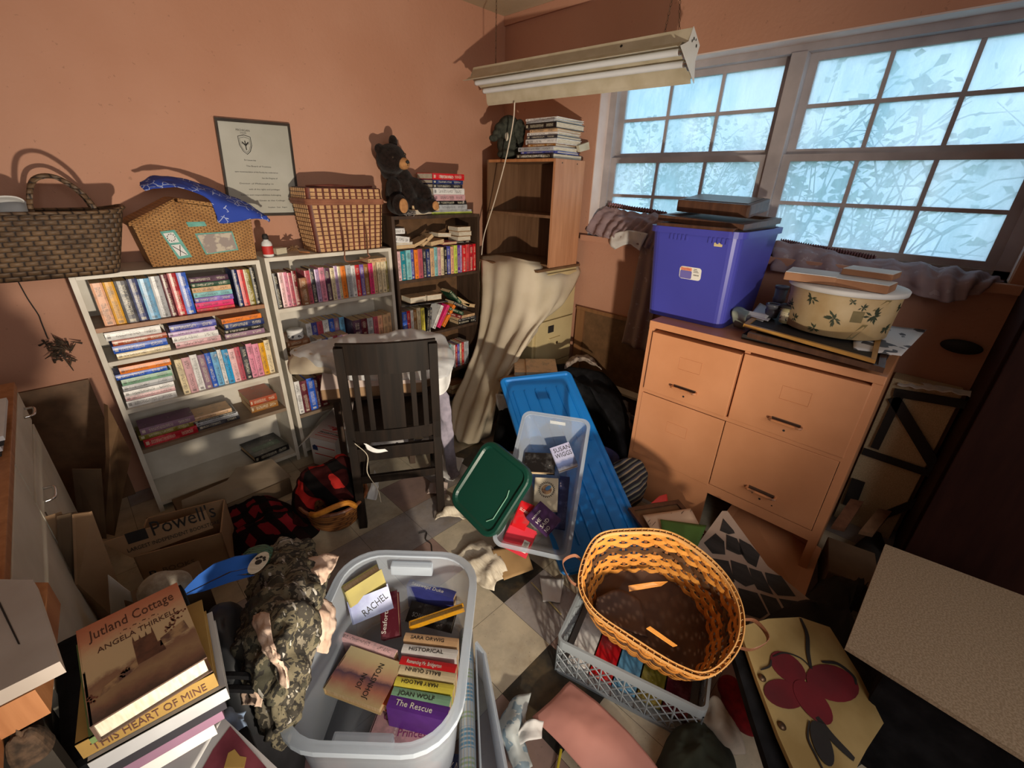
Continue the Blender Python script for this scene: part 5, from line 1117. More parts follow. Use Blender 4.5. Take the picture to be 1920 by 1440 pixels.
for x in (.0, Wc): obj('leg', box((x - .016, .34, 0), (x + .016, .372, .43), .003), M_CHAIR, t)
for z0, z1, y in ((.745, .872, -.010), (.43, .487, 0.0)): 
    bm = bmesh.new(); n = 10
    for k in range(n):
        x0, x1 = -.012 + (Wc + .024) * k / n, -.012 + (Wc + .024) * (k + 1) / n; c = lambda x: y - .024 + .018 * (((x / Wc) - .5) * 2) ** 2
        add_prism(bm, [V((x0, c(x0), z0)), V((x1, c(x1), z0)), V((x1, c(x1) + .02, z0)), V((x0, c(x0) + .02, z0))], (0, 0, 1), z1 - z0)
    obj('back_rail', bm, M_CHAIR, t)
for x, w in ((.047, .022), (.092, .022), (Wc / 2 + .003, .094), (Wc - .087, .022), (Wc - .042, .022)): obj('back_slat', box((x - w/2, -.016, .48), (x + w/2, -.004, .75), .002), M_CHAIR, t)
obj('seat', box((-.02, .02, .405), (Wc + .02, .40, .432), .008), M_CHAIR, t); obj('seat_rail', box((0, -.012, .335), (Wc, .008, .398), .002), M_CHAIR, t)
obj('stretcher', box((.01, -.022, .225), (Wc - .01, -.006, .262), .002), M_CHAIR, t)
for x in (0, Wc): obj('stretcher', box((x - .008, .0, .15), (x + .008, .34, .175), .002), M_CHAIR, t)
tag(cloth('knotted_string', [[V((A0.x + .03, A0.y - .04, .43)), V((A0.x + .07, A0.y - .07, .40)), V((A0.x + .10, A0.y - .085, .395))], [V((A0.x + .035, A0.y - .045, .40)), V((A0.x + .065, A0.y - .075, .385)), V((A0.x + .11, A0.y - .09, .38))]], M_WHITE, n=6, amp=.012, freq=30), 'white torn paper scrap caught on the chair rail', 'paper')
tag(obj('white_ribbon', tube(spline([V((A0.x - .01, A0.y - .045, .45)), V((A0.x + .03, A0.y - .06, .38)), V((A0.x + .018, A0.y - .065, .30)), V((A0.x + .05, A0.y - .075, .2)), V((A0.x + .055, A0.y - .08, .13))], 6), .004, 6, flat=.4), M_PAGEW), 'frayed white tape hanging down the left chair leg', 'tape')
# small table with a cardboard box and plastic liner on it
M_PINS = mat('pale_pink_board', (.56, .45, .40), (.50, .39, .34), .7, 12)
dx, dy = xd, V((-xd.y, xd.x, 0)); D0 = P(604, 750, z=.46)
t = thing('small_table', 'small dark table behind the chair, carrying the open cardboard box', 'table', frame(V((D0.x, D0.y, 0)) + dx * .02 + dy * .02, dx, dy))
obj('tabletop', box((0, 0, .43), (.42, .30, .457), .003), M_DKSHELF, t)
for x in (.02, .37):
    for y in (.02, .25): obj('leg', box((x, y, 0), (x + .03, y + .03, .43)), M_DKSHELF, t)
t = thing('cardboard_box', 'open shallow cardboard box with pale pink lining behind the chair', 'box', frame(V((D0.x, D0.y, .4575)), dx, dy))
bm = bmesh.new(); bw, bd, bh = .50, .33, .055
for lo, hi in (((0, 0, 0), (bw, bd, .004)), ((0, 0, 0), (bw, .004, bh)), ((0, bd - .004, 0), (bw, bd, bh)), ((0, 0, 0), (.004, bd, bh)), ((bw - .004, 0, 0), (bw, bd, bh))): add_box(bm, lo, hi)
obj('box_body', bm, M_KRAFT, t)
obj('box_flap', prism([V((0, -.0, bh)), V((bw, 0, bh)), V((bw - .02, .04, bh + .10)), V((.02, .04, bh + .10))], (0, 1, 0), .003), M_PINS, t)
obj('box_flap', prism([V((0.0, bd, bh)), V((bw, bd, bh)), V((bw, bd + .02, bh + .12)), V((0, bd + .02, bh + .12))], (0, 1, 0), .003), M_PINS, t)
obj('box_flap', prism([V((.05, .05, bh + .055)), V((bw - .05, .05, bh + .055)), V((bw - .05, bd - .03, bh + .13)), V((.05, bd - .03, bh + .13))], (0, 0, 1), .003), M_PINS, t)
Q = lambda u, v, z: P(u, v, z=z)
tag(cloth('plastic_bag', [[(592, 640, .72), (650, 628, .735), (720, 622, .74), (790, 617, .74), (835, 632, .73)], [(560, 650, .69), (630, 655, .72), (700, 648, .715), (780, 640, .715), (848, 660, .70)],
                          [(545, 662, .66), (600, 675, .69), (665, 690, .68), (740, 672, .69), (852, 680, .67)], [(555, 690, .60), (600, 692, .64), (650, 712, .62), (790, 712, .64), (840, 706, .63)]], M_BAG, n=10, amp=.020, freq=13, seed=6, thick=.0015), 'clear white plastic bag spread over the cardboard box behind the chair', 'plastic bag')
tag(cloth('linen_cloth', [[(552, 655, .68), (590, 664, .70), (640, 672, .70)], [(540, 680, .63), (585, 690, .645), (640, 692, .66)], [(545, 702, .59), (575, 702, .60), (622, 700, .62)]], M_SHEET, n=8, amp=.010, freq=14, seed=12), 'beige cloth hanging at the left end of the plastic bag', 'cloth')
tag(cloth('white_cloth', [[(812, 680, .65), (835, 676, .66), (848, 690, .64)], [(815, 715, .58), (832, 712, .585), (842, 722, .57)], [(812, 745, .52), (822, 742, .52), (832, 738, .53)]], M_WHITE, n=7, amp=.012, freq=16, seed=5), 'white cloth corner hanging down right of the chair back', 'cloth')
tag(cloth('lavender_cloth', [[(818, 735, .52), (832, 730, .53), (842, 742, .5)], [(820, 780, .40), (835, 778, .42), (846, 782, .40)], [(830, 830, .26), (842, 828, .27), (852, 832, .25)], [(836, 870, .14), (846, 872, .14), (856, 874, .13)], [(838, 892, .06), (850, 898, .05), (862, 888, .07)]], mat('lavender_towel', (.30, .27, .33), (.22, .2, .25), .95, 40), n=7, amp=.018, freq=16, seed=7, thick=.006), 'greyish lavender cloth hanging right of the chair to the floor', 'cloth')
# white carton with red marks, dark box, papers
t = thing('slim_carton', 'long slim white carton with red label leaning right of the chair', 'box', frame(P(836, 884, z=.03), P(820, 800, z=.28) - P(836, 884, z=.03), P(850, 880, z=.03) - P(836, 884, z=.03)))
obj('box_body', box((0, 0, -.03), (.30, .055, 0), .002), M_WHITE, t); obj('red_label', box((.225, -.0006, -.0306), (.262, .0556, .0006)), M_RED, t); obj('red_logo', box((.012, .028, 0), (.045, .048, .0006)), M_RED, t)
M_MAILTOP = mat('mail_carton', (.52, .45, .42), (.45, .38, .36), .7, 10)
zt_ = .175; q = [P(580, 820, z=zt_), P(628, 832, z=zt_), P(660, 778, z=zt_), P(624, 768, z=zt_)]
t = thing('mailing_box', 'white mailing box with red stripes and swirls behind the red plaid bundle', 'box', frame(V((q[0].x, q[0].y, 0)), q[1] - q[0], q[3] - q[0])); Mi = t.matrix_world.inverted(); q = [Mi @ p for p in q]
obj('box_body', prism(q, (0, 0, -1), .17), M_WHITE, t)
a, b_ = (q[1] - q[0]).length, (q[3] - q[0]).length
fl = obj('box_flap', prism([q[3] + V((0, 0, .001)), q[2] + V((0, 0, .001)), q[2] + V((.0, .05, .085)), q[3] + V((-.02, .05, .10))], V((0, .8, -.5)).normalized(), .003), M_MAILTOP, t)
obj('box_flap', prism([q[0] + V((0, 0, .001)), q[3] + V((0, 0, .001)), q[3] + V((-.07, -.02, -.05)), q[0] + V((-.07, -.02, -.07))], (0, 0, 1), .003), M_WHITE, t)
tp = obj('box_lid', prism([p + V((0, 0, .0008)) for p in q], (0, 0, 1), .002), M_MAILTOP, t)
Mf = T(0, 0, .0032) @ frame(q[0], q[1] - q[0], q[3] - q[0])
bm = bmesh.new()
for y in (.03, .05, .085, .13): add_box(bm, (.01, y, 0), (a - .012, y + .004, .0006), Mf)
for z in (-.05, -.10): add_box(bm, (.02, -.0008, z), (a - .01, .0002, z + .005), Mf)
obj('red_stripes', bm, M_RED, tp)
text('PRIORITY', .020, M_INK, tp, Mf @ T(.012, .060, .0004), width=a * .55); text('MAIL', .020, M_INK, tp, Mf @ T(a * .66, .060, .0004), width=a * .24)
bm = bmesh.new()
for k in range(6):
    aa = .4 + k * .42; add_tube(bm, [Mf @ V((.07, .10, .001)), Mf @ V((.07 + .022 * math.cos(aa), .105 + .022 * math.sin(aa), .001)), Mf @ V((.07 + .035 * math.cos(aa + .3), .105 + .03 * math.sin(aa + .3), .001))], .0018, 5)
obj('swirl_mark', bm, M_RED, tp)
obj('blue_emblem', prism([Mf @ V((x, -.001, z)) for x, z in ((.012, -.075), (.045, -.075), (.045, -.05), (.028, -.04), (.012, -.05))], (0, -1, 0), .0006), mat('navy_ink', (.03, .05, .16), (.02, .04, .12)), t)
for k, (q, lab) in enumerate((([(800, 880, .01), (850, 905, .01), (870, 860, .02), (830, 850, .03)], 'pale crumpled papers on the floor at the right chair legs'), ([(688, 935, .01), (705, 938, .01), (712, 900, .08), (700, 880, .1)], 'white crumpled paper behind the left chair leg'),
                      ([(800, 925, .01), (836, 928, .01), (840, 905, .02), (806, 905, .02)], 'pinkish paper scraps beside the right chair leg'), ([(690, 845, .04), (800, 848, .03), (810, 822, .06), (700, 822, .06)], 'grey printed paper on the floor under the chair seat'))):
    sheet('crumpled_paper', lab, q, (M_WHITE, M_WHITE, mat('pinkish_paper', (.62, .5, .45)), M_PRINT)[k], amp=.022, n=8, seed=k + 3)
tag(cloth('paper_towel', [[(815, 975, .01), (842, 968, .03), (872, 972, .01)], [(820, 950, .02), (845, 945, .06), (868, 955, .02)], [(828, 932, .01), (842, 928, .03), (858, 938, .01)]], M_PAGEW, n=9, amp=.03, freq=16, seed=2), 'crumpled cream paper towel on the floor by the green lid', 'paper')
# round basket with plaid cap
M_BASK = weave('orange_coil_basket', (.42, .17, .045), (.30, .11, .03), 20, 70, gap=(.12, .04, .012), strength=.5)
bc = V((.575, 1.665, 0)); t = thing('round_basket', 'round orange-brown basket with loop handle holding the plaid bundle', 'basket', T(*bc))
obj('basket_body', lathe([(.085, 0), (.112, .03), (.142, .14), (.145, .146), (.138, .146), (.106, .03), (.08, .012)], 36), M_BASK, t, smooth=True)
obj('rim_band', tube([(.144 * math.cos(k * .2094), .144 * math.sin(k * .2094), .142) for k in range(30)], .008, 6, closed=True), wood('basket_rim_wood', (.22, .075, .03), (.15, .05, .02)), t)
obj('handle', tube(spline([V((-.125, -.06, .14)), V((-.115, -.11, .165)), V((-.05, -.145, .19)), V((.0, -.15, .185)), V((.035, -.14, .14))], 7), .012, 8), mat('orange_loop_handle', (.62, .25, .03), (.48, .17, .02), .5, 40, bmp=.4), t)
def plaid(name, c, c2, sc, dk=(.005, .004, .004)):
    if name in MATS: return MATS[name]
    m, nt, bs = newmat(name); bs.inputs['Roughness'].default_value = .95; bs.inputs['Specular IOR Level'].default_value = .08
    tc = nt.nodes.new('ShaderNodeTexCoord'); sp = nt.nodes.new('ShaderNodeSeparateXYZ'); nt.links.new(tc.outputs['Object'], sp.inputs[0])
    wz = mth(nt, 'MULTIPLY', noise_n(nt, 6, 2), .55)
    fx = mth(nt, 'GREATER_THAN', mth(nt, 'FRACT', mth(nt, 'ADD', wz, mth(nt, 'MULTIPLY', mth(nt, 'ADD', sp.outputs[0], mth(nt, 'MULTIPLY', sp.outputs[2], .5)), sc))), .5)
    fy = mth(nt, 'GREATER_THAN', mth(nt, 'FRACT', mth(nt, 'ADD', wz, mth(nt, 'MULTIPLY', mth(nt, 'SUBTRACT', sp.outputs[1], mth(nt, 'MULTIPLY', sp.outputs[2], .7)), sc))), .5)
    b = mixc(nt, mth(nt, 'MULTIPLY', fx, fy), dk, c); b = mixc(nt, mth(nt, 'MULTIPLY', mth(nt, 'SUBTRACT', mth(nt, 'MAXIMUM', fx, fy), mth(nt, 'MULTIPLY', fx, fy)), .22), b, c2)
    nt.links.new(b, bs.inputs['Base Color']); bump(nt, bs, noise_n(nt, 60, 3), .3, .003); MATS[name] = m; return m
M_PL1 = plaid('red_black_plaid', (.40, .022, .018), (.12, .008, .008), 8); M_PL2 = plaid('dark_flannel', (.15, .009, .014), (.03, .003, .004), 13)
o = blob('plaid_bundle', [(V((.60, 1.70, .18)), (.10, .10, .10)), (V((.52, 1.72, .20)), (.07, .08, .08)), (V((.66, 1.72, .20)), (.06, .08, .08)), (V((.46, 1.72, .11)), (.045, .07, .10)), (V((.60, 1.64, .13)), (.08, .07, .06)), (V((.43, 1.72, .05)), (.04, .06, .05))], M_PL1, None, .009)
dm = bpy.data.textures.new('fold_noise', 'CLOUDS'); dm.noise_scale = .07; d_ = o.modifiers.new('folds', 'DISPLACE'); d_.texture = dm; d_.strength = .035; d_.mid_level = .5
tag(o, 'red and black plaid garment bundled in the round basket', 'clothes')
# flannel shirt heap
tag(obj('flannel_shirt', heap_bm([P(*p, z=0) for p in ((392, 1050), (398, 990), (428, 940), (470, 925), (520, 940), (575, 968), (600, 995), (560, 1025), (520, 1045), (470, 1055))], .0006, .085, 3, .03, 9), M_PL2, smooth=True), 'dark red and black flannel shirt crumpled on the floor', 'shirt')
# bookstore box
t = thing('bookstore_box', 'open brown cardboard box with black printed shop lettering on its flap', 'box')
a0, a1 = P(250, 1045, z=.22), P(415, 1000, z=.22); dxx = a1 - a0; dxx.z = 0; Lb = dxx.length; t.matrix_world = frame(V((a0.x, a0.y, 0)), dxx, V((-dxx.y, dxx.x, 0)))
bm = bmesh.new(); Db, Hb = .22, .22
for lo, hi in (((0, 0, 0), (Lb, .005, Hb)), ((0, Db - .005, 0), (Lb, Db, Hb)), ((0, 0, 0), (.005, Db, Hb)), ((Lb - .005, 0, 0), (Lb, Db, Hb)), ((0, 0, 0), (Lb, Db, .005))): add_box(bm, lo, hi)
body = obj('box_body', bm, M_KRAFT, t)
fp = [P(190, 1018, z=.33), P(385, 958, z=.33), None, P(248, 1046, z=.235)]; fp[2] = PL(fp[0], fp[1], fp[3]).at(400, 990)
Mi = t.matrix_world.inverted(); q = [Mi @ p for p in fp]
nrm = (q[1] - q[0]).cross(q[3] - q[0]).normalized(); nrm = nrm if (Mi @ EYE - q[0]).dot(nrm) > 0 else -nrm
fl = obj('box_flap', prism(q, -nrm, .004), M_KRAFT, t)
Mw = frame(q[0] * .55 + q[3] * .45 + (q[1] - q[0]) * .42 + nrm * .0012, q[1] - q[0], q[0] - q[3])
text("Powell's", .085, M_INK, fl, Mw @ T(-.02, .008, 0), width=.185); text('LARGEST INDEPENDENT BOOKSTORE', .022, M_INK, fl, Mw @ T(-.095, -.026, 0), width=.265)
bm = bmesh.new(); add_box(bm, (-.085, .006, 0), (-.03, .05, .0005), Mw); obj('black_emblem', bm, M_INK, fl)
text('BOOKS', .03, M_KRAFT2, body, Matrix.Translation((.06, -.0012, .12)) @ Matrix.Rotation(math.pi/2, 4, 'X')); text('P', .045, M_INK, body, Matrix.Translation((.02, -.0012, .11)) @ Matrix.Rotation(math.pi/2, 4, 'X'))
# flat kraft carton pushed against left bookcase
t = thing('cardboard_box', 'low brown cardboard box with lifted flap in front of left bookcase', 'box', T(.06, 1.98, 0, .04))
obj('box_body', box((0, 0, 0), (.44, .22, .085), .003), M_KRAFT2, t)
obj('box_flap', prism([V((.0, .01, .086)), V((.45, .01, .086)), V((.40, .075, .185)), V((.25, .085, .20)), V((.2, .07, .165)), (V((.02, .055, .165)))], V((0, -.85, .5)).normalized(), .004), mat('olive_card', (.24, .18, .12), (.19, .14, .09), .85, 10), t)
# cardboard and timber left of the bookcase
tag(obj('cardboard_sheet', prism([P(135, 880, z=.42), P(190, 880, z=.42), P(200, 1010, z=.12), P(150, 1010, z=.10)], V((.1, 1, 0)), .006), M_KRAFT2), 'upright brown cardboard strip left of the left bookcase', 'cardboard')
tag(obj('timber_plank', prism([P(202, 760, z=.62), P(222, 800, z=.55), P(246, 850, z=.46), P(215, 1005, z=.08), P(196, 1000, z=.10), P(206, 860, z=.45)], V((-.3, 1, 0)), .03), mat('raw_plank', (.20, .115, .055), (.13, .07, .035), .7, 10)), 'bare brown plank leaning against the left side of left bookcase', 'plank')
struct('trim_6', box((-.62, 2.505, .0), (-.06, 2.519, .62), .002), M_PANEL)
# wall hook with dried pod and cord
t = thing('dried_wreath', 'dark dried pod hanging on a string from the dark tote', 'dried plant')
w0 = [P(30, 520, y=2.50), P(52, 560, y=2.505), P(72, 590, y=2.505), P(78, 605, y=2.505), P(90, 635, y=2.50)]; obj('string', tube(spline(w0, 5), .0022, 5), M_INK, t)
bm = bmesh.new(); rr = random.Random(11); c0 = P(110, 657, y=2.485)
for k in range(46):
    c = c0 + V((rr.gauss(0, .018), rr.gauss(0, .006), rr.gauss(0, .026))); d = V((rr.gauss(0, 1), rr.gauss(0, .3), rr.gauss(0, 1))).normalized() * .018; add_tube(bm, [c - d, c, c + d], .0045, 5, .3)
add_tube(bm, [c0, P(138, 695, y=2.49)], .004, 5, .4)
obj('pod_husk', bm, mat('dark_dry_pod', (.07, .04, .02), (.02, .014, .01), .8, 50), t)

# ---------------------------------------------------------------- left side: white cabinet, painted shelf, cardboard
M_OLDW = mat('old_white_paint', (.72, .67, .56), (.60, .55, .44), .5, 6)
XC = -.225; t = thing('kitchen_cabinet', 'old white painted cabinet with chrome handles at the left edge', 'cabinet', T(XC, .60, 0))
obj('cabinet_body', box((-.5, 0, 0), (-.012, 1.46, .775), .003), mat('dim_cabinet_inside', (.10, .085, .07), (.07, .06, .05), .7), t)
obj('countertop', box((-.51, -.01, .776), (.004, 1.48, .80), .003), M_OAK, t)
Zf = lambda u, v: P(u, v, x=XC) - V((XC, .60, 0))
for name, q, hpx in (('drawer', ((-60, 715), (28, 722), (52, 752), (38, 842), (20, 835), (-60, 740)), None), ('drawer', ((-60, 800), (18, 868), (90, 965), (150, 965), (62, 775), (54, 756), (40, 846), (24, 852), (-40, 790)), None), ('door', ((18, 890), (88, 985), (75, 1110), (60, 1230), (-120, 1230), (-60, 980), (0, 905)), None)):
    pass
def panel(name, y0, y1, z0, z1, hy, hz, rot=0):
    d = obj(name, box((-.011, y0, z0), (.004, y1, z1), .003), M_OLDW, t)
    pts = spline([V((.004, hy - .04, hz)), V((.024, hy - .034, hz)), V((.028, hy, hz)), V((.024, hy + .034, hz)), V((.004, hy + .04, hz))], 5)
    obj('handle', tube(pts, .0042, 8), M_CHROME, d, smooth=True); return d
panel('drawer', .90, 1.455, .665, .772, 1.367, .728); panel('door', .90, 1.455, .03, .652, 1.028, .60)
obj('door', box((-.011, .30, .03), (.004, .89, .772), .003), M_OLDW, t)
t = thing('painted_shelf_unit', 'white painted wooden shelf corner with orange timber edge at left edge', 'shelf')
Zt = .86; q = [P(-60, 1085, z=Zt), P(62, 1087, z=Zt), P(112, 1240, z=Zt), P(-60, 1325, z=Zt)]
obj('top_board', prism(q, (0, 0, -1), .022), mat('worn_white_board', (.50, .44, .39), (.40, .34, .29), .6, 7), t)
q2 = [q[0] + V((-.0, .02, -.024)), q[1] + V((.010, .012, -.024)), q[2] + V((-.03, .0, -.024)), q[3] + V((-.03, 0, -.024))]
obj('timber_frame', prism(q2, (0, 0, -1), .05), M_OAK, t)
obj('crack_mark', prism([P(-5, 1128, z=Zt + .0006), P(0, 1128, z=Zt + .0006), P(38, 1208, z=Zt + .0006), P(34, 1208, z=Zt + .0006)], (0, 0, 1), .0004), M_INK, t)
zb = q2[2] + V((-.02, .01, -.05)); obj('leg', prism([V((zb.x - .03, zb.y, 0)), V((zb.x, zb.y, 0)), V((zb.x, zb.y + .03, 0)), V((zb.x - .03, zb.y + .03, 0))], (0, 0, 1), zb.z), mat('dark_leg_paint', (.05, .04, .03)), t)
tag(obj('split_wood', heap_bm([V((zb.x + d[0] - .01, zb.y + d[1] - .01, 0)) for d in ((-.02, -.012), (.012, -.015), (.018, .012), (-.014, .016))], zb.z - .05, .05, 5, .02, 30, 8, 24), mat('splintered_wood', (.12, .07, .04), (.03, .018, .01), .9, 90), None), 'rough splintered wood block under the painted shelf corner', 'wood block')
# magazines at the far left edge
for k in range(4): tag(obj('magazine', box((-.44 + k * .008, 1.50, .8015 + k * .013), (-.235 + k * .006, 1.78, .8135 + k * .013), .001), [M_INK, M_PRINT, M_INK, M_WHITE][k]), f'{("dark", "printed", "black", "pale")[k]} magazine, {ORD[k]} from bottom on the white cabinet at the left edge', 'magazine', 'magazines on the white cabinet')
# flattened cardboard
g = 'flattened cartons leaning on the white cabinet'
for k in range(4):
    z1, o_ = .60, .013 * k
    pts = [P(78 + 7 * k, 975 - 3 * k, z=.60), P(110 + 7 * k, 962, z=.60), P(190, 1110, z=.30), P(196, 1180, z=.16), P(150, 1190, z=.14), P(84 + 7 * k, 1100, z=.40)]
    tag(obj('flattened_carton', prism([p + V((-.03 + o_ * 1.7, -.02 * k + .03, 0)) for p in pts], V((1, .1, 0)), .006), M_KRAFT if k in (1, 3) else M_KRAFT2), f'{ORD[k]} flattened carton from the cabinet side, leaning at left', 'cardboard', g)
sheet('paper_sheet', 'plain white sheet standing behind the tall book pile', [(215, 1260, .012), (275, 1250, .012), (244, 1110, .42), (202, 1078, .46)], M_WHITE, seed=3)
def flr(p): return V((p.x, p.y, 0))
# ---------------------------------------------------------------- left foreground: dark trunk, big books, clothes
t = thing('footlocker', 'black footlocker carrying the tall pile of big hardbacks', 'trunk', T(-.12, .86, 0, 0)); obj('trunk_body', box((-.095, -.14, 0), (.105, .15, .56), .02), M_BLACK, t); obj('trunk_lid', box((-.10, -.145, .562), (.11, .155, .60), .015), M_BLACK, t)
def artcover(name, stops, scale=7):
    m, nt, bs = newmat(name); bs.inputs['Roughness'].default_value = .35
    tc = nt.nodes.new('ShaderNodeTexCoord'); sp = nt.nodes.new('ShaderNodeSeparateXYZ'); nt.links.new(tc.outputs['Generated'], sp.inputs[0])
    f = mth(nt, 'MULTIPLY_ADD', mth(nt, 'SUBTRACT', noise_n(nt, scale * 6, 5, rough=.65), .5), .22, sp.outputs[1])
    nt.links.new(ramp(nt, f, stops), bs.inputs['Base Color']); return m
# cover picture: orange sky, cream band, brown village and field (generic scene)
M_COV = artcover('village_cover', ((0.02, (.10, .06, .045)), (.10, (.22, .11, .07)), (.2, (.34, .21, .11)), (.34, (.25, .13, .08)), (.40, (.58, .42, .23)), (.62, (.60, .43, .24)), (.80, (.55, .24, .13)), (1, (.46, .14, .07))))
z0 = .80; TL, TR, BR, BL = P(110, 1204, z=z0), P(304, 1103, z=z0), P(387, 1232, z=z0), P(169, 1363, z=z0)
Xd = (BR - BL); Xd.z = 0; Wj = (Xd.length + (TR - TL).length) / 2; Yd = (TL - BL); Hj = ((TL - BL).length + (TR - BR).length) / 2; Mj = frame(BL, Xd, Yd)
def bigbook(name, label, M, w, h, tk, cm, spine=None, hard=True, page=M_PAGEW, side=0):
    """cover-up book: x right, y up the cover, z thickness; spine on the left edge (side 0) or bottom edge (side 1)"""
    t = thing(name, label, 'book', M); e = .0025; bm = bmesh.new()
    add_box(bm, (0, 0, tk - e), (w, h, tk)); add_box(bm, (0, 0, 0), (w, h, e))
    if side == 0: add_box(bm, (-.001, 0, 0), (e, h, tk))
    else: add_box(bm, (0, -.001, 0), (w, e, tk))
    obj('cover', bm, cm, t); i = .004
    obj('page_block', box((e, i if side == 0 else e, e), (w - i, h - i, tk - e)), page, t); return t
jt = .034; bj = bigbook('hardback_book', 'hardback with village picture cover on top of the tall pile at left', Mj @ T(0, 0, -jt), Wj, Hj, jt, M_COV)
ink = mat('brown_title_ink', (.10, .035, .02), (.07, .025, .015))
text('Jutland Cottage', .030, ink, bj, T(.012, Hj - .036, jt + .0002), width=Wj - .022)
text('. ~ . ~ . ~ . ~ .', .016, ink, bj, T(.045, Hj - .052, jt + .0002), width=Wj - .08)
text('ANGELA THIRKELL', .015, ink, bj, T(.018, Hj - .068, jt + .0002), width=Wj - .03)
bm = bmesh.new(); hb_ = Hj * .46   # village skyline: hall with turrets, cottages, trees
def skyl(pts): add_prism(bm, [V((Wj * a, Hj * b, jt + .0002)) for a, b in pts], (0, 0, 1), .0003)
skyl([(.44, .30), (.44, .55), (.45, .62), (.46, .55), (.50, .55), (.51, .60), (.52, .55), (.56, .55), (.57, .60), (.58, .55), (.62, .55), (.63, .63), (.64, .55), (.65, .42), (.68, .42), (.70, .30)])
obj('village_drawing', bm, mat('sepia_print', (.16, .065, .035), (.07, .03, .02), .6, 60), bj)
bm = bmesh.new(); skyl([(.66, .36), (.68, .44), (.93, .50), (.95, .38)]); skyl([(.1, .20), (.14, .27), (.3, .31), (.44, .36), (.44, .28)])
obj('cottage_drawing', bm, mat('tan_print', (.42, .26, .13), (.14, .07, .05), .6, 60, lo=.4, hi=.6), bj)
bm = bmesh.new(); rr = random.Random(5)
for cx, cy, r in ((.90, .62, .09), (.84, .56, .06), (.78, .50, .05), (.32, .30, .05), (.05, .22, .05)):
    for k in range(16):
        a, q = rr.uniform(0, 6.28), rr.uniform(0, r); x, y = cx + q * math.cos(a), cy + q * math.sin(a) * .8
        if x < .985: skyl([(x - .012, y), (x, y + .01), (x + .012, y), (x, y - .01)])
obj('tree_drawing', bm, mat('rust_print', (.22, .07, .04), (.14, .05, .03), .6, 60), bj)
cy_ = z0 - jt
# second: yellow-brown spine THIS HEART OF MINE
S0, S1 = P(150, 1412, z=.735), P(412, 1272, z=.735); sd = S1 - S0; sd.z = 0
M2 = frame(V((S0.x, S0.y, .728)), sd, V((-sd.y, sd.x, 0))); L2 = sd.length
M_HEART = mat('ochre_jacket', (.33, .21, .06), (.25, .155, .045), .4, 12)
green = bigbook('hardback_book', 'thin book with green spine edge under the village-cover hardback', frame(P(166, 1385, z=.7665), Xd, Yd) @ T(0, 0, -.012), Wj * 1.0, Hj * .98, .011, mat('green_cloth_cover', (.13, .20, .06), (.10, .16, .05), .6), side=1)
b2 = bigbook('hardback_book', 'ochre hardback with large dark spine lettering in the tall pile', M2 @ T(0, 0, -.006), L2 - .004, .16, .031, M_HEART, side=1)
text('THIS HEART OF MINE', .022, ink, b2, Matrix.Translation((.012, -.0016, .006)) @ Matrix.Rotation(math.pi/2, 4, 'X'), width=L2 - .03)
zz = .722
for k, (c, tk, dx_, lab) in enumerate((('light grey', .026, .01, 'grey-white hardback under the ochre one in the tall pile'), ('charcoal', .022, .02, 'charcoal hardback low in the tall pile at left'), ('mauve', .024, .03, 'mauve hardback second from bottom of the tall pile'), ('white', .03, .02, 'white hardback at bottom of the tall pile'))):
    zz -= tk + .0005; bigbook('hardback_book', lab, M2 @ T(dx_ * .4, -.010 + .004 * k, zz - .728), L2 - .012 * k, .165, tk, mat('jacket_' + c.replace(' ', '_'), srgb(*PALETTE[c]), None, .5, 10), side=1)
# magazines in the bottom left
zm = .56
mq = [P(310, 1452, z=zm), P(470, 1600, z=zm), P(520, 1440, z=zm), P(420, 1346, z=zm)]
t = thing('paperback', 'large white book with a dark red flower picture at bottom left', 'book', frame(mq[0], mq[1] - mq[0], mq[3] - mq[0])); I = t.matrix_world.inverted()
q = [I @ p for p in mq]; obj('cover', prism(q, (0, 0, -1), .003), M_WHITE, t); obj('page_block', prism([p + V((0, 0, -.0032)) for p in q], (0, 0, -1), .016), M_PAGEW, t)
qi = [I @ P(*p, z=zm + .001) for p in ((375, 1450), (400, 1405), (432, 1362), (500, 1440), (470, 1500), (400, 1500))]
obj('cover_picture', prism(qi, (0, 0, 1), .0006), mat('maroon_picture', (.28, .06, .085), (.17, .03, .05), .5, 20), t)
obj('cover_flower', prism([I @ P(*p, z=zm + .002) for p in ((420, 1440), (428, 1412), (440, 1405), (450, 1418), (462, 1420), (458, 1440))], (0, 0, 1), .0006), M_GOLD, t)
mq = [P(230, 1470, z=.57), P(330, 1500, z=.57), P(415, 1352, z=.57), P(370, 1345, z=.57)]
mg = sheet('magazine', 'white magazine with red script beside the flower-cover book', mq, M_WHITE, 'magazine', .002, seed=4)
text('Q', .05, M_RED, mg, frame(P(318, 1432, z=.577), V((1, .5, 0)), V((-.5, 1, 0))))
t = thing('storage_crate', 'dark plastic crate under the magazines at the bottom left', 'crate', T(-.05, .60, 0)); obj('crate_body', box((-.05, -.05, 0), (.055, .05, .535), .01), M_BLACK, t)
tag(cloth('blue_cloth', [[(385, 1372, .50), (425, 1328, .50), (470, 1325, .46)], [(350, 1392, .50), (410, 1352, .53), (466, 1352, .46)], [(330, 1412, .50), (395, 1385, .52), (462, 1382, .42)]], mat('pale_blue_cloth', (.30, .42, .62), (.22, .30, .46), .9, 18), n=8, amp=.02, freq=18, seed=4), 'pale blue crumpled cloth beside the tall book pile', 'cloth')
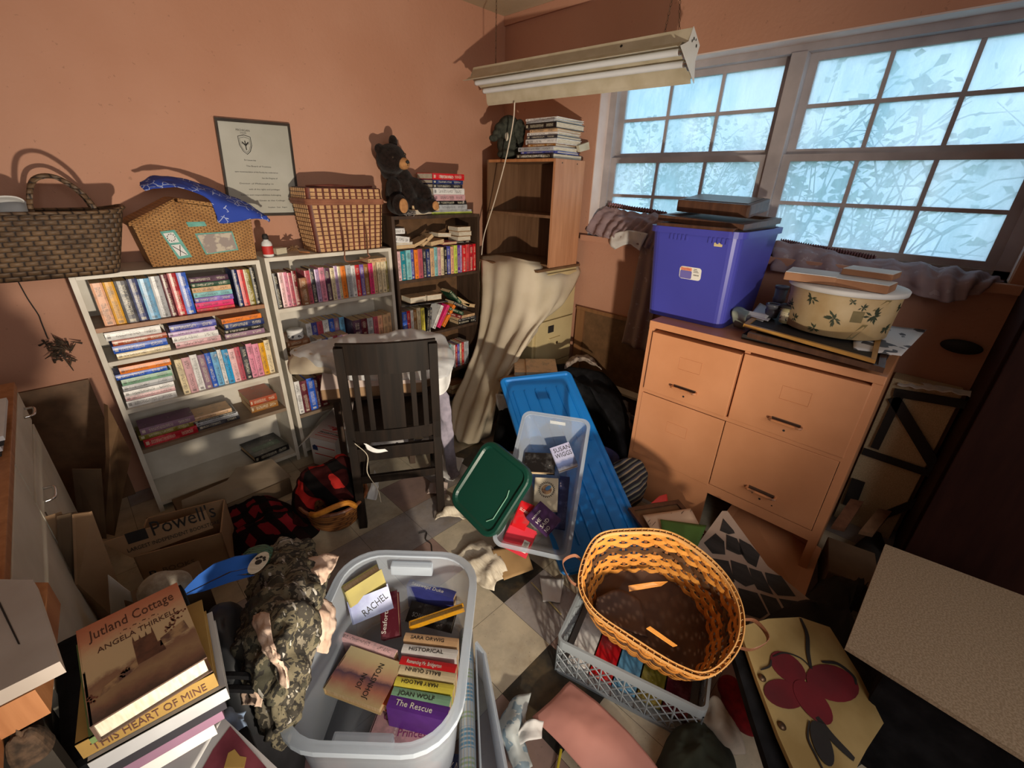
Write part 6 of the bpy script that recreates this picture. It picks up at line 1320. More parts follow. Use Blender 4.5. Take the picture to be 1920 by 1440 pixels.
# blue visor cap and black bag
M_VIS = mat('bright_blue_felt', (.015, .11, .46), (.01, .08, .36), .8, 10)
pv = PL(P(335, 1118, z=.50), P(480, 1040, z=.55), P(478, 1088, z=.49))
t = thing('blue_visor', 'bright blue visor flap on the black bag at left', 'cap')
vp = obj('visor_top', prism([pv.at(*p) for p in ((333, 1120), (352, 1098), (372, 1078), (400, 1058), (440, 1044), (482, 1038), (480, 1062), (430, 1072), (385, 1094))], -pv.n, .005), M_VIS, t)
obj('visor_underside', prism([pv.at(*p) - pv.n * .010 for p in ((338, 1122), (388, 1097), (432, 1076), (480, 1066), (474, 1076), (440, 1082), (476, 1082), (430, 1095), (380, 1112))], -pv.n, .004), M_VIS, t)
t = thing('black_bag', 'black nylon bag standing under the blue visor', 'bag')
o = heap_bm([flr(P(*p, z=.42)) for p in ((395, 1300), (372, 1200), (385, 1135), (440, 1110), (475, 1140), (480, 1230), (478, 1300), (440, 1330))], .0006, .49, 6, .02, 6, peak=.22)
obj('bag_body', o, mat('black_nylon', (.020, .022, .026), (.010, .011, .014), .6, 10, bmp=.2), t, smooth=True)
for v in (1270, 1295): obj('bag_strap', tube(spline([P(388, v, z=.52), P(430, v - 4, z=.515), P(478, v - 2, z=.50)], 5), .010, 6, flat=.4), M_BLACK, t)
# white plush end
o = blob('plush_cushion', [(P(300, 1105, z=.42), (.05, .05, .045)), (P(325, 1100, z=.42), (.045, .045, .04))], mat('dingy_white_plush', (.42, .38, .32), (.3, .26, .21), .95, 60, bmp=.4), None, .007); tag(o, 'dingy white plush roll behind the village-cover book', 'cushion')
tag(obj('support_box', box((P(312, 1105, z=.38).x - .09, P(312, 1105, z=.38).y - .04, 0), (P(312, 1105, z=.38).x + .09, P(312, 1105, z=.38).y + .07, .372), .004), M_KRAFT2), 'dark cardboard box hidden under the white plush roll', 'box')
# camouflage jacket
def camo():
    m, nt, bs = newmat('camouflage_cloth'); bs.inputs['Roughness'].default_value = .9
    a = ramp(nt, noise_n(nt, 14, 4, rough=.6), ((0, (.045, .042, .026)), (.42, (.14, .12, .075)), (.50, (.035, .03, .022)), (.57, (.20, .175, .13)), (.66, (.34, .32, .29))), 'CONSTANT')
    b = mixc(nt, mth(nt, 'GREATER_THAN', noise_n(nt, 34, 4, vscale=(1, 3, 1)), .585), a, (.015, .013, .010)); b = mixc(nt, mth(nt, 'GREATER_THAN', noise_n(nt, 26, 3, vscale=(3, 1, 1)), .66), b, (.42, .40, .36))
    nt.links.new(b, bs.inputs['Base Color']); bump(nt, bs, noise_n(nt, 40, 4), .4, .006); return m
M_CAMO = camo()
J = [[(470, 1062, .42), (500, 1030, .44), (540, 1012, .44), (585, 1022, .42), (612, 1050, .38)],
     [(458, 1110, .46), (500, 1085, .52), (545, 1070, .53), (590, 1080, .48), (618, 1100, .40)],
     [(446, 1165, .48), (492, 1150, .56), (540, 1140, .58), (578, 1150, .52), (598, 1170, .42)],
     [(444, 1215, .48), (488, 1210, .56), (532, 1212, .58), (564, 1215, .52), (588, 1235, .42)],
     [(455, 1262, .46), (492, 1270, .52), (530, 1280, .54), (552, 1285, .48), (568, 1292, .38)],
     [(470, 1300, .40), (500, 1320, .46), (528, 1335, .46), (540, 1340, .40), (548, 1345, .32)],
     [(478, 1350, .30), (492, 1385, .34), (508, 1400, .33), (518, 1402, .30), (526, 1400, .26)]]
t = thing('camouflage_jacket', 'crumpled camouflage jacket with paw-print patch on the clothes pile', 'jacket')
solid(obj('jacket_body', cloth_bm(J, 12, .034, 17, seed=3), M_CAMO, t, smooth=True), .005, 0)
pt = frame(P(487, 1062, z=.555) + V((0, 0, .012)), P(496, 1050, z=.55) - P(480, 1075, z=.55), P(478, 1058, z=.55) - P(494, 1068, z=.55))
pa = obj('paw_patch', prism([V((a * 1.15, b, 0)) for a, b in oval(0, 0, .030, .020, 0)], (0, 0, 1), .002), M_PAGEW, t, pt)
bm = bmesh.new()
for a, b, r in ((0, 0, .008), (.012, .009, .004), (.016, .002, .004), (.014, -.007, .004), (.007, -.011, .0035)): add_prism(bm, [V((x, y, .0022)) for x, y in oval(a, b, r, r, 0, 12)], (0, 0, 1), .001)
obj('paw_print', bm, M_INK, pa)
tag(obj('clothes_pile', heap_bm([flr(P(*p, z=.30)) for p in ((448, 1200), (470, 1090), (520, 1055), (590, 1075), (620, 1110), (580, 1230), (535, 1360), (490, 1430), (420, 1440), (430, 1320))], .0006, .36, 9, .04, 8, peak=.30), mat('dark_garments', (.025, .024, .028), (.010, .010, .012), .95, 9, bmp=.4), smooth=True), 'heap of dark garments under the camouflage jacket', 'clothes', kind='stuff')
tag(cloth('knit_hat', [[(456, 1040, .46), (470, 1028, .47), (495, 1022, .47), (512, 1028, .46)], [(458, 1062, .46), (470, 1052, .485), (492, 1044, .49), (508, 1044, .475)], [(464, 1080, .45), (474, 1072, .47), (486, 1064, .475), (498, 1060, .47)]], weave('green_crochet', (.09, .24, .15), (.06, .17, .10), 70, 90, gap=(.01, .03, .02)), n=7, amp=.006, thick=.006), 'green crocheted hat edge above the camouflage jacket', 'hat')
M_PEACHP = mat('peach_tissue', (.66, .50, .40), (.52, .36, .27), .85, 22, bmp=.5, bscale=60)
for k, (rows, lab) in enumerate((([[(575, 1048, .46), (600, 1040, .46), (636, 1042, .44)], [(578, 1072, .47), (600, 1070, .48), (625, 1068, .45)], [(590, 1100, .45), (600, 1098, .46), (612, 1090, .44)]], 'peach tissue paper poking up right of the camouflage jacket'),
                               ([[(585, 1100, .44), (598, 1115, .44), (622, 1130, .40)], [(578, 1135, .45), (600, 1150, .46), (630, 1160, .38)], [(590, 1180, .43), (605, 1185, .42), (622, 1195, .36)], [(596, 1222, .38), (604, 1225, .36), (612, 1225, .33)]], 'peach cloth strip between the camouflage jacket and the clear bin'),
                               ([[(476, 1155, .56), (492, 1148, .585), (505, 1150, .59)], [(478, 1190, .57), (496, 1192, .60), (510, 1190, .60)], [(500, 1225, .57), (512, 1225, .595), (520, 1220, .59)], [(520, 1258, .55), (532, 1255, .57), (538, 1250, .565)], [(532, 1290, .52), (540, 1290, .535), (544, 1285, .53)]], 'peach fabric showing through the open camouflage jacket'),
                               ([[(452, 1290, .45), (475, 1285, .48), (492, 1300, .48)], [(458, 1320, .43), (475, 1325, .46), (490, 1325, .45)]], 'small peach cloth scrap below the camouflage sleeve'))):
    tag(cloth('peach_cloth', rows, M_PEACHP, n=9, amp=.012, freq=34, seed=k + 1, thick=.0015), lab, 'cloth')

# ---------------------------------------------------------------- clear bins
def clearbin(name, label, rim, zb, shrink, m, mr, r=.06, lip=.012, hc=None):
    """rim: four world points; the base is the rim shrunk about its centre and dropped along the rim normal"""
    c = sum(rim, V()) / 4; ex = (rim[1] - rim[0] + rim[2] - rim[3]) / 2; ey = (rim[0] - rim[3] + rim[1] - rim[2]) / 2
    t = thing(name, label, 'storage bin', frame(c, ex, ey)); w, h = ex.length, ey.length
    bm = bmesh.new(); loops = []; n0 = None
    for k, (s, z, o) in enumerate(((1, 0, lip), (1, -.012, lip), (1, -.012, 0), (1 - (1 - shrink) * .5, -zb / 2, 0), (shrink, -zb + .012, 0), (shrink - .03, -zb, 0))):
        loops.append([bm.verts.new((*p, z)) for p in rrect(w * s + 2 * o, h * s + 2 * o, r * s + o, 7)])
    for k, (s, z, o) in enumerate(((shrink - .035, -zb + .004, 0), (shrink - .005, -zb + .014, 0), (1 - (1 - shrink) * .5 - .008, -zb / 2, 0), (1 - .012, -.012, 0), (1 - .012, .0, 0))):
        loops.append([bm.verts.new((*p, z)) for p in rrect(w * s, h * s, r * s, 7)])
    n = len(loops[0])
    for a, b in zip(loops, loops[1:]):
        for k in range(n): bm.faces.new((a[k], a[(k+1) % n], b[(k+1) % n], b[k]))
    bm.faces.new(loops[5][::-1]); bm.faces.new(loops[6])
    obj('bin_body', bm, m, t, smooth=True)
    bm = bmesh.new(); a, b = rrect(w + 2 * lip + .004, h + 2 * lip + .004, r + lip, 7), rrect(w - .008, h - .008, r, 7)
    L = [[bm.verts.new((*p, z)) for p in q] for q, z in ((a, -.014), (a, .003), (b, .003), (b, -.004))]
    for u, v in zip(L, L[1:] + L[:1]):
        for k in range(n): bm.faces.new((u[k], u[(k+1) % n], v[(k+1) % n], v[k]))
    obj('rim', bm, mr, t); return t, w, h
ZR = .36
rim = [P(618, 1012, z=ZR), P(898, 1062, z=ZR), P(868, 1440, z=ZR), P(535, 1352, z=ZR)]
cx_ = V((.343, .748, ZR)); ux = V((math.cos(math.radians(-46)), math.sin(math.radians(-46)), 0)); uy = V((-ux.y, ux.x, 0)); wb, hb2 = .388, .512
rim = [cx_ + ux * s * wb / 2 + uy * q * hb2 / 2 for s, q in ((-1, 1), (1, 1), (1, -1), (-1, -1))]
ZBASE = .085
cb, wb, hb2 = clearbin('storage_bin', 'large clear plastic bin of paperbacks in the foreground', rim, ZR - ZBASE, .92, M_CLEAR, M_CLEARRIM, .105, .016)
for s in (1, -1):
    hd = obj('handle', box((-.065, s * (hb2 / 2 - .02) - .014, -.05), (.065, s * (hb2 / 2 - .02) + .010, -.012), .006), M_CLEARRIM, cb)
# books inside it
def coverup(label, tl, tr, bl, z, tk, c, title=None, page=M_PAGE, tilt=None, side=0, cm=None, tsize=.02, name='paperback', rot=0, tint=M_INK, pos=(.1, .4), tw=None, thing_=None):
    """place by three cover corners seen from above at height z (each may carry its own z)"""
    z3 = z if isinstance(z, tuple) else (z, z, z); a, b, d = P(*tl, z=z3[0]), P(*tr, z=z3[1]), P(*bl, z=z3[2])
    M = frame(d, b - a, a - d); w, h = (b - a).length, (a - d).length
    t = bigbook(name, label, M @ T(0, 0, -tk), w, h, tk, cm or cover(c), page=page, side=side)
    for it in ([title] if isinstance(title, tuple) else (title or [])):
        s, x, y, sz, wd, mt, ro = (list(it) + [0])[:7]; wd = min(wd, (w * (1 - x) if abs(ro) < .8 else h * (1 - y)) - .004) if wd else wd; text(s, sz, mt, t, T(x * w, y * h, tk + .0004, ro), width=wd)
    t['group'] = 'paperbacks in the clear bins'; return t
def spineup(label, p0, p1, z, depth, tk, c, title=None, tint=M_INK, page=M_PAGE, cm=None):
    """book standing on its fore edge, spine up, from pixel p0 to p1 along the spine's near edge"""
    a, b = P(*p0, z=z), P(*p1, z=z); L = (b - a).length; x = (b - a).normalized()
    # local: z along spine, y down, x thickness away from viewer
    away = V((-x.y, x.x, 0)); m = Matrix((away, V((0, 0, -1)), x)).transposed().to_4x4()
    if m.determinant() < 0: m = Matrix((away, V((0, 0, -1)), x)).transposed().to_4x4(); m.col[0] = -m.col[0]
    flip_ = m.col[0].xyz.dot(away) < 0; m.translation = a + (away * tk if flip_ else V())
    t = book('paperback', label, m, L, depth, tk, c, 'paperbacks in the clear bins', page=page, cmat=cm or (mat('plain_' + c.replace(' ', '_'), srgb(*PALETTE[c]), None, .35, 30) if title else None))
    if title:
        I = t.matrix_world.inverted(); Mt = I @ frame(a + away * tk * .25 + V((0, 0, .0025)) + x * L * title[1], x, away) if title[3] > 0 else I @ frame(a + away * tk * .78 + V((0, 0, .0025)) + x * L * (title[1] + title[2]), -x, -away)
        text(title[0], tk * .62, tint, t, Mt, width=L * title[2])
    return t
ZT = .20
sp = [('buff', 'SARA ORWIG', (756, 1200), (857, 1212)), ('white', 'HISTORICAL', (752, 1222), (856, 1234)), ('red', 'Romancing Mr. Bridgerton', (748, 1245), (853, 1262)), ('cream', 'BALLS QUINN', (746, 1262), (852, 1280)),
      ('lemon yellow', 'MARY BALOGH', (738, 1285), (848, 1302)), ('sage green', 'JOAN WOLF', (732, 1305), (842, 1325)), ('purple', 'The Rescue', (724, 1325), (836, 1352))]
w3 = [(c, ti, P(*a, z=ZT)) for c, ti, a, b in sp]
dirx = (P(853, 1262, z=ZT) - P(748, 1245, z=ZT)).normalized()
for k, (c, ti, a, b) in enumerate(sp):
    spineup(f'{c} paperback, {ORD[k]} from the back in the spine-up row of the foreground bin', a, b, ZT, .105, .0245 if k != 6 else .033, c, (ti, .12, .62, 1 if c not in ('cream', 'lemon yellow') else -1), M_INKW if c in ('red', 'purple') else M_INK)
M_JJ = artcover('embrace_cover', ((0, (.55, .42, .22)), (.25, (.42, .16, .11)), (.45, (.10, .05, .08)), (.55, (.52, .26, .18)), (.8, (.58, .45, .24)), (1, (.6, .5, .28))), 5)
coverup('paperback with figures cover and sideways author lettering in the foreground bin', (640, 1207), (737, 1240), (606, 1290), .2, .028, 'cream', [('JOHNSTON', .72, .08, .022, .095, M_INK, math.pi/2), ('JOAN', .54, .22, .020, .04, M_INK, math.pi/2)], cm=M_JJ)
coverup('orange and violet paperback partly under the figures-cover book in foreground bin', (715, 1232), (742, 1242), (698, 1312), .19, .03, 'rust')
spineup('white paperback with pink end standing behind the figures-cover book in the bin', (634, 1196), (738, 1232), ZT, .1, .022, 'pale pink')
coverup('pink paperback with purple script lying low at near end of the bin', (696, 1318), (808, 1338), (684, 1398), .115, .022, 'floral pink', [('Courting', .12, .62, .026, .09, mat('magenta_ink', (.30, .05, .18)), .1), ('Princess', .42, .32, .026, .085, mat('magenta_ink', (.30, .05, .18)), .1)], page=M_PAGEW)
coverup('old yellow-green paperback with its page edges showing, lying tilted at back of the bin', (688, 1108), (752, 1066), (658, 1140), (.31, .32, .285), .035, 'olive', page=M_PAGE, cm=mat('faded_olive_cover', (.34, .29, .09), (.28, .24, .08), .6, 14))
coverup('blue paperback with dark author lettering in middle of the bin', (694, 1134), (768, 1104), (662, 1172), (.275, .285, .24), .03, 'lilac', [('RACHEL', .30, .12, .030, .085, M_INK, .35)], cm=mat('blue_violet_cover', (.19, .22, .42), (.30, .36, .55), .35, 20))
coverup('maroon paperback with script leaning beside the blue one in the bin', (760, 1120), (792, 1112), (715, 1200), (.24, .25, .18), .026, 'maroon', [('Seaforth', .25, .1, .02, .07, M_INKW, 1.4)])
spineup('indigo paperback with white title at back right of the bin', (762, 1098), (850, 1122), .235, .10, .028, 'indigo', ('Seaswept Duke', .08, .68, 1), M_INKW)
coverup('black paperback with grey lettering under the indigo one in the bin', (766, 1125), (848, 1145), (760, 1165), (.20, .2, .17), .022, 'black', ('SCHWARTZ', .1, .3, .018, .07, mat('grey_ink', (.3, .3, .3))))
coverup('yellow-edged paperback leaning steeply at right of the bin', (768, 1175), (870, 1140), (770, 1182), (.2, .235, .185), .022, 'mustard yellow', page=mat('yellowed_page_edge', (.55, .36, .10), (.42, .26, .07), .9, 200))
# books and rag below the near end of the bin
g = None
coverup('red paperback under the near rim of the foreground bin', (680, 1418), (752, 1418), (690, 1500), .05, .03, 'rust', ('MARK', .4, .6, .03, .05, M_INK))
coverup('orange-red paperback under the near rim right of the dark red one', (760, 1424), (812, 1430), (760, 1490), .05, .03, 'orange')
coverup('navy paperback poking out lowest right under the near rim', (816, 1415), (862, 1420), (826, 1500), .05, .03, 'navy blue', ('KAT', .1, .6, .03, .035, M_INKW))
coverup('dark green book between the pink cloth and red paperback', (650, 1395), (680, 1410), (650, 1500), .04, .04, 'dark green')
tag(cloth('pink_pillowcase', [[(555, 1388, .06), (600, 1402, .10), (658, 1412, .08)], [(550, 1420, .06), (600, 1430, .11), (660, 1440, .08)], [(560, 1470, .03), (600, 1480, .08), (662, 1480, .03)]], mat('pale_pink_cloth', (.58, .36, .35), (.50, .29, .29), .85, 8), n=8, amp=.01, freq=9), 'pale pink cloth under the near left corner of the clear bin', 'cloth')
# long bin with wrap roll
t = thing('wrapping_roll', 'roll of blue plaid gift wrap standing right of the foreground bin', 'wrapping paper')
def wrapmat():
    m, nt, bs = newmat('plaid_wrap'); bs.inputs['Roughness'].default_value = .35
    tc = nt.nodes.new('ShaderNodeTexCoord'); sp = nt.nodes.new('ShaderNodeSeparateXYZ'); nt.links.new(tc.outputs['Object'], sp.inputs[0])
    zf = mth(nt, 'FRACT', mth(nt, 'MULTIPLY', sp.outputs[2], 9)); l = mth(nt, 'FRACT', mth(nt, 'MULTIPLY', sp.outputs[2], 95))
    b = mixc(nt, mth(nt, 'MULTIPLY', mth(nt, 'GREATER_THAN', zf, .55), mth(nt, 'GREATER_THAN', l, .4)), (.62, .66, .66), (.05, .32, .52))
    b = mixc(nt, mth(nt, 'MULTIPLY', mth(nt, 'COMPARE', zf, .3, .12), mth(nt, 'GREATER_THAN', l, .5)), b, (.35, .50, .22))
    ax_ = mth(nt, 'FRACT', mth(nt, 'MULTIPLY', mth(nt, 'ARCTAN2', sp.outputs[1], sp.outputs[0]), 2.2)); b = mixc(nt, mth(nt, 'COMPARE', ax_, .5, .07), b, (.55, .42, .22)); b = mixc(nt, mth(nt, 'COMPARE', ax_, .2, .05), b, (.12, .3, .55))
    nt.links.new(b, bs.inputs['Base Color']); return m
a, b = P(874, 1185, z=.10), P(877, 1480, z=.12); d = (b - a); t.matrix_world = frame(a, V((0, 0, 1)).cross(d), V((0, 0, 1))); 
zz_ = t.matrix_world.to_3x3(); M3 = frame(a, V((0, 0, 1)).cross(d).normalized(), V((0, 0, 1)))
L_ = d.length; sgn = 1 if (M3.col[2].xyz.dot(d) > 0) else -1
obj('wrap_paper', lathe([(.004, 0), (.021, .0), (.0215, sgn * L_), (.004, sgn * L_)], 28), wrapmat(), t, smooth=False); obj('film_sleeve', lathe([(.0215, 0), (.0222, sgn * .001), (.0222, sgn * L_), (.0215, sgn * L_)], 20), M_CLEAR, t)
rim = [P(885, 1205, z=.15), P(902, 1205, z=.15), P(962, 1500, z=.15), P(880, 1500, z=.15)]
q = [P(893, 1205, z=.14), P(908, 1225, z=.14), P(955, 1480, z=.16), P(905, 1490, z=.16)]
t = thing('underbed_bin', 'long clear plastic underbed bin beside the wrapping roll', 'storage bin')
for a, b in ((q[0], q[3]), (q[1], q[2]), (q[0], q[1])): obj('bin_wall', prism([a, b, V((b.x, b.y, .002)), V((a.x, a.y, .002))], (b - a).cross(V((0, 0, 1))).normalized(), .004), M_CLEARRIM, t)
obj('bin_floor', prism([V((p.x, p.y, .002)) for p in q], (0, 0, 1), .003), M_CLEAR, t); obj('rim', tube([q[0], q[1], q[2]], .006, 6), M_CLEARRIM, t)

# ---------------------------------------------------------------- middle: lids and leaning bin
M_BLID = plast('bright_blue_plastic', (.008, .21, .66), .38); M_GLID = plast('dark_green_plastic', (.003, .042, .028), .38)
def lidmake(name, label, c4, th, m, r, ribs=None, rib_m=None, lip=.02):
    ex = (c4[1] - c4[0] + c4[2] - c4[3]) / 2; ey = (c4[0] - c4[3] + c4[1] - c4[2]) / 2; c = sum(c4, V()) / 4
    t = thing(name, label, 'bin lid', frame(c, ex, ey)); w, h = ex.length, ey.length
    bm = bmesh.new(); n = None; loops = []
    for dw, z in ((0, -th), (0, -.004), (-.006, 0), (-.020, 0), (-.028, -.008), (-.036, -.008)): loops.append([bm.verts.new((*p, z)) for p in rrect(w + 2 * dw, h + 2 * dw, max(r + dw, .01), 6)])
    loops.insert(0, [bm.verts.new((*p, -th)) for p in rrect(w - .008, h - .008, r, 6)]); loops.insert(0, [bm.verts.new((*p, -.011)) for p in rrect(w - .012, h - .012, r, 6)])
    n = len(loops[0])
    for a, b in zip(loops, loops[1:]):
        for k in range(n): bm.faces.new((a[k], a[(k+1) % n], b[(k+1) % n], b[k]))
    bm.faces.new(loops[0][::-1]); bm.faces.new(loops[-1])
    obj('lid_panel', bm, m, t)
    if ribs:
        bm = bmesh.new()
        for x0, y0, x1, y1 in ribs: add_tube(bm, [(x0 * w, y0 * h, -.006), (x1 * w, y1 * h, -.006)], .005, 8)
        obj('ribs', bm, rib_m or m, t)
    return t, w, h
bl = [P(978, 708, z=.50), P(1112, 693, z=.50), P(1168, 1045, z=.06), P(998, 1085, z=.05)]
lidmake('bin_cover', 'large bright blue ribbed bin lid leaning on the dark clothes', bl, .018, M_BLID, .035, [(-.37 + .148 * k, .06, -.37 + .148 * k, .40) for k in range(6)] + [(-.37 + .148 * k, -.40, -.37 + .148 * k, -.06) for k in range(6)])
rim = [P(984, 776, z=.50), P(1113, 790, z=.50), P(1052, 1050, z=.17), P(928, 1012, z=.17)]
t2, w2, h2 = clearbin('storage_bin', 'clear plastic bin of paperbacks leaning on the blue lid', rim, .135, .86, M_CLEAR, M_CLEARRIM, .03, .008)
obj('paper_label', prism([V((-.03, h2 / 2 - .006, -.03)), V((.04, h2 / 2 - .006, -.03)), V((.04, h2 / 2 - .008, -.055)), V((-.03, h2 / 2 - .008, -.055))], (0, -1, 0), .001), M_INKW, t2)
# leaning bin books: placed on its tilted floor
mw = t2.matrix_world; fz = -.128
def inbin(label, pts, tk, c, lift=0, title=None, cm=None, page=M_PAGE, name='paperback'):
    pl_ = PL(mw @ V((0, 0, fz + tk + lift)), mw @ V((.1, 0, fz + tk + lift)), mw @ V((0, .1, fz + tk + lift))); a, b, d = [pl_.at(*p) for p in pts]
    M = frame(d, b - a, a - d); w, h = (b - a).length, (a - d).length; t = bigbook(name, label, M @ T(0, 0, -tk), w, h, tk, cm or cover(c), page=page, side=0); t['group'] = 'paperbacks in the leaning bin'
    for it in (title or []):
        s, x, y, sz, wd, mt, ro = (list(it) + [0])[:7]; wd = min(wd, (w * (1 - x) if abs(ro) < .8 else h * (1 - y)) - .004) if wd else wd; text(s, sz, mt, t, T(x * w, y * h, tk + .0004, ro), width=wd)
    return t, w, h, tk
M_SW = artcover('lake_cover', ((0, (.55, .58, .68)), (.12, (.09, .12, .25)), (.3, (.12, .16, .32)), (.42, (.42, .44, .62)), (1, (.46, .46, .66))))
inbin('black paperback with barcode at back left of the leaning bin', ((984, 848), (1040, 850), (982, 884)), .03, 'black', .02)
inbin('lilac paperback with dark author lettering at the back of leaning bin', ((1043, 838), (1078, 826), (1048, 884)), .026, 'lilac', .035, [('SUSAN', .10, .74, .030, .085, M_INK), ('WIGGS', .10, .50, .030, .085, M_INK)], M_SW)
inbin('cream paperback with blue bird medallion in the leaning bin', ((1004, 895), (1047, 897), (1000, 955)), .024, 'cream', .02, None, mat('ivory_cover', (.58, .52, .40), (.52, .46, .34), .4))
tb_, w_, h_, tk_ = inbin('navy paperback under the medallion book at right of leaning bin', ((1046, 892), (1064, 894), (1040, 990)), .02, 'navy blue', 0)
tb_, w_, h_, tk_ = inbin('red and tan paperback with white lettering at left of leaning bin', ((977, 938), (1002, 948), (958, 985)), .024, 'red', .04, [('SLOW', .1, .66, .016, .04, M_INKW, -.2)])
tb_, w_, h_, tk_ = inbin('dark purple paperback with white title in the leaning bin', ((1012, 938), (1050, 972), (986, 970)), .026, 'purple', .062, [('HE', .50, .12, .022, .024, M_INKW, 1.57), ('SAID', .72, .12, .022, .045, M_INKW, 1.57), ('NO', .93, .12, .022, .024, M_INKW, 1.57), ('PATRICIA', .26, .12, .010, .05, M_INKW, 1.57)], mat('dark_purple_cover', (.06, .02, .09), (.04, .015, .06), .4))
t9, w9, h9, k9 = inbin('bright red paperback with barcode at the low end of leaning bin', ((966, 978), (1012, 1000), (938, 1022)), .03, 'red', .03, None, mat('coral_red_cover', (.62, .035, .06), (.55, .025, .045), .4))
bm = bmesh.new(); add_box(bm, (w9 * .72, h9 * .12, k9), (w9 * .95, h9 * .55, k9 + .0006)); obj('barcode_label', bm, M_INKW, t9)
bm = bmesh.new(); [add_box(bm, (w9 * .76, h9 * (.16 + .028 * k), k9 + .0006), (w9 * .91, h9 * (.172 + .028 * k), k9 + .001)) for k in range(12)]; obj('barcode', bm, M_INK, t9)
# medallion
pl_ = PL(mw @ V((0, 0, fz + .0448)), mw @ V((.1, 0, fz + .0448)), mw @ V((0, .1, fz + .0448)))
for o in [o for o in C.objects if o.get('label', '').startswith('cream paperback with blue bird')]:
    I = o.matrix_world.inverted(); c = I @ pl_.at(1025, 918); e = abs((I @ pl_.at(1036, 918)).x - c.x) * 1.25; top = .0244
    bm = bmesh.new(); ring = [V((c.x + e * math.cos(k * .2618), c.y + e * math.sin(k * .2618), top)) for k in range(24)]
    for k in range(24): a = k * .2618; add_tube(bm, [V((c.x + e * .88 * math.cos(a), c.y + e * .88 * math.sin(a), top)), V((c.x + e * 1.12 * math.cos(a + .2), c.y + e * 1.12 * math.sin(a + .2), top))], .0016, 5)
    m_ = obj('medallion_ring', bm, M_INK, o)
    bm = bmesh.new(); add_prism(bm, [V((c.x + x, c.y + y, top)) for x, y in oval(0, 0, e * .72, e * .66, 0)], (0, 0, 1), .0006); obj('medallion_disc', bm, mat('tan_print', (.42, .26, .13)), o)
    bm = bmesh.new(); add_prism(bm, [V((c.x + x, c.y + y, top + .0007)) for x, y in oval(e * .2, e * .25, e * .45, e * .26, 40)], (0, 0, 1), .0006); obj('bird_print', bm, mat('bird_blue', (.06, .2, .42)), o)
gl = [P(905, 816, z=.46), P(1003, 884, z=.42), P(916, 1024, z=.17), P(846, 938, z=.20)]
tg, wg, hg = lidmake('bin_cover', 'dark green plastic bin lid leaning on the clear bin', gl, .03, M_GLID, .06, None)
obj('embossed_line', tube([(wg * .26, -hg * .34, -.006), (wg * .33, -hg * .26, -.006), (wg * .33, .06 * hg, -.006), (wg * .30, .14 * hg, -.006)], .0022, 6), plast('pale_green_scuff', (.16, .34, .25)), tg)
# dark clothes heap behind the lid
tag(obj('clothes_pile', heap_bm([flr(P(*p, z=.28)) for p in ((928, 760), (942, 722), (1000, 706), (1060, 700), (1130, 700), (1180, 730), (1198, 790), (1185, 840), (1150, 800), (1120, 765), (1050, 755), (985, 768))], .0006, .41, 5, .05, 5, peak=.38), M_BLACK, smooth=True), 'large heap of black clothes behind the blue lid', 'clothes', kind='stuff')
for k, (u, v, dz, an) in enumerate(((1000, 690, .43, .8), (1022, 690, .44, .8), (1048, 690, .43, .8))):
    c = P(u, v, z=dz); paged(f'cream page-edged paperback, {("left", "middle", "right")[k]} of the three on the black clothes heap', T(c.x - .06, c.y - .04, dz, an) @ T(0, 0, 0, 0, -.15) @ flat, .16, .1, .026, 'buff', M_PAGEW, 'books on the black clothes heap')
tag(cloth('crumpled_newspaper', [[(1058, 692, .44), (1080, 678, .45), (1105, 682, .44), (1128, 694, .42)], [(1060, 684, .47), (1082, 672, .48), (1104, 674, .47), (1122, 686, .44)], [(1066, 672, .46), (1084, 664, .46), (1102, 666, .46), (1114, 676, .44)]], mat('grey_brown_newsprint', (.38, .30, .24), (.16, .12, .1), .9, 40), n=8, amp=.02, freq=22, seed=3), 'crumpled grey-brown paper on the black clothes heap', 'paper')
tag(cloth('lace_trim', [[(935, 712, .36), (960, 698, .38), (990, 700, .40)], [(940, 722, .35), (965, 712, .385), (985, 712, .40)]], M_KRAFT, n=7, amp=.02, freq=26, seed=8), 'tan lace edge on the left of the black clothes heap', 'cloth')
tag(cloth('plastic_bag', [[(930, 738, .30), (952, 740, .33), (978, 742, .34)], [(935, 768, .22), (958, 770, .26), (980, 772, .26)], [(952, 800, .12), (965, 800, .14), (980, 800, .16)]], M_BAG, n=8, amp=.025, freq=16, seed=5, thick=.0015), 'clear plastic bag hanging left of the blue lid', 'plastic bag')
t = thing('wastebasket', 'dark navy plastic basket beside the peach file cabinet', 'basket', T(1.66, .98, 0)); obj('basket_body', lathe([(.07, 0), (.10, .16), (.108, .19), (.10, .19), (.064, .01)], 30), plast('navy_plastic', (.03, .03, .11)), t, smooth=True)
tag(cloth('grey_knit', [[(1140, 790, .27), (1160, 752, .29), (1178, 755, .28)], [(1142, 808, .25), (1160, 785, .30), (1182, 790, .27)], [(1152, 815, .21), (1165, 812, .24), (1180, 812, .22)]], mat('grey_garment', (.18, .17, .17), (.10, .1, .1), .95, 30), n=8, amp=.03, freq=20, seed=2), 'grey garment with pale ribs in the navy basket', 'clothes')
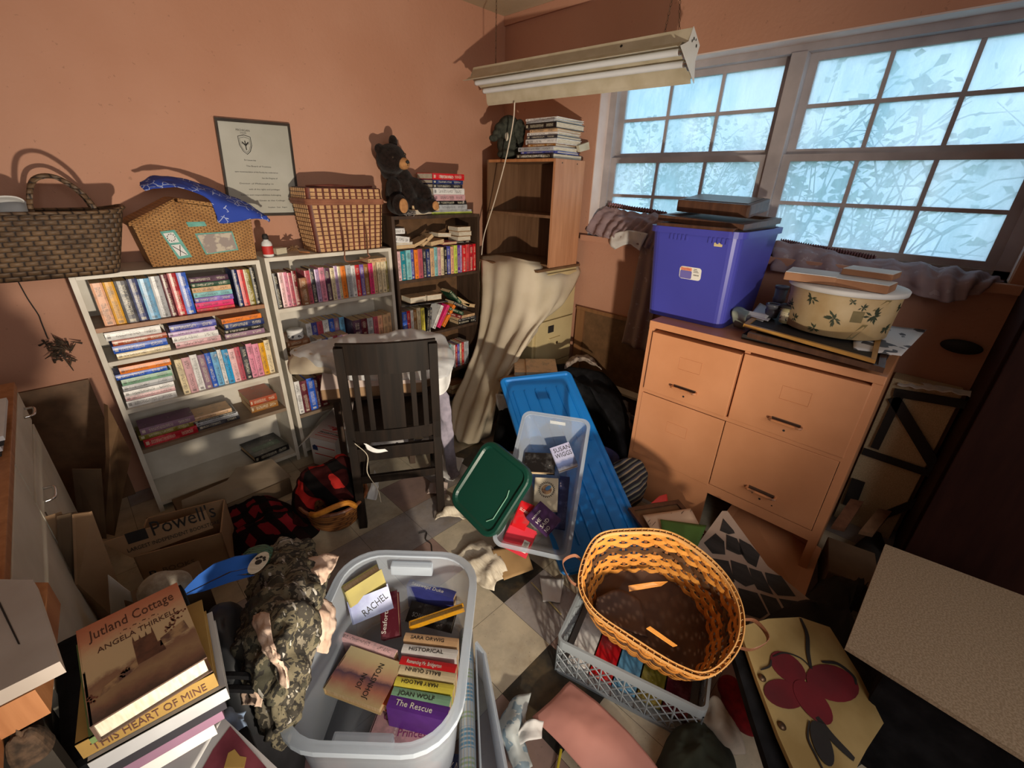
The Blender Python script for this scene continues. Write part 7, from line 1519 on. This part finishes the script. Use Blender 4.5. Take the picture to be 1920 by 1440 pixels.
# tissues, envelope under the bins
tag(cloth('tissue_paper', [[(852, 1045, .01), (880, 1022, .02), (905, 1010, .03)], [(870, 1060, .02), (895, 1045, .05), (925, 1028, .05)], [(895, 1095, .01), (915, 1075, .05), (948, 1062, .04)], [(928, 1108, .01), (932, 1090, .03), (958, 1080, .02)]], M_PAGEW, n=9, amp=.022, freq=16, seed=9), 'torn cream tissue paper on the floor left of the blue lid', 'paper')
sheet('brown_envelope', 'brown envelope on torn papers under the leaning bin', [(945, 1088, .02), (1000, 1068, .03), (985, 1022, .06), (922, 1030, .06)], mat('manila_brown', (.34, .21, .09), (.28, .17, .07), .8, 10), 'envelope', .004, seed=2)
sheet('tissue_paper', 'white tissue beneath the bottom end of the blue lid', [(1018, 1128, .004), (1050, 1130, .004), (1058, 1085, .01), (1012, 1082, .01)], M_WHITE, amp=.012, n=7, seed=5)
tag(obj('bamboo_stick', tube([P(996, 1092, z=.004), P(1052, 1152, z=.004)], .003, 6), mat('bamboo_yellow', (.50, .42, .22), (.42, .34, .16))), 'thin straw-coloured stick lying on the floor by the grey crate', 'stick')
tag(obj('dark_twig', tube(spline([P(785, 1000, z=.003), P(800, 998, z=.004), P(798, 1012, z=.004), P(808, 1020, z=.003), P(810, 1034, z=.003)], 4), .0022, 5), M_INK), 'dark bent twig on the floor behind the clear bin', 'twig')

# ---------------------------------------------------------------- crate and woven basket
M_CRATE = plast('grey_crate_plastic', (.235, .265, .29), .5)
Ca, Cb = P(1041, 1256, z=0), P(1300, 1392, z=0); cd_ = (Cb - Ca); Lc = .43; cx2 = cd_.normalized(); cy2 = V((-cx2.y, cx2.x, 0)); Wc2, Hc2 = .31, .155
t = thing('milk_crate', 'grey plastic lattice crate under the big woven basket', 'crate', frame(Ca, cx2, cy2))
bm = bmesh.new(); e = .009
def latt(o, dx_, L, n):
    o, dx_ = V(o), V(dx_)
    for k in range(n + 1): add_tube(bm, [o + dx_ * L * k / n, o + dx_ * L * k / n + V((0, 0, Hc2 - .03))], .0028, 6)
    m = n * 2
    for k in range(-3, m + 1):
        for sg in (1, -1):
            a, b = k / m, (k + 3) / m; a2, b2 = max(a, 0), min(b, 1)
            if b2 - a2 < .02: continue
            za, zb_ = (a2 - a) / (b - a), (b2 - a) / (b - a); hh_ = Hc2 - .04
            if sg < 0: za, zb_ = 1 - za, 1 - zb_
            add_tube(bm, [o + dx_ * L * a2 + V((0, 0, .005 + za * hh_)), o + dx_ * L * b2 + V((0, 0, .005 + zb_ * hh_))], .0022, 5)
latt((0, 0, 0), (1, 0, 0), Lc, 6); latt((0, Wc2, 0), (1, 0, 0), Lc, 6); latt((0, 0, 0), (0, 1, 0), Wc2, 4); latt((Lc, 0, 0), (0, 1, 0), Wc2, 4)
obj('side_lattice', bm, M_CRATE, t)
for z0, z1, nm in ((0, .010, 'base_rim'), (Hc2 - .036, Hc2, 'top_rim')):
    bm = bmesh.new(); o_, i_ = rrect(Lc + .012, Wc2 + .012, .022, 4), rrect(Lc - .004, Wc2 - .004, .018, 4); LL = [[bm.verts.new((p[0] + Lc/2, p[1] + Wc2/2, z)) for p in q] for q, z in ((o_, z0), (o_, z1), (i_, z1), (i_, z0))]; n = len(o_)
    for u, v in zip(LL, LL[1:] + LL[:1]):
        for k in range(n): bm.faces.new((u[k], u[(k+1) % n], v[(k+1) % n], v[k]))
    obj(nm, bm, M_CRATE, t)
obj('crate_floor', box((.005, .005, .002), (Lc - .005, Wc2 - .005, .008)), M_CRATE, t)
for k, (c, lab) in enumerate((('white', 'white'), ('red', 'red'), ('light blue', 'light blue'), ('olive', 'olive'), ('maroon', 'maroon'))):
    book('paperback', f'{lab} paperback lying in the grey crate under the woven basket', t.matrix_world @ T(.03 + k * .075, .03, .012 + .026) @ Matrix.Rotation(math.pi/2, 4, 'Y'), .07, .2, .024, c, 'books inside the grey crate')
# woven basket
rimP = [P(1088, 1082, z=.34), P(1118, 1010, z=.39), P(1180, 995, z=.42), P(1262, 1003, z=.42), P(1342, 1060, z=.40), P(1386, 1130, z=.37), P(1386, 1205, z=.34), P(1335, 1262, z=.31), P(1275, 1252, z=.30), P(1180, 1195, z=.30), P(1108, 1140, z=.31)]
rc = spline(rimP, 12, closed=True); NB = len(rc)
rcen = sum(rc, V()) / NB; ex = (P(1386, 1165, z=.35) - P(1100, 1060, z=.36)).normalized(); nrm = ex.cross(P(1262, 1003, z=.42) - P(1230, 1225, z=.30)).normalized(); nrm = nrm if nrm.z > 0 else -nrm
# even spacing round the rim
seg = [(rc[(i+1) % NB] - rc[i]).length for i in range(NB)]; tot = sum(seg); NS = 34; RES = 4; N = NS * RES; ring = []; acc = 0; i = 0
for k in range(N):
    tg_ = tot * k / N
    while acc + seg[i] < tg_: acc += seg[i]; i += 1
    ring.append(rc[i].lerp(rc[(i+1) % NB], (tg_ - acc) / seg[i]))
dep = .215
def bp(k, t_, off=0):    # t_: 0 rim, 1 base
    p = ring[k % N]; c = rcen; sc = 1 - .20 * max(t_, 0) ** 1.3; q = c + (p - c) * sc - nrm * dep * t_
    o = (p - c); o -= nrm * o.dot(nrm); return q + o.normalized() * off
t = thing('woven_basket', 'large orange splint-woven basket with leather handles in the grey crate', 'basket')
M_SPL = mat('orange_splint', (.62, .27, .055), (.48, .185, .032), .45, 9, bmp=.15, bscale=120); M_SPB = mat('brown_splint', (.12, .058, .024), (.07, .032, .014), .5, 14); M_STK = mat('stake_splint', (.26, .10, .03), (.17, .06, .02), .5, 20)
rows_ = 11; bm = {0: bmesh.new(), 1: bmesh.new()}
for r in range(rows_):
    t0, t1 = .035 + (r + .0) / rows_ * .96, .035 + (r + .985) / rows_ * .96; tgt = bm[1 if r in (4, 5) else 0]; pr = None; prs = None
    for k in range(N + 1):
        off = .0055 * math.cos(math.pi * k / RES + math.pi * (r % 2)); off = math.copysign(abs(off / .0055) ** .6 * .0052, off)
        A_ = [tgt.verts.new(bp(k, t0, off + .0012)), tgt.verts.new(bp(k, t1, off + .0012)), tgt.verts.new(bp(k, t1, off - .0012)), tgt.verts.new(bp(k, t0, off - .0012))]
        if pr:
            for a in range(4): tgt.faces.new((pr[a], A_[a], A_[(a+1) % 4], pr[(a+1) % 4]))
        pr = A_
obj('weavers', bm[0], M_SPL, t); obj('brown_weavers', bm[1], M_SPB, t)
b = bmesh.new()
for s_ in range(NS):
    k = s_ * RES; pr = None
    for j in range(13):
        t_ = j / 12; d_ = (bp(k + 1, t_) - bp(k - 1, t_)).normalized() * .0052 * (1 - .2 * t_); c = bp(k, t_)
        o = (bp(k, t_, .001) - c).normalized() * .001
        A_ = [b.verts.new(c - d_ + o), b.verts.new(c + d_ + o), b.verts.new(c + d_ - o), b.verts.new(c - d_ - o)]
        if pr:
            for a in range(4): b.faces.new((pr[a], A_[a], A_[(a+1) % 4], pr[(a+1) % 4]))
        pr = A_
obj('stakes', b, M_STK, t)
b = bmesh.new(); add_prism(b, [bp(k, .985) for k in range(0, N, 2)], -nrm, .004); obj('basket_floor', b, mat('basket_shade_and_wrapper', (.08, .035, .016), (.05, .02, .01), .7), t)  # floor coloured dark brown to hold the shade inside the basket
M_RIMS = mat('pale_rim_splint', (.60, .33, .12), (.50, .24, .07), .45, 9)
for off in (.0055, -.0055):
    b = bmesh.new(); pr = None
    for k in range(N + 1):
        A_ = [b.verts.new(bp(k, -.015, off + .0015)), b.verts.new(bp(k, .05, off + .0015)), b.verts.new(bp(k, .05, off - .0015)), b.verts.new(bp(k, -.015, off - .0015))]
        if pr:
            for a in range(4): b.faces.new((pr[a], A_[a], A_[(a+1) % 4], pr[(a+1) % 4]))
        pr = A_
    obj('rim_band', b, M_RIMS, t)
b = bmesh.new()
for k in range(0, N, 2): add_tube(b, [bp(k, .05, .008), bp(k, -.02, .0), bp(k + 1, .05, -.008)], .0010, 4)
obj('rim_lacing', b, mat('lacing_cord', (.5, .3, .13), (.38, .2, .08)), t)
def near(u, v): 
    bst = min(range(N), key=lambda k: ((CR.transposed() @ (ring[k] - EYE)).x / -(CR.transposed() @ (ring[k] - EYE)).z * FPX + 960 - u) ** 2 + (720 - (CR.transposed() @ (ring[k] - EYE)).y / -(CR.transposed() @ (ring[k] - EYE)).z * FPX - v) ** 2); return bst
k1 = near(1090, 1070); k2 = near(1388, 1180)
for k, out in ((k1, 1), (k2, 1)):
    a, b_ = bp(k - 4, .12, .006), bp(k + 4, .12, .006); o = (bp(k, 0, .01) - bp(k, 0)).normalized()
    pts = spline([a, a + o * .03 + nrm * .03, (a + b_) / 2 + o * .06 + nrm * .045, b_ + o * .03 + nrm * .03, b_], 6)
    bm_ = bmesh.new(); pr = None
    for j, p in enumerate(pts):
        d_ = nrm * .011; A_ = [bm_.verts.new(p - d_ + o * .001), bm_.verts.new(p + d_ + o * .001), bm_.verts.new(p + d_ - o * .001), bm_.verts.new(p - d_ - o * .001)]
        if pr:
            for q_ in range(4): bm_.faces.new((pr[q_], A_[q_], A_[(q_+1) % 4], pr[(q_+1) % 4]))
        pr = A_
    obj('leather_handle', bm_, M_LEATH, t)
kk = near(1180, 1195)
obj('loose_splint', prism([bp(kk - 3, .1, -.012) + nrm * .03, bp(kk - 2, .1, -.012) + nrm * .03, bp(kk + 8, .1, -.012), bp(kk + 9, .1, -.012)] if 0 else [P(1212, 1178, z=.31), P(1219, 1174, z=.31), P(1270, 1210, z=.29), P(1262, 1212, z=.29)], (0, 0, -1), .0025), M_SPL, t)
obj('loose_splint', prism([P(1178, 1098, z=.26), P(1180, 1108, z=.25), P(1240, 1098, z=.26), P(1252, 1090, z=.265), P(1225, 1091, z=.27)], (0, 0, -1), .0025), M_SPL, t)
tag(cloth('brown_wrapper', [[(1120, 1120, .20), (1160, 1105, .2), (1200, 1125, .18)], [(1118, 1150, .17), (1165, 1150, .16), (1210, 1165, .15)], [(1130, 1165, .16), (1170, 1180, .15), (1215, 1195, .14)]], mat('basket_shade_and_wrapper', (.08, .035, .016), (.05, .02, .01), .7), n=7, amp=.01, freq=12), 'brown paper crumpled inside the woven basket', 'paper')

# ---------------------------------------------------------------- bottom edge
tag(cloth('pink_folder', [[(1068, 1278, .03), (1120, 1318, .05), (1180, 1375, .05), (1240, 1450, .03)], [(1035, 1312, .045), (1088, 1352, .075), (1140, 1400, .07), (1195, 1470, .04)], [(998, 1345, .03), (1045, 1390, .05), (1090, 1440, .05), (1150, 1500, .03)]], mat('salmon_paper', (.62, .29, .24), (.54, .24, .20), .7, 5), n=10, amp=.008, freq=8, seed=6), 'large salmon pink paper bag lying flat on the floor at the bottom', 'paper bag')
tag(cloth('dish_towel', [[(940, 1340, .02), (965, 1308, .04), (995, 1302, .03)], [(935, 1375, .03), (958, 1360, .07), (985, 1345, .04)], [(950, 1410, .02), (970, 1402, .05), (985, 1390, .03)], [(965, 1450, .02), (980, 1445, .03), (995, 1440, .02)]], print_mat('floral_towel', (.46, .50, .50), (.22, .30, .36), s=30), n=9, amp=.02, freq=14, seed=5), 'pale blue floral towel crumpled left of the salmon paper bag', 'towel')
tag(cloth('white_sock', [[(972, 1372, .05), (990, 1350, .07), (1020, 1352, .06)], [(968, 1400, .03), (990, 1390, .06), (1015, 1385, .05)]], M_WHITE, n=8, amp=.018, freq=18, seed=3), 'small crumpled white cloth between towel and salmon bag', 'cloth')
tag(obj('yellow_pencil', tube([P(1052, 1405, z=.012), P(1040, 1470, z=.012)], .0038, 6), mat('pencil_yellow', (.55, .45, .03), (.48, .38, .02))), 'yellow pencil sticking out under the salmon paper bag', 'pencil')
tag(obj('dark_jacket', heap_bm([P(*p, z=0) for p in ((1240, 1410), (1262, 1372), (1310, 1365), (1350, 1390), (1380, 1450), (1370, 1520), (1260, 1520), (1225, 1460))], .0006, .10, 4, .03, 12), mat('dark_green_cloth', (.028, .032, .018), (.012, .015, .009), .95, 8, bmp=.4), smooth=True), 'dark green jacket heaped on the floor by the grey crate', 'jacket')
tag(cloth('plastic_bag', [[(1318, 1335, .10), (1338, 1305, .13), (1362, 1330, .11)], [(1310, 1360, .06), (1345, 1352, .11), (1385, 1365, .09)], [(1325, 1385, .04), (1360, 1392, .07), (1398, 1395, .06)], [(1345, 1405, .02), (1372, 1412, .03), (1398, 1412, .03)]], clear_mat('milky_film', (.62, .56, .48), .72, .4), n=9, amp=.02, freq=16, seed=4, thick=.002), 'milky plastic bag at the near right corner of the grey crate', 'plastic bag')
o = blob('red_mitten', [(P(1368, 1290, z=.09), (.036, .034, .032)), (P(1382, 1325, z=.07), (.032, .045, .03)), (P(1395, 1352, z=.055), (.03, .045, .028))], mat('crimson_knit', (.26, .006, .012), (.17, .004, .010), .95, 60, bmp=.3), None, .005); tag(o, 'dark red knitted mitten between crate and painted canvas', 'mitten')
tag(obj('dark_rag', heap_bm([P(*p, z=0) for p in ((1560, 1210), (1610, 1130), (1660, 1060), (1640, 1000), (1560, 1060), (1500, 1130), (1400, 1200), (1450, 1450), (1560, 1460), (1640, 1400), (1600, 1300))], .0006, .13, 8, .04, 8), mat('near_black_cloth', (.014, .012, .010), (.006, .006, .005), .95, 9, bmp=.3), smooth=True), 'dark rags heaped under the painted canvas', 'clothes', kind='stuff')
